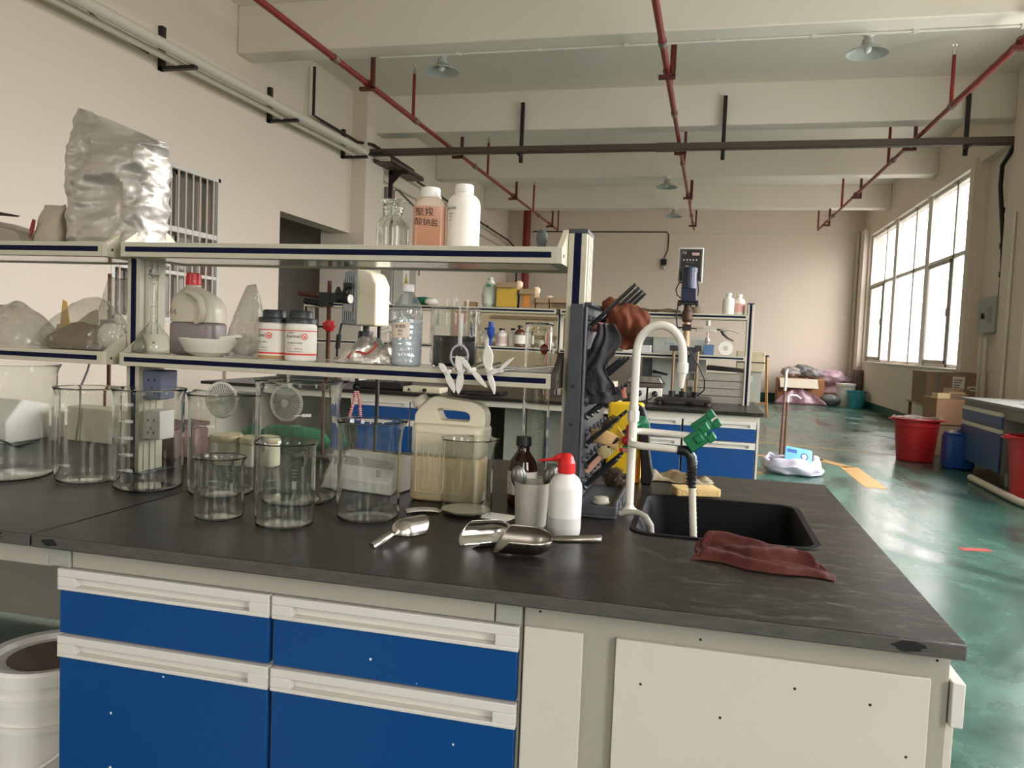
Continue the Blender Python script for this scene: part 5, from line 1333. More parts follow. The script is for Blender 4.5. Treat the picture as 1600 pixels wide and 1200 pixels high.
g=G(); g._add([(R*cos(-pi/2-.05+(u-.5)*1.2),R*sin(-pi/2-.05+(u-.5)*1.2),cz+z+.004*(u-.5)) for z in (-.021,.021) for u in [i/8 for i in range(9)]],[(i,i+1,10+i,9+i) for i in range(8)],False)
g.mat(1); lettering(g,'硅溶胶',.011,(0,0,cz+.010),R+.0006,-pi/2-.05); lettering(g,'30%',.010,(0,0,cz-.002),R+.0006,-pi/2-.05); lettering(g,'(电子)',.006,(0,0,cz-.012),R+.0006,-pi/2-.05)
obj('paper_label',g,[mat('pinkish_label',(226,208,190),.7,var=.02),M_INK],t)
# black liquid beaker wrapped in film
t=thing('film_wrapped_beaker','beaker of black liquid wrapped in clear film on the lower shelf','beaker',(-1.110,.735,ZL))
obj('beaker_wall',G().lathe([(0,0),(.060,0),(.064,.008),(.064,.155),(.066,.160),(.0635,.160),(.0615,.155),(.0615,.010),(.058,.004),(0,.003)],44),M_GLASS,t)
obj('black_liquid',G().lathe([(0,.0042),(.058,.0045),(.0610,.010),(.0610,.088),(0,.088)],40),mat('black_liquid',(5,4,6),.5,var=0,spec=.05),t)
g=G(); nx,nz=60,20; vs=[];fs=[]
for j in range(nz+1):
    v=j/nz; 
    for i in range(nx):
        a=2*pi*i/nx; q=noise.noise(Vector((cos(a)*3,sin(a)*3,v*3))); 
        r=.0655+.004*abs(q)+ (.012*v*v*abs(noise.noise(Vector((cos(a)*5,sin(a)*5,1)))))
        sk=math.exp(-((((a-6.1)+pi)%(2*pi)-pi)/.35)**2)*.045*(1-v)**1
        r+=sk+.006*sin(9*a)*(1-v)*.5
        vs.append((r*cos(a),r*sin(a),.012+.155*v if v<1 else .166))
for j in range(nz):
    for i in range(nx): fs.append((j*nx+i,j*nx+(i+1)%nx,(j+1)*nx+(i+1)%nx,(j+1)*nx+i))
vs.append((0,0,.1665)); c_=len(vs)-1
for i in range(nx): fs.append((nz*nx+i,nz*nx+(i+1)%nx,c_))
g._add(vs,fs); obj('wrapping_film',g,thin('cling_film',(248,248,246),.022,.08,milky=.03,bump=.9,bscale=22),t)
obj('stirring_rod',G().tube([(.03,.0,.095),(.036,.0,.19)],.003,8),M_GLASS,t)
# stirring paddles with folding crescent blades
M_PTFE=mat('white_ptfe_blade',(222,218,210),.35,var=.03)
def crescent(L,W,curve,th=.004):
    n=14; up_=[];lo=[]
    for i in range(n+1):
        q=i/n; x=L*q; y0=curve*sin(pi*q*.5)**2; w_=W*sin(pi*min(1,q*.92+.08))**.7
        up_.append((x,y0+w_/2)); lo.append((x,y0-w_/2))
    return up_+lo[::-1]
def paddle(label,hub,rod_to,blades,rodmat=None,group='folding stirring paddles on the shelf edge'):
    t=thing('stirring_paddle',label,'paddle',hub,group=group)
    rd=Vector(rod_to)
    obj('rod',G().tube([Vector((0,0,0)),rd],.0032,8),rodmat or M_CHROME,t)
    dd=rd.normalized()
    obj('hub',G().tube([-dd*.012,dd*.012],.0065,12),M_PTFE,t,bevel=.001)
    for (ang,L,W,cv,yo,mir) in blades:
        g=G(); P=crescent(L,W,cv)
        P=[(x,-z if mir else z) for x,z in P]
        c0,s0=cos(ang),sin(ang)
        P=[(x*c0-z*s0,x*s0+z*c0) for x,z in P]
        g.prism(P,'y',yo-.0035,yo+.0035,smooth=False)
        obj('blade',g,M_PTFE,t,bevel=.0018)
    return t
yE=.588
paddle('white folding stirring paddle at the left end of the row over the shelf edge',(-1.078,yE,1.214),(.015,.10,.030),[(radians(-80),.056,.019,.012,-.006,False),(radians(148),.032,.018,.006,-.006,True)])
paddle('white folding stirring paddle with its blades crossing in front of the black liquid',(-1.041,yE,1.217),(.03,.10,.028),[(radians(-88),.058,.021,-.006,-.006,False),(radians(112),.044,.019,.004,-.006,True)])
paddle('white folding stirring paddle with one blade slanting down to the right',(-1.013,yE,1.223),(.05,.10,.02),[(radians(-36),.062,.015,-.008,-.006,False),(radians(138),.048,.014,.004,-.006,True)])
paddle('white folding stirring paddle standing up with a broad blade, right of the black liquid',(-.965,yE,1.226),(.02,.11,.015),[(radians(104),.066,.028,-.008,-.006,False),(radians(-84),.064,.016,-.010,-.006,True)])
paddle('stirring paddle whose steel rod lies along the shelf to the right',(-.941,yE-.002,1.225),(.135,.05,.016),[(radians(32),.055,.010,.008,-.008,False),(radians(205),.026,.010,.0,-.008,True)])
t=thing('glass_ladle','clear plastic rod with a round open paddle standing before the black liquid','paddle',(-1.062,.632,ZL),0)
g=G(); g.tube([(.024*cos(2*pi*i/30),0,.034+.030*sin(2*pi*i/30)) for i in range(30)],.003,8,closed=True); g.box(-.022,.022,-.001,.001,.030,.034)
M_CLP=mat('clear_plastic_rod',(226,226,222),.1,trans=.5,var=0)
obj('paddle_ring',g,M_CLP,t); obj('paddle_rod',G().tube([(0,0,.064),(0,0,.135)],[.0055,.0055],12).tube([(-.004,.004,.12),(-.004,.004,.165)],.002,6),M_CLP,t)
# tray of rods, glass cover at right end of the lower shelf
t=thing('acrylic_strip','long clear flat strip lying on the right end of the lower shelf','strip',(-.895,.70,ZL))
obj('strip_plate',G().box(-.07,.08,-.03,.03,0,.012),M_CLP,t,bevel=.001)
# bags on the left part of lower shelf
t=thing('plastic_bag','clear plastic bag bulging at the left edge of the lower shelf','bag',(-2.63,.735,ZL))
def lump(w_,d_,h,seed,sk=0,n=(40,24)):
    def f(u,v):
        x=(u-.5)*w_; a=pi*v
        env=sin(pi*min(1,max(0,u)))**.55
        q=noise.noise(Vector((u*3+seed,v*2.5,seed))); r=noise.noise(Vector((u*8+seed,v*7,seed+2)))
        hh=h*(1+sk*(u-.5)*2)
        return (x,-d_/2*cos(a)*(.5+.5*env)*(1+.2*q),max(.001,hh*env*sin(a)*(1+.25*q+.10*r)))
    return G().grid(n[0],n[1],f)
obj('bag_film',lump(.38,.16,.135,1.2,-.25),M_BAGM,t,sub=1)
t=thing('plastic_bag','clear bag of brown powder leaning on the lower shelf between its neighbours','bag',(-2.35,.74,ZL))
obj('bag_film',lump(.36,.13,.145,4.4,.35),M_BAG,t,sub=1)
obj('brown_powder',lump(.30,.10,.085,6.1,.1),mat('brown_powder',(112,96,72),.9,var=.3,scale=14),t)
t=thing('plastic_bag','clear pointed bag of white powder next to the left post of the rack','bag',(-2.205,.70,ZL))
obj('bag_film',bagmesh(.125,.06,.225,7.7,top=.62,lean=.015,rough=.08),M_BAG,t)
obj('powder',G().ball((-.005,0,.044),.05,24,12,(1.05,.5,.85),fn=lambda d:1+.12*noise.noise(d*3)),mat('white_powder',(214,206,194),.9),t)
g=G().prism([(-.12,0),(.08,0),(.06,.13),(.03,.12),(-.02,.085),(-.10,.075)],'y',0,.004)
o=obj('cream_folder',g,mat('cream_sheet',(200,190,162),.7),loc=(-2.45,.835,ZL),rot=(-.05,0,0)); tag(o,'cream sheet standing behind the bag of brown powder','sheet')
g=G().prism([(-.018,0),(.02,0),(.0,.022),(-.006,.026)],'y',0,.003)
o=obj('paper_corner',G().prism([(-.03,0),(.03,0),(.005,.15),(-.012,.158)],'y',0,.003),mat('yellow_paper',(216,176,92),.7),loc=(-2.50,.822,ZL)); tag(o,'yellow paper corner sticking up behind the bags on the lower shelf','paper')
# black cap and lanyard hanging from the rack
t=thing('lanyard','red and white lanyard with a black bead hanging under the rack shelf','lanyard',(-1.362,.645,1.1838))
obj('cord_knob',G().cyl((0,0,0),(0,0,-.018),.005).ball((0,0,-.026),.011,14,10),M_BLACK,t)
def f(s_):
    return lambda u,v:(s_*(.003+.016*v*(1))+(u-.5)*.009, .004*sin(v*5), -.036-.085*v)
g=G().grid(2,16,f(1)); g.grid(2,16,f(-1))
m_=mat('red_white_ribbon',(206,196,186),.7,var=.02); nt=m_.node_tree; N=nt.nodes; L=nt.links
wv=N.new('ShaderNodeTexWave'); wv.inputs['Scale'].default_value=60; wv.bands_direction='Z'; wv.inputs['Distortion'].default_value=4
tc=N.new('ShaderNodeTexCoord'); L.new(tc.outputs['Object'],wv.inputs[0]); cr=N.new('ShaderNodeValToRGB'); cr.color_ramp.interpolation='CONSTANT'; cr.color_ramp.elements[0].color=(*S((196,32,32)),1); cr.color_ramp.elements[1].position=.55; cr.color_ramp.elements[1].color=(*S((220,210,202)),1)
L.new(wv.outputs[0],cr.inputs[0]); L.new(cr.outputs[0],N['Principled BSDF'].inputs['Base Color'])
obj('ribbon',g,m_,t,solid=.0008)

# ================================================================ UPPER SHELF OF THE RACK
ZU=1.5456
t=thing('foil_pouch','tall crumpled silver foil bag standing on the upper shelf above the left post','bag',(-2.222,.735,ZU),-.10)
g=G(); nx,nz=84,72; vs=[];fs=[]
def crumple(p,sc,seed):
    q=Vector(p)*sc+Vector((seed,seed*2,0)); a=noise.noise(q); b=noise.noise(q*2.1+Vector((5,1,3))); c_=noise.noise(q*4.3+Vector((9,2,3)))
    return (1-abs(a)*2)*.6+(1-abs(b)*2)*.3+(1-abs(c_)*2)*.16
for j in range(nz+1):
    v=j/nz; h=.395*v
    wl=.152+.010*sin(v*2.6)+(.02*sin((v-.75)*9) if v>.75 else 0); 
    dd=.070*(1-.90*max(0,(v-.66)/.34)**1.1)+.003
    for i in range(nx):
        a=2*pi*i/nx; c_,s_=cos(a),sin(a); e=.55
        x=wl*abs(c_)**e*(1 if c_>=0 else -1); y=dd*abs(s_)**e*(1 if s_>=0 else -1)
        k=crumple((x,y,h),7.5,3.1)+.35*crumple((x,y,h),17,1.7)
        d_=.019*(k-.6)*(.5 if v<.04 else 1)
        nx_=Vector((c_*.45,s_,0)).normalized()
        zt=h*(1.05-.19*((x+.16)/.32)*v*v)
        if v>.8: zt-=.02*(v-.8)*5*(x/.15); y+=.03*sin(x*26)*(v-.8)*5*.7
        xx=x+nx_.x*d_
        vs.append((xx,y+nx_.y*d_*1.5,max(.001 if v==0 else .002,zt+(.006*noise.noise(Vector((x*20,y*20,1))) if v>.9 else 0))))
for j in range(nz):
    for i in range(nx): fs.append((j*nx+i,j*nx+(i+1)%nx,(j+1)*nx+(i+1)%nx,(j+1)*nx+i))
fs.append(tuple(reversed(range(nx)))); fs.append(tuple(nz*nx+i for i in range(nx)))
g._add(vs,fs)
obj('foil_body',g,mat('crumpled_aluminium_foil',(186,180,172),.42,.5,var=.03,bump=.35,bscale=36),t)
t=thing('kraft_bag','brown paper bag with a red corner behind the foil bag on the upper shelf','bag',(-2.455,.73,ZU))
obj('bag_body',bagmesh(.095,.10,.128,2.2,top=.85,rough=.10),mat('grey_kraft_paper',(168,156,138),.85,var=.1,bump=.3,bscale=30),t)
obj('red_flap',G().prism([(0,.0),(.014,.03),(.018,.055),(.008,.058),(-.002,.03)],'y',-.003,.0),mat('dark_red_print',(130,36,28),.6),t,loc=(-.036,-.056,.018))
t=thing('flat_carton','grey cardboard carton with a slanting top at the left end of the upper shelf','carton',(-2.70,.74,ZU))
obj('carton_body',G().prism([(-.22,0),(.205,0),(.185,.030),(.16,.038),(-.02,.083),(-.22,.098)],'y',-.10,.10),mat('grey_brown_carton',(150,138,126),.8,var=.05),t,bevel=.002)
g=G(); 
for x in (.0,.024): g.prism([(x,.0),(x+.005,.0),(x-.010,.034),(x-.016,.034)],'y',-.1015,-.1003)
obj('carton_marks',g,mat('carton_mark',(104,92,84),.8),t)
t=thing('dark_strip','dark pointed strip sticking out over the carton at the left edge','strip',(-2.66,.72,1.6465))
obj('strip_plate',G().prism([(-.16,.03),(.06,-.004),(.05,-.008),(-.16,.006)],'y',-.02,.02),mat('dark_brown',(48,30,24),.6),t)
# stoppered bottle
t=thing('stoppered_bottle','clear glass bottle with a mushroom stopper on the upper shelf','bottle',(-1.306,.735,ZU))
P=[(0,0),(.043,0),(.0465,.005),(.0465,.062),(.043,.078),(.033,.092),(.026,.099),(.026,.112),(.031,.116),(.031,.122),(.027,.124)]
I=[(.022,.122),(.022,.099),(.031,.089),(.040,.076),(.0435,.062),(.0435,.008),(.040,.004),(0,.004)]
obj('bottle_body',G().lathe(P+I,40),M_GLASS,t)
obj('glass_stopper',G().lathe([(0,.098),(.0195,.098),(.0215,.124),(.018,.128),(.016,.132),(.032,.134),(.036,.138),(.030,.142),(.0,.146)],32),M_GLASS,t)
# pink square bottle
t=thing('square_bottle','square translucent bottle of pink liquid with handwriting and a white cap','bottle',(-1.196,.735,ZU),.28)
M_PINKL=mat('pink_liquid_bottle',(206,150,120),.3,trans=.12,var=.03)
def sq(z,h,n=6,r=.014): return [(cx+r*cos(a0+pi/2*i/n),cy+r*sin(a0+pi/2*i/n),z) for cx,cy,a0 in ((h-r,h-r,0),(-h+r,h-r,pi/2),(-h+r,-h+r,pi),(h-r,-h+r,1.5*pi)) for i in range(n+1)]
g=G(); Z=[(0,.040),(.004,.044),(.118,.044)]
def sqs(g,Z,r=.014):
    vs=[p for z,h in Z for p in sq(z,h,r=min(r,h*.9))]; m=28
    g._add(vs,[(i*m+j,i*m+(j+1)%m,(i+1)*m+(j+1)%m,(i+1)*m+j) for i in range(len(Z)-1) for j in range(m)]+[tuple(reversed(range(m))),tuple((len(Z)-1)*m+j for j in range(m))])
sqs(g,Z); g.mat(1); sqs(g,[(.1185,.044),(.126,.0435),(.136,.038),(.142,.031),(.146,.029)],r=.03)
obj('bottle_body',g,[M_PINKL,mat('clear_hdpe_top',(222,200,180),.3,trans=.2,var=.02)],t)
obj('bottle_cap',G().lathe([(0,.1465),(.031,.1465),(.0315,.150),(.0275,.152),(.027,.172),(.025,.175),(0,.175)],32,fn=lambda r,z,a:(r*(1+(.02*cos(30*a) if .026<r<.028 else 0)),z)),M_WHITEP,t)
g=G(); lettering(g,'聚羧',.026,(-.012,-.0445,.100),rot=.06); lettering(g,'酸钠盐',.022,(-.006,-.0445,.073),rot=-.04)
obj('handwriting',g,M_INK,t)
# white bottle
t=thing('white_bottle','tall opaque white bottle with a white screw cap on the upper shelf','bottle',(-1.097,.735,ZU))
obj('bottle_body',G().lathe([(0,0),(.043,0),(.046,.004),(.046,.125),(.043,.140),(.034,.151),(.025,.156),(.025,.160),(0,.160)],40),mat('opaque_white_hdpe',(232,226,214),.4,var=.01),t)
obj('bottle_cap',G().lathe([(0,.1605),(.0255,.1605),(.026,.163),(.025,.181),(.023,.183),(0,.183)],32,fn=lambda r,z,a:(r*(1+(.02*cos(30*a) if r>.0245 else 0)),z)),M_WHITEP,t)
g=G(); Rt=.0465
for body,z,s_ in (('聚丙烯酸',.112,.009),('水处理剂',.098,.005),('1000ml',.090,.005),('20%',.082,.005)): lettering(g,body,s_,(0,0,z),Rt,-pi/2-.55)
obj('bottle_print',g,M_GT,t)
# dark rubber blade
t=thing('rubber_scraper','dark green-grey rubber blade standing at the right end of the upper shelf','scraper',(-.878,.75,ZU))
obj('rubber_foot',G().ball((0,0,.002),.022,16,8,(1.2,.8,.35),fn=lambda d:1 if d.z>0 else .05),mat('dark_rubber',(72,82,78),.5,var=.1),t)
obj('rubber_blade',G().ball((.002,0,.034),.024,20,14,(.62,.35,1.4),fn=lambda d:1+.1*sin(d.z*4)),mat('dark_rubber',(72,82,78)),t)
# ================================================================ FAR ISLAND BENCH
FY=4.50; FX=.02
tag(obj('worktop',G().box(-2.35,FX,0,1.5,-.026,0),M_TOP,loc=(0,FY,.85),bevel=.002),'black worktop of the second bench behind the sink, its nearer right end','worktop')
tag(obj('worktop',G().box(-4.6,-2.355,0,1.5,-.026,0),M_TOP,loc=(0,FY,.85),bevel=.002),'black worktop of the second bench further left, behind the jerrycan','worktop')
t=thing('laboratory_bench','grey steel frame and panels of the second bench','bench',(0,FY,0))
obj('front_rail',G().box(-4.5,FX-.04,.03,.07,.775,.823),M_LITE,t,bevel=.002)
obj('end_panel',G().box(FX-.04,FX-.025,.03,1.45,.02,.823),M_LITE,t)
obj('side_panel',G().box(-4.5,-4.48,.03,1.45,.02,.823),M_LITE,t)
obj('back_panel',G().box(-4.48,FX-.04,1.43,1.45,.02,.823),M_GREY,t)
obj('knee_panel',G().box(-2.0,-1.42,.40,.42,.02,.774),M_GREY,t)
GB2='blue cabinets of the second bench'
for k,(x,wd) in enumerate(((-.545,.52),(-1.075,.52))):
    c=drawer_cab(['blue drawer cabinet at the right end of the second bench','blue drawer cabinet second from the right end of the second bench, behind the tap'][k],x,FY+.025,wd,[(.632,.775),(.12,.625)],group=GB2,feet=False)
drawer_cab('blue drawer cabinet of the second bench seen just right of the jerrycan handle',-2.69,FY+.025,.51,[(.632,.775),(.12,.625)],group=GB2,feet=False)
drawer_cab('blue drawer cabinet of the second bench seen left of the jerrycan cap',-3.21,FY+.025,.51,[(.632,.775),(.12,.625)],group=GB2,feet=False)
# rack on the far bench
t=thing('reagent_rack','cream reagent rack with navy strips on the second bench','shelf rack',(0,FY,.8505))
a0,a1=.56,.84
for x0,x1 in ((-1.60,-.105),(-3.95,-1.64)):
    for z,th in ((.397,.038),(.727,.042)): shelf_deck('shelf',t,x0,x1,a0,a1,z,th)
post(t,-.10,-.052,.65,.77,0,.825); post(t,-1.636,-1.604,.65,.77,0,.78); post(t,-4.0,-3.952,.65,.77,0,.75)
for z,th in ((.397,.038),(.727,.042)): obj('shelf_bracket',G().box(-.104,-.101,a0,a1,z-th,z),M_BRK,t)
ZF=.8508; ZFL=.8505+.3975; ZFU=.8505+.7275; YS=FY+.70
# heavy stirring motor with control box
t=thing('stirring_machine','tall bench stirrer with a blue motor and black control box on the second bench','stirrer',(-.565,FY+.52,ZF))
g=G(); g.prism([(-.22,.03),(.23,.03),(.20,.055),(-.19,.055)],'y',-.22,.2); 
for x in (-.18,.19):
    for y in (-.18,.17): g.cyl((x,y,0),(x,y,.032),.025,10)
obj('base_plate',g,mat('cast_black_base',(52,48,44),.45,.4,var=.1),t,bevel=.004)
for x in (-.09,.095): obj('guide_rod',G().cyl((x,0,.055),(x,0,.46),.0125,12),mat('bronze_rod',(140,118,92),.35,.8,var=.1),t)
obj('main_column',G().cyl((0,0,.055),(0,0,.46),.02,14),mat('bronze_rod',(140,118,92)),t)
g=G()
for x in (-.09,.095,0): g.cyl((x,0,.05),(x,0,.10),.035 if x==0 else .027,12)
g.box(-.09,.095,-.015,.015,.055,.075)
obj('base_collar',g,M_BLACK,t)
g=G(); g.box(-.125,-.06,-.025,.025,.42,.465); g.box(-.06,.12,-.02,.02,.425,.455) ; g.box(.07,.125,-.025,.025,.425,.47)
obj('cross_head',g,mat('dark_cross_head',(58,58,58),.45,.3),t,bevel=.004)
g=G(); g.cyl((.0,0,.455),(.0,0,.70),.026,14); g.cyl((0,0,.46),(0,0,.52),.034,14)
obj('upper_column',g,mat('tan_column',(170,142,112),.4,.5,var=.1),t)
g=G(); g.lathe([(0,.70),(.035,.70),(.042,.72),(.042,.78),(.032,.80),(.03,.84),(0,.84)],18)
obj('coupling',g,mat('brown_coupling',(84,62,52),.45,.5),t)
g=G(); g.box(-.085,.085,-.06,.06,.835,.86); g.box(-.10,-.07,-.05,.05,.82,.88); g.box(.07,.10,-.05,.05,.82,.88); g.cyl((-.085,-.07,.84),(-.085,.07,.84),.018,10); g.cyl((.085,-.07,.84),(.085,.07,.84),.018,10)
obj('motor_mount',g,M_BLACK,t,bevel=.003)
M_MB=mat('motor_blue',(16,27,58),.35,.2,var=.08,coat=.3)
obj('gear_box',G().box(-.07,.075,-.07,.07,.862,1.0),M_MB,t,bevel=.006)
g=G(); g.lathe([(0,1.0),(.078,1.0),(.078,1.01),(.072,1.012),(.072,1.17),(.0,1.17)],32)
obj('motor_barrel',g,M_MB,t)
obj('motor_cap',G().lathe([(0,1.171),(.077,1.171),(.077,1.215),(.07,1.22),(0,1.22)],8),M_MB,t)
cb=obj('control_box',G().box(-.12,.125,.10,.17,1.075,1.435),M_WHITEP,t,bevel=.004)
obj('control_face',G().box(-.108,.113,.096,.0995,1.085,1.425),mat('control_black',(28,27,27),.4,var=.05),cb)
g=G(); g.box(-.10,.105,.0945,.096,1.415,1.417).box(-.10,.105,.0945,.096,1.093,1.095).box(-.10,-.098,.0945,.096,1.093,1.417).box(.103,.105,.0945,.096,1.093,1.417)
lettering(g,'DJJ',.034,(-.063,.0945,1.385))
for i in range(5): g.box(-.072+.031*i,-.058+.031*i,.0945,.096,1.30,1.316)
lettering(g,'Frequency Controller',.0085,(-.006,.0945,1.282))
obj('face_print',g,mat('pale_print',(190,186,178),.5,var=0),cb)
obj('display',G().box(.012,.085,.093,.096,1.355,1.385),mat('pink_grey_display',(190,158,152),.4,var=0),cb,bevel=.001)
g=G(); g.M=Matrix.Translation((-.032,.096,1.225))@Matrix.Rotation(pi/2,4,'X'); g.lathe([(0,0),(.026,0),(.026,.006),(.015,.008),(.015,.024),(.012,.026),(0,.026)],22); g.M=None
obj('dial',g,M_CHROME,cb)
obj('red_switch',G().box(.055,.075,.088,.096,1.175,1.205),M_RED,cb,bevel=.002)
obj('box_arm',G().box(-.02,.02,.0,.135,1.09,1.12).box(-.02,.02,.05,.1,.99,1.12),M_BLACK,t)
obj('motor_cable',G().tube([(-.05,.1,1.08),(-.1,.05,1.06),(-.125,.0,.99),(-.11,-.02,.93),(-.07,-.03,.90)],.006,8),M_BLACK,t)
obj('motor_cable',G().tube([(.08,.1,1.08),(.095,.05,1.0),(.09,.0,.93)],.006,8),M_BLACK,t)
obj('power_cable',G().tube([(-.075,-.03,.80),(-.085,-.03,.70),(-.075,-.04,.62),(-.02,-.05,.50),(.05,-.06,.40),(.12,-.06,.29),(.16,-.06,.2),(.16,-.04,.12),(.11,-.02,.07)],.006,8),M_BLACK,t)
g=G(); g.cyl((-.2,0,.61),(.26,0,.60),.006,8); g.cbox((0,0,.61),(.07,.06,.05))
obj('clamp_rod',g,M_DKMET,t)
g=G(); g.rbox(.07,.23,-.012,.012,.582,.606,.008); g.cyl((.165,0,.63),(.165,0,.67),.018,10); g.cyl((.165,0,.60),(.165,0,.64),.007); g.box(.13,.2,-.015,.015,.607,.625); g.lathe([(0,0),(.014,0),(.02,.02),(.014,.045),(0,.05)],12,(.165,0,.49)); g.cyl((.165,0,.5),(.165,0,.58),.008)
obj('clamp_holder',g,mat('pale_cast_clamp',(186,180,166),.4,.4,var=.1),t)
obj('clamp_jaw',G().tube([(.26,0,.60),(.285,0,.60),(.32,0,.606),(.37,0,.592),(.405,0,.575)],[.012,.016,.009,.006,.004],8),mat('pale_cast_clamp',(186,180,166)),t)
obj('clamp_jaw',G().tube([(.27,0,.595),(.285,0,.565),(.32,0,.535),(.365,0,.515)],[.013,.011,.007,.004],8),M_DKMET,t)
obj('dark_shield',G().box(.03,.085,-.01,.01,.26,.43),M_DGREY,t,bevel=.004)
for o in [x for x in bpy.data.objects if x.parent==t and x.name.split('.')[0] in ('gear_box','motor_barrel','motor_cap','motor_mount','control_box','box_arm','motor_cable')]:
    o.scale=(.8,.85,.767); o.location=(0,0,.79-.835*.767)
for o in [x for x in bpy.data.objects if x.parent==t and x.name.startswith('coupling')]: o.location=(0,0,-.048)
# balance
t=thing('balance','bench balance with a grey steel pan, left of the blue-motor stirrer','balance',(-.86,FY+.62,ZF))
obj('balance_body',G().box(-.17,.14,-.16,.16,.12,.15),mat('brown_balance_body',(84,74,66),.5),t,bevel=.006)
obj('balance_foot',G().box(-.13,.10,-.02,.14,.0,.12),M_DGREY,t)
obj('weighing_pan',G().prism([(-.15,.155),(.13,.155),(.10,.205),(-.12,.205)],'y',-.14,.14),M_STEEL,t,bevel=.004)
# socket strip on far bench
for k,x in enumerate((-.91,-.785)):
    t=thing('bench_socket',['white bench socket with a black plug, left one below the balance','white bench socket with a black plug, right one below the balance'][k],'socket',(x,FY+.45,ZF),group='sockets under the balance')
    obj('housing',G().box(-.055,.055,0,.06,0,.115),M_WHITEP,t,bevel=.004)
    g=G(); g.M=Matrix.Translation((0,0,.07))@Matrix.Rotation(pi/2,4,'X'); g.lathe([(0,0),(.024,0),(.024,.02),(.014,.03),(0,.03)],14); g.M=None
    obj('plug',g,M_BLACK,t)
    obj('cable',G().tube([(0,-.03,.065),(-.03,-.06,.03),(-.1,-.07,.008),(-.16,-.06,.007)],.006,8),M_BLACK,t)
# oven behind
t=thing('drying_oven','grey drying oven with a dark door side and handle on the second bench','oven',(-.63,FY+1.12,ZF))
obj('oven_body',G().box(-.22,.24,-.22,.25,0,.53),mat('oven_grey',(186,190,182),.45,var=.02),t,bevel=.005)
obj('side_strip',G().box(-.30,-.222,-.215,.25,0,.53),mat('oven_slate',(96,104,106),.45),t,bevel=.004)
obj('door',G().box(-.215,.235,-.24,-.222,.02,.52),mat('oven_grey',(186,190,182)),t,bevel=.003)
g=G(); g.cyl((-.19,-.24,.235),(-.19,-.28,.235),.014); g.tube([(-.20,-.275,.24),(-.08,-.285,.215)],[.012,.008],8); obj('door_handle',g,M_DKMET,t)
g=G(); lettering(g,'科伟',.022,(-.06,-.241,.475)); lettering(g,'X',.030,(-.11,-.241,.475)); obj('oven_print',g,mat('blue_print',(60,120,170),.5,var=0),t)
obj('lock_plate',G().box(-.275,-.235,-.22,-.2155,.36,.42),M_PAPER,t); obj('lock',G().box(-.262,-.248,-.228,-.2205,.38,.40),M_BLACK,t)
# cream machine at left of the oven (partly hidden) with dome and red button
t=thing('instrument_with_dome','cream bench instrument with a steel dome and red knob behind the drying rack','instrument',(-1.22,FY+.30,ZF))
obj('case',G().box(-.14,.14,-.1,.14,.0,.16),mat('cream_case',(206,198,172),.45),t,bevel=.008)
obj('front_panel',G().prism([(-.11,.02),(.12,.02),(.10,.10),(-.06,.10)],'y',-.112,-.1005),mat('dark_panel',(44,44,48),.4),t)
obj('steel_dome',G().lathe([(0,.16),(.09,.16),(.06,.18),(.042,.19),(.032,.25),(.026,.255),(0,.255)],24),M_STEEL,t)
g=G(); g.M=Matrix.Translation((.03,-.112,.04))@Matrix.Rotation(pi/2,4,'X'); g.lathe([(0,0),(.022,0),(.022,.02),(.014,.03),(0,.03)],16); g.M=None
obj('red_knob',g,M_RED,t)
obj('funnel_stand',G().lathe([(0,0),(.035,0),(.02,.03),(.012,.07),(.03,.1),(.035,.115),(0,.115)],16,(.17,-.08,0)),mat('yellow_cream',(206,190,128),.5),t)
# stacked steel trays on the bench's right back
for k in range(4):
    z=ZF+.0+k*.062
    t=thing('steel_tray',['grey steel tray at the bottom of the stack behind the far rack post','second steel tray from the bottom behind the far rack post','third steel tray from the bottom behind the far rack post','top steel tray of the stack behind the far rack post'][k],'tray',(-.29-.012*k*(-1)**k,FY+1.0,z),group='stacked steel trays')
    w_,d_=.215+.012*k*.6,.16
    g=G(); g.prism([(-w_+.03,0),(w_-.03,0),(w_,.055),(w_+.012,.055),(w_+.012,.058),(w_-.004,.058),(w_-.034,.004),(-w_+.034,.004),(-w_+.004,.058),(-w_-.012,.058),(-w_-.012,.055),(-w_,.055)],'y',-d_,d_)
    g.box(-w_,w_,-d_-.004,-d_,.0,.056); g.box(-w_,w_,d_,d_+.004,.0,.056)
    obj('tray_pan',g,mat('galvanised_tray',(176,172,162),.32,.75,var=.15,scale=12),t)
tag(obj('flat_instrument',G().prism([(-.26,.012),(.19,.0),(.20,.03),(-.10,.05),(-.22,.03)],'y',-.1,.1),M_DKMET,loc=(-.27,FY+1.0,ZF+.062*4-.002+.013),bevel=.004),'dark flat metal tool lying on top of the tray stack','tool')
t=thing('toolbox','cream metal box with stained sides behind the post of the far rack','box',(-.01,FY+1.25,ZF))
obj('box_body',G().box(-.13,.10,-.1,.1,.265,.44),mat('stained_cream_metal',(184,172,144),.6,.1,var=.35,scale=14,bump=.2),t,bevel=.005)
obj('box_foot',G().box(-.12,.08,-.08,.08,0,.265),M_GREY,t)
obj('box_line',G().box(-.131,.101,-.102,-.1005,.34,.35),M_DKMET,t)
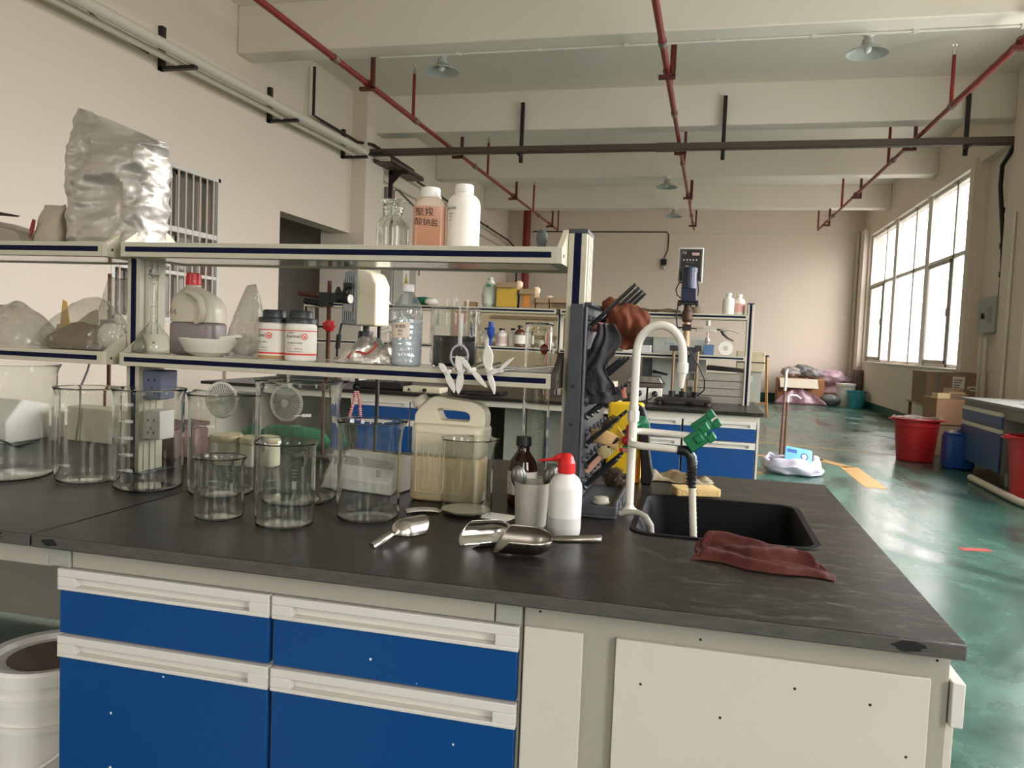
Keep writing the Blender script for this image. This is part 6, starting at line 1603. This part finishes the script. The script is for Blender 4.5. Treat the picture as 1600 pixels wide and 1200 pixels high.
# wooden stools behind
def stool(x,y,h,lab):
    t=thing('wooden_stool',lab,'stool',(x,y,.002))
    obj('seat',G().rbox(-.15,.15,-.15,.15,h-.03,h,.03),M_DKMET if h>.8 else M_WHITEP,t)
    for sx in (-1,1):
        for sy in (-1,1): obj('leg',G().tube([(sx*.17,sy*.17,0),(sx*.11,sy*.11,h-.03)],.016,8),mat('blond_wood',(196,144,92),.5,var=.15,scale=10),t)
    obj('rung',G().tube([(-.15,-.15,.22),(.15,-.15,.22)],.010,8).tube([(-.15,.15,.22),(.15,.15,.22)],.010,8),mat('blond_wood',(196,144,92)),t)
    return t
stool(.72,15.2,1.2,'tall wooden stool far behind the right end of the second bench')
# things on far upper shelf
def pbottle(label,x,y,z,R,H,m,cap,rs=None,group=None,labelmat=None,name='reagent_bottle'):
    t=thing(name,label,'bottle',(x,y,z),group=group)
    obj('bottle_body',G().lathe([(0,0),(R*.95,0),(R,.004),(R,H*.66),(R*.85,H*.74),(R*.42,H*.82),(R*.4,H*.88),(0,H*.88)],20),m,t)
    obj('bottle_cap',G().lathe([(0,H*.885),(R*.5,H*.885),(R*.5,H*.99),(R*.42,H),(0,H)],16),cap,t)
    if labelmat: obj('bottle_label',G().lathe([(R,H*.15),(R+.0006,H*.15),(R+.0006,H*.55),(R,H*.55)],20),labelmat,t)
    return t
pbottle('white squat bottle, left of the two on the far rack, right end',-.25,YS,ZFU,.048,.175,mat('milky_bottle',(222,216,206),.4,var=.02),M_WHITEP)
pbottle('white squat bottle, right of the two on the far rack, right end',-.165,YS+.03,ZFU,.045,.17,mat('milky_bottle',(222,216,206)),M_WHITEP,labelmat=mat('pale_pink_label',(222,170,162),.6,var=.05))
tag(obj('wooden_bowl',G().lathe([(0,0),(.055,0),(.06,.055),(.055,.057),(.048,.01),(0,.008)],24),mat('grey_brown_bowl',(126,112,92),.7,var=.2),loc=(-.50,YS,ZFU)),'short round brown tub on the far upper shelf','tub')
t=thing('round_appliance','white round appliance standing at the far rack, right end of the lower shelf','tape',(-.255,YS,ZFL+.06))  # stands for a round white appliance, simplified to a plain ring
g=G(); g.M=Matrix.Rotation(pi/2,4,'X'); g.lathe([(.02,-.03),(.058,-.03),(.06,-.02),(.06,.02),(.058,.03),(.02,.03)],28,closed=True); g.M=None
obj('appliance_body',g,M_WHITEP,t); 
tag(obj('small_blue_box',G().box(-.04,.04,-.03,.03,0,.085),mat('blue_box_print',(86,118,156),.5,var=.3,scale=20),loc=(-.385,YS,ZFL),bevel=.002),'small blue box beside the round white appliance on the far lower shelf','box')
o=obj('crumpled_paper',G().ball((0,0,.04),.055,18,10,(1,.8,.72),fn=lambda d:1+.2*noise.noise(d*3)),M_PAPER,loc=(-.145,YS+.05,ZFU+.001)); o.location=(-.16,YS-.06,ZFL+.003) if False else (-.118-.05,YS-.09,ZFU+.001)
bpy.data.objects.remove(o)
o=obj('metal_offcuts',G().tube([(-.2,0,.012),(-.12,.02,.03),(-.02,-.01,.012),(.1,.02,.03),(.2,0,.014)],.010,8).tube([(-.15,.03,.012),(.0,-.03,.02),(.16,.03,.012)],.009,8),mat('brass_bits',(128,112,92),.4,.7,var=.3),loc=(-.82,YS,ZFU)); tag(o,'tangle of thin metal rods on the far upper shelf','rods')
o=obj('paper_stack',G().box(-.11,.11,-.1,.1,0,.06),mat('white_papers',(206,204,206),.7,var=.05,stretch=(1,1,20)),loc=(-.96,YS,ZFL)); tag(o,'stack of white papers on the far lower shelf behind the tap','papers')
# cartons on far upper shelf, left
def carton(label,x,w_,h,strip=None,flap=True,dy=0):
    t=thing('cardboard_box',label,'box',(x,YS+dy,ZFU),group=None)
    obj('box_body',G().box(0,w_,-.09,.09,0,h),mat('carton_brown',(150,128,98),.85,var=.1),t,bevel=.002)
    if strip: 
        g=G()
        a,b,m=strip
        g.box(a,b,-.0925,-.0905,.01,h-.03); obj('tape_strip',g,m,t)
    if flap:
        obj('box_flap',G().prism([(-.09,h),(-.12,h-.045),(-.118,h-.047),(-.086,h-.002)],'x',.0,w_),mat('carton_brown',(150,128,98)),t)
        obj('torn_paper',G().ball((w_-.01,0,h-.01),.035,12,8,(1,.8,.9),fn=lambda d:1+.35*noise.noise(d*4)),mat('pale_torn_paper',(226,196,166),.8),t)
    return t
yt=mat('yellow_tape',(196,160,52),.4,var=.3,scale=30,stretch=(12,1,.6)); ot=mat('orange_tape',(196,122,44),.4,var=.15)
carton('tall open cardboard box covered with yellow tape on the far upper shelf',-2.170,.185,.215,(.005,.18,yt))
carton('open cardboard box with one orange tape strip on the far upper shelf',-1.965,.135,.165,(.035,.09,ot))
carton('short plain cardboard box right of the orange-taped one on the far upper shelf',-1.820,.11,.095,None)
carton('low brown box with dark print at the right, hidden partly by the near rack post',-1.700,.20,.10,(.02,.16,mat('dark_print_brown',(110,92,66),.8,var=.4,scale=25)))
t=thing('knotted_bag','translucent knotted bag with green print beside the yellow-taped box','bag',(-2.250,YS,ZFU))
obj('bag_film',G().lathe([(0,0),(.06,0),(.072,.03),(.074,.10),(.06,.17),(.035,.225),(.02,.24),(.028,.25),(.018,.262),(0,.262)],22,fn=lambda r,z,a:(r*(1+.08*sin(3*a+z*20)),z)),mat('pale_green_bag',(190,196,180),.35,var=.1,scale=10),t)
obj('green_print',G().ball((.0,-.058,.19),.018,10,6,(1.2,.3,.8)),mat('green_print',(70,150,120),.5),t)
tag(obj('small_carton',G().box(-.05,.05,-.05,.05,0,.045),M_CARD,loc=(-2.42,YS,ZFU)),'small flat brown box left of the knotted bag on the far upper shelf','box')
for k,x in enumerate((-2.64,-2.57)):
    t=obj('small_beaker',G().lathe([(0,0),(.024,0),(.026,.06+.02*k),(.024,.06+.02*k),(.022,.004),(0,.004)],18),M_GLASS,loc=(x,YS,ZFU)); tag(t,['small glass beaker, the shorter, on the far upper shelf','small glass beaker, the taller, on the far upper shelf'][k],'beaker')
o=obj('green_net',G().ball((0,0,.035),.06,24,12,(1.7,.8,.62),fn=lambda d:1+.35*noise.noise(d*3.2)),mat('teal_net',(14,100,82),.6,var=.3,scale=20),loc=(-2.86,YS,ZFU+.002)); tag(o,'crumpled dark green net on the far upper shelf','net')
o=obj('white_wad',G().ball((0,0,.03),.045,16,10,(1.4,.8,.68),fn=lambda d:1+.12*noise.noise(d*3)),M_PAPER,loc=(-2.76,YS-.07,ZFU+.002)); tag(o,'white wad lying against the green net','wad')
t=thing('small_machine','small white machine with a black top at the left end of the far upper shelf','instrument',(-3.30,YS,ZFU))
obj('machine_body',G().prism([(-.10,0),(.12,0),(.05,.09),(-.08,.10)],'y',-.06,.06),M_WHITEP,t,bevel=.004); obj('machine_top',G().box(-.09,.05,-.065,.065,.10,.112),M_BLACK,t)
# far lower shelf bottles
GBT='reagent bottles on the lower shelf of the far rack'
pbottle('white reagent bottle with black cap behind the blue funnel',-2.265,YS,ZFL,.045,.155,M_JARW,M_BLACK,group=GBT,labelmat=M_PAPER)
t=thing('blue_funnel','blue plastic funnel-shaped bottle between two white jars on the far rack','funnel',(-2.205,YS-.09,ZFL))
obj('funnel_body',G().lathe([(0,0),(.012,0),(.014,.06),(.032,.105),(.036,.14),(.022,.165),(.022,.19),(0,.19)],16),mat('bright_blue_plastic',(30,72,160),.35,var=.08),t)
obj('funnel_cap',G().lathe([(0,.191),(.026,.191),(.024,.205),(0,.205)],14),mat('bright_blue_plastic',(30,72,160)),t)
t=pbottle('round white jar with a wide black lid and red print on the far rack',-2.13,YS,ZFL,.052,.155,M_JARW,M_BLACK,group=GBT,labelmat=mat('red_grey_label',(200,176,168),.6,var=.2,scale=40))
pbottle('slim white bottle with a black cap left of the brown one on the far rack',-2.035,YS+.02,ZFL,.042,.16,M_JARW,M_BLACK,group=GBT,labelmat=M_PAPER)
pbottle('brown glass bottle with a white label and black cap on the far rack',-1.96,YS-.03,ZFL,.048,.185,mat('brown_bottle',(88,52,28),.2,var=.1,coat=.4),M_BLACK,group=GBT,labelmat=M_PAPER)
o=obj('crumpled_bag',G().ball((0,0,.03),.06,18,10,(1.3,.8,.6),fn=lambda d:1+.3*noise.noise(d*3)),M_PAPER,loc=(-1.72,YS,ZFL+.002)); tag(o,'crumpled white paper at the right of the brown bottle','paper')
# shutter-like machine and pink panels behind the far bench
t=thing('storage_cabinet','cream louvred cabinet with pink framed doors standing behind the second bench','cabinet',(-2.2,FY+1.9,0.002))
obj('cabinet_body',G().box(-.85,.55,0,.5,0,1.62),mat('cream_cabinet',(196,182,150),.6,var=.04),t)
g=G()
for z in (.75,.83,.91,1.25,1.33,1.52): g.box(-.35,.35,-.02,-.001,z,z+.03)
obj('louvre_slats',g,mat('brown_slat',(136,118,86),.6),t)
for x in (-.75,.42): obj('pink_door_frame',G().box(x,x+.22,-.03,-.001,.5,1.55),mat('salmon_paint',(200,134,114),.6,var=.04),t)
obj('white_notice',G().box(-.66,-.55,-.034,-.0305,1.05,1.45),M_PAPER,t)
o=obj('grey_locker',G().box(-.3,.3,0,.5,0,1.35),mat('brown_grey_locker',(128,118,104),.6,var=.04),loc=(-1.15,FY+2.0,.002)); tag(o,'grey-brown metal locker behind the drying rack and tap','locker')
# things on the far bench top
t=thing('hotplate','cream flat hotplate with a black knob on the second bench','hotplate',(-2.62,FY+.17,ZF))
obj('plate_body',G().box(-.16,.16,-.1,.1,0,.045),mat('cream_case',(206,198,172)),t,bevel=.006)
g=G(); g.M=Matrix.Translation((.03,-.1,.022))@Matrix.Rotation(pi/2,4,'X'); g.lathe([(0,0),(.016,0),(.016,.012),(0,.014)],14); g.M=None
obj('plate_knob',g,M_BLACK,t)
g=G(); g.prism([(-.12,.012),(-.09,.012),(-.105,.036)],'y',-.1015,-.1003); obj('warning_mark',g,M_INK,t)
for k in range(3):
    t=thing('black_instrument',['black flat instrument at the left of the hotplate','dark flat instrument at the far left of the second bench','black tray with dark parts right of the hotplate'][k],'instrument',((-3.05,-3.75,-2.2)[k],FY+.35,ZF))
    obj('instrument_case',G().box(-.22,.2,-.12,.12,0,(.06,.09,.03)[k]),M_BLACK if k!=1 else M_DGREY,t,bevel=.006)
    obj('instrument_knob',G().cyl((.1,0,(.06,.09,.03)[k]),(.1,0,(.06,.09,.03)[k]+.03),.02),M_DKMET,t)
o=obj('coiled_cable',G().tube([(.10*cos(a)*(1+.1*sin(3*a)),.06*sin(a),.008+.004*a/6) for a in [i*.3 for i in range(45)]],.006,6),M_BLACK,loc=(-2.15,FY+.1,ZF)); tag(o,'coil of black cable on the second bench above the jerrycan','cable')
o=obj('white_appliance',G().rbox(-.1,.1,-.08,.08,0,.24,.02,4,.02),M_WHITEP,loc=(-3.6,FY+.9,ZF)); tag(o,'white rounded appliance at the back of the second bench behind the clear bottle','appliance')
# ================================================================ FLOOR THINGS, RIGHT AND BACK
# rods standing in the aisle with white hooked tops
def pole(label,x,y,lean,hgt,hook):
    t=thing('wooden_pole',label,'pole',(x,y,.002)); t.rotation_euler=Euler((0,lean,0))
    obj('pole_shaft',G().tube([(0,0,0),(0,0,hgt)],.015,10),mat('brown_pole',(112,74,58),.5,var=.2),t)
    g=G()
    if hook: g.tube([(0,0,hgt-.05),(0,0,hgt+.02),(.02,0,hgt+.04),(.10,0,hgt+.035),(.15,0,hgt-.0)],[.016,.016,.014,.012,.010],8)
    else: g.tube([(0,0,hgt-.03),(0,0,hgt+.20),(.012,0,hgt+.23)],[.017,.017,.010],10)
    obj('white_top',g,M_WHITEP,t); return t
pole('tall brown pole with a straight white top standing in the aisle',.535,8.45,.015,.86,False)
pole('shorter brown pole with a curved white hook standing in the aisle',.585,8.52,.012,.74,True)
t=thing('rubbish_bin','white bin with a pale lilac liner bag and a blue packet in the aisle','bin',(.535,7.42,.002))
obj('bin_body',G().lathe([(0,0),(.17,0),(.19,.11),(.18,.11),(.16,.01),(0,.01)],28),M_WHITEP,t)
def fl(u,v):
    a=2*pi*u; q=noise.noise(Vector((cos(a)*2,sin(a)*2,v*3)))
    r=.205+.06*(1-abs(2*v-1))+.04*q+ (.10*max(0,cos(a))*(1-v)); 
    return (r*cos(a)*1.1,r*sin(a),.012+.15*v+.05*q*v+(.02*sin(a*3))*v)
g=G().grid(48,10,fl); g.ball((0,0,.13),.19,24,10,(1.1,1,.3),fn=lambda d:1+.25*noise.noise(d*3))
obj('bin_liner',g,mat('lilac_film',(212,206,222),.4,var=.08,bump=.3,bscale=20),t,solid=.002)
t=thing('blue_packet','blue and white packet lying on top of the lined bin','packet',(.60,7.30,.20)); t.rotation_euler=Euler((radians(58),.15,.1))
obj('packet_body',G().rbox(-.14,.14,-.09,.09,0,.025,.02,4,.008),mat('packet_light_blue',(110,176,220),.4,var=.15,scale=8),t)
g=G(); n=20; g.prism([(.06+.04*cos(2*pi*i/n),.0+.04*sin(2*pi*i/n)) for i in range(n)],'z',.0252,.026); g.mat(1); g.prism([(.06+.026*cos(2*pi*i/n),.0+.026*sin(2*pi*i/n)) for i in range(n)],'z',.026,.0268); g.mat(0); g.box(-.12,-.02,.02,.06,.0252,.026)
obj('packet_print',g,[mat('packet_dark_blue',(40,80,150),.5,var=0),M_PAPER],t)

# heap at the far end
t=thing('cardboard_box','long open cardboard box on the floor near the far wall','box',(2.05,19.75,.002))
obj('box_body',G().box(-.58,.52,-.35,.35,0,.62),mat('orange_cardboard',(176,126,82),.85,var=.12),t,bevel=.006)
obj('box_flap',G().prism([(-.35,.62),(-.62,.40),(-.60,.39),(-.33,.61)],'x',-.55,.35),mat('pale_sheeting',(196,186,170),.8),t)
random.seed(11)
HB=[('grey',1.80,19.85,.62,.20,(150,146,142)),('grey',2.32,19.62,.62,.19,(130,126,128)),('lilac',2.92,19.95,.0,.33,(166,140,150)),('lilac',2.80,20.05,.44,.31,(176,150,160)),('lilac',3.22,20.2,.42,.20,(150,132,140)),('grey',2.12,20.15,.62,.25,(112,112,112))]
labs=['grey plastic bag lying on the left part of the long cardboard box','grey plastic bag on the right end of the long cardboard box','big lilac bag on the floor right of the long cardboard box','lilac bag on top of the heap in the far corner','lilac bag behind the white tub in the far corner','dark grey bag at the top of the heap against the far wall']
for (nm,x,y,z,r,c),lab in zip(HB,labs):
    sd=x*3
    o=obj('rubbish_bag',G().ball((0,0,r*.62),r,32,18,(1.15,.8,.68),fn=lambda d,sd=sd:1+.25*noise.noise(d*2.4+Vector((sd,0,0)))+.12*abs(noise.noise(d*6+Vector((sd,0,0))))),mat('bag_film_%s_%d'%(nm,c[0]),c,.35,var=.15,scale=6,bump=.5,bscale=12),loc=(x,y,z+.02)); tag(o,lab,'bag')
def skirt(u,v):
    q=noise.noise(Vector((u*4,v*3,7))); x=(u-.5)*(.5+.75*v); return (x+.03*q,-.05-.22*v-.03*sin(u*14),.40*(1-v)**.8*(1-abs(u-.45)*.5)+.012)
o=obj('lilac_sheet',G().grid(30,14,skirt),thin('lilac_sheeting',(226,200,214),.06,.2,milky=.6,milk=(214,176,190)),loc=(1.98,19.27,0),solid=.004); tag(o,'lilac plastic sheet hanging down the front of the long cardboard box','sheet')
o=obj('rubbish_bag',G().ball((0,0,.14),.22,24,14,(1.1,.8,.62),fn=lambda d:1+.2*noise.noise(d*3)),mat('bag_film_grey_2',(120,122,124),.3,var=.2,bump=.5,bscale=14),loc=(2.70,19.20,.002)); tag(o,'small grey bag on the floor in front of the lilac heap','bag')
t=thing('white_tub','white lidded tub on the floor in the far corner','tub',(3.05,19.30,.002))
obj('tub_body',G().lathe([(0,0),(.19,0),(.22,.50),(0,.50)],28),M_WHITEP,t); obj('tub_lid',G().lathe([(0,.502),(.235,.502),(.235,.56),(0,.57)],28),M_WHITEP,t)
t=thing('bucket','turquoise bucket in the far corner beside the white tub','bucket',(3.22,18.80,.002))
obj('bucket_body',G().lathe([(0,0),(.17,0),(.225,.40),(.235,.40),(.235,.42),(.215,.42),(.165,.015),(0,.015)],30),mat('turquoise_plastic',(70,160,180),.35,var=.05),t)
obj('bail_handle',G().tube([(.23*cos(a),.05,.39-.1*sin(a)) for a in [-pi+pi*i/12 for i in range(13)]] if False else [(-.23,0,.38),(-.15,-.16,.32),(0,-.21,.30),(.15,-.16,.32),(.23,0,.38)],.007,6),M_WHITEP,t)
t=thing('brown_box','dark open brown box on the heap beside the right wall','box',(3.33,19.75,.002))
obj('box_body',G().box(-.03,.14,-.18,.18,0,.9),mat('dim_brown',(104,90,82),.85,var=.2),t)
# cartons and table by the window wall
M_C2=mat('dull_cardboard',(140,116,92),.85,var=.08)
t=thing('wooden_table','small wooden table by the window wall under a carton','table',(3.12,11.35,.002))
obj('tabletop',G().box(-.42,.36,-.45,.55,.60,.63),mat('wood_top',(150,116,80),.6,var=.15),t)
for x in (-.40,.30):
    for y in (-.40,.5): obj('leg',G().box(x,x+.04,y-.02,y+.02,0,.60),mat('wood_leg',(128,98,68),.6),t)
obj('back_board',G().box(-.36,-.34,-.36,.3,.1,.58),M_LITE,t)
t=thing('cardboard_box','large brown cardboard box with white labels under the window, on the wooden table','box',(3.10,11.5,.634))
obj('box_body',G().box(-.34,.34,-.40,.40,0,.46),M_C2,t,bevel=.004)
g=G(); g.box(-.0,.16,-.4045,-.401,.17,.40); g.mat(1)
for i in range(5): g.box(.02,.02+.05+.015*i,-.4055,-.4047,.20+.036*i,.212+.036*i)
obj('white_label',g,[M_PAPER,M_INK],t)
g=G(); g.box(.20,.32,-.4045,-.401,.20,.27); g.mat(1); g.box(.22,.30,-.4055,-.4047,.225,.245); obj('white_label',g,[M_PAPER,M_GT],t)
obj('tape_strip',G().box(-.20,-.16,-.404,-.401,0,.46).box(-.33,-.18,-.405,-.4042,.05,.10),mat('printed_tape',(110,104,88),.5),t)
t=thing('cardboard_box','brown cardboard box with one paper slip, standing on another behind the blue canister','box',(2.98,10.25,.42))
obj('box_body',G().box(-.38,.42,-.32,.34,0,.34),mat('reddish_cardboard',(156,120,92),.85,var=.08),t,bevel=.004)
obj('paper_slip',G().box(.10,.23,-.3245,-.321,.10,.28),mat('grey_slip',(178,168,152),.8),t)
tag(obj('cardboard_box',G().box(-.36,.42,-.30,.34,0,.416),M_C2,loc=(2.98,10.25,.002),bevel=.004),'lower cardboard box carrying the one with the paper slip','box')
t=thing('open_carton','small open carton holding tan foam blocks on the lower cardboard box','box',(2.90,10.2,.762))
obj('carton_body',G().box(-.13,.13,-.1,.1,0,.01).box(-.13,.13,-.1,-.095,.01,.07).box(.12,.13,-.1,.1,.01,.13).box(-.13,.13,.09,.1,.01,.13),M_C2,t)
for k,(a,b,r) in enumerate(((-.18,.06,.5),(.0,.03,.05))):
    o=obj('foam_block',G().box(-.1,.1,-.05,.05,0,.07),mat('tan_foam',(196,176,130),.9,var=.08),loc=(2.90+a,10.02+.16*k,.764+.012*(k)),rot=(0,0,r)); 
    o.location=(2.66+.02*k,9.99+.0*k,.763) if k==0 else (2.90,10.205,.774)
    tag(o,['tan foam block lying left of the small open carton','tan foam block lying inside the small open carton'][k],'block')
# red bucket by the windows
def redbin(label,x,y,R0,R1,H,dark=False):
    t=thing('red_bin',label,'bin',(x,y,.002))
    m=mat('red_bin_plastic',(170,34,36),.35,var=.08)
    obj('bin_body',G().lathe([(0,0),(R0,0),(R0+.005,.005),(R1-.012,H-.10),(R1-.004,H-.095),(R1,H-.02),(R1+.025,H-.018),(R1+.03,H),(R1+.012,H+.003),(R1-.012,H-.02),(R0-.01,.015),(0,.015)],44),m,t)
    for s in (-1,1): obj('bin_handle',G().tube([(s*(R1+.01),-.06,H-.02),(s*(R1+.05),-.05,H-.02),(s*(R1+.05),.05,H-.02),(s*(R1+.01),.06,H-.02)],.010,8),m,t)
    return t
t=redbin('round red plastic bin standing free by the windows',2.22,9.30,.205,.262,.53)
o=obj('clear_bag',G().lathe([(.12,.42),(.22,.47),(.262,.535),(.27,.54)],36,fn=lambda r,z,a:(r*(1+.02*sin(9*a)),z+.01*sin(5*a))),M_BAGM,loc=(2.22,9.30,.004),solid=.002); tag(o,'clear plastic liner inside the free standing red bin','bag')
redbin('red plastic bin cut by the right edge, in front of the side bench',2.66,6.78,.22,.27,.60)
# blue canister
t=thing('blue_canister','blue plastic canister with a white cap between the red bin and the side bench','canister',(2.56,8.80,.002))
m=mat('canister_blue',(28,72,140),.35,var=.06)
obj('canister_body',G().rbox(-.155,.155,-.14,.14,0,.40,.045,6,.03),m,t)
obj('canister_top',G().rbox(-.14,.14,-.125,.125,.395,.425,.04,6,.012),m,t)
g=G().tube([(-.02,0,.42),(.0,0,.455),(.10,0,.455),(.12,0,.42)],.022,10,flat=.7); obj('carry_handle',g,m,t)
obj('white_cap',G().lathe([(0,.425),(.03,.425),(.03,.455),(0,.457)],16,(-.09,-.06,0)),M_WHITEP,t)
for z in (.12,.29): obj('body_groove',G().rbox(-.157,.157,-.142,.142,z,z+.008,.045,6),m,t)
# side bench along the right wall
t=thing('side_bench','blue and grey side bench with drawers along the right wall','bench',(2.56,6.2,0))
Ls=2.65
obj('bench_top',G().box(0,.90,0,Ls,.82,.85),mat('grey_worktop',(120,120,114),.45,var=.06),t,bevel=.004)
obj('bench_body',G().box(.04,.88,1.35,Ls-.03,.14,.818),mat('grey_cabinet_side',(120,116,108),.55),t,bevel=.003)
for k,(a,b) in enumerate(((1.36,Ls-.05),)):
    for z0,z1,nm in ((.60,.76,'drawer'),(.14,.585,'door')):
        d=obj(nm,G().box(.015,.038,a,b,z0,z1-.045),M_BLUE2,t,bevel=.002)
        obj('pull',G().box(.005,.038,a,b,z1-.043,z1),M_LITE,d,bevel=.003)
obj('apron_rail',G().box(.04,.07,.02,1.35,.70,.818),mat('grey_cabinet_side',(120,116,108)),t)
for y in (.05,Ls-.1,1.4): obj('leg',G().cyl((.12,y,.0),(.12,y,.14 if y>1 else .70),.02,10),M_GREY,t)
obj('sink_basin',G().box(.25,.75,.5,1.6,.8505,.853),mat('navy_basin',(34,40,62),.3),t)
o=obj('yellow_glove',G().grid(26,18,lambda u,v:((u-.5)*.34+.03*sin(v*5),(v-.5)*.22+.03*noise.noise(Vector((u*4,v,2))),.004+.04*abs(noise.noise(Vector((u*4,v*4,1))))*min(1,u*6,(1-u)*6)-.0)),mat('yellow_rubber',(216,172,36),.45,var=.1),loc=(2.78,6.95,.856),solid=.006,sub=1,rot=(0,0,.3)); tag(o,'yellow rubber glove lying on the edge of the side bench','glove')
o=obj('dark_cloth',G().grid(20,16,lambda u,v:(-.005+.05*v-.02*max(0,v),(u-.5)*.2,.004+.018*noise.noise(Vector((u*5,v*4,5)))**2*4-0*.01)),mat('navy_cloth',(34,36,48),.8,var=.2),loc=(2.60,6.80,.855),solid=.006,sub=1); tag(o,'dark blue cloth beside the yellow glove on the side bench','cloth')
tag(obj('white_floor_pipe',G().tube([(0,0,0),(-.02,-1.3,0),(.12,-2.6,0)],.035,12),M_COND,loc=(2.42,7.85,.036)),'white plastic pipe lying on the floor before the side bench','pipe')
o=obj('green_tap_knob',G().tube([(0,0,0),(0,0,.22),(-.06,0,.25)],.012,8).ball((-.05,0,.25),.03,12,8),M_GREEN,loc=(3.02,6.35,.852)); tag(o,'green tap knob at the right edge above the side bench','tap')
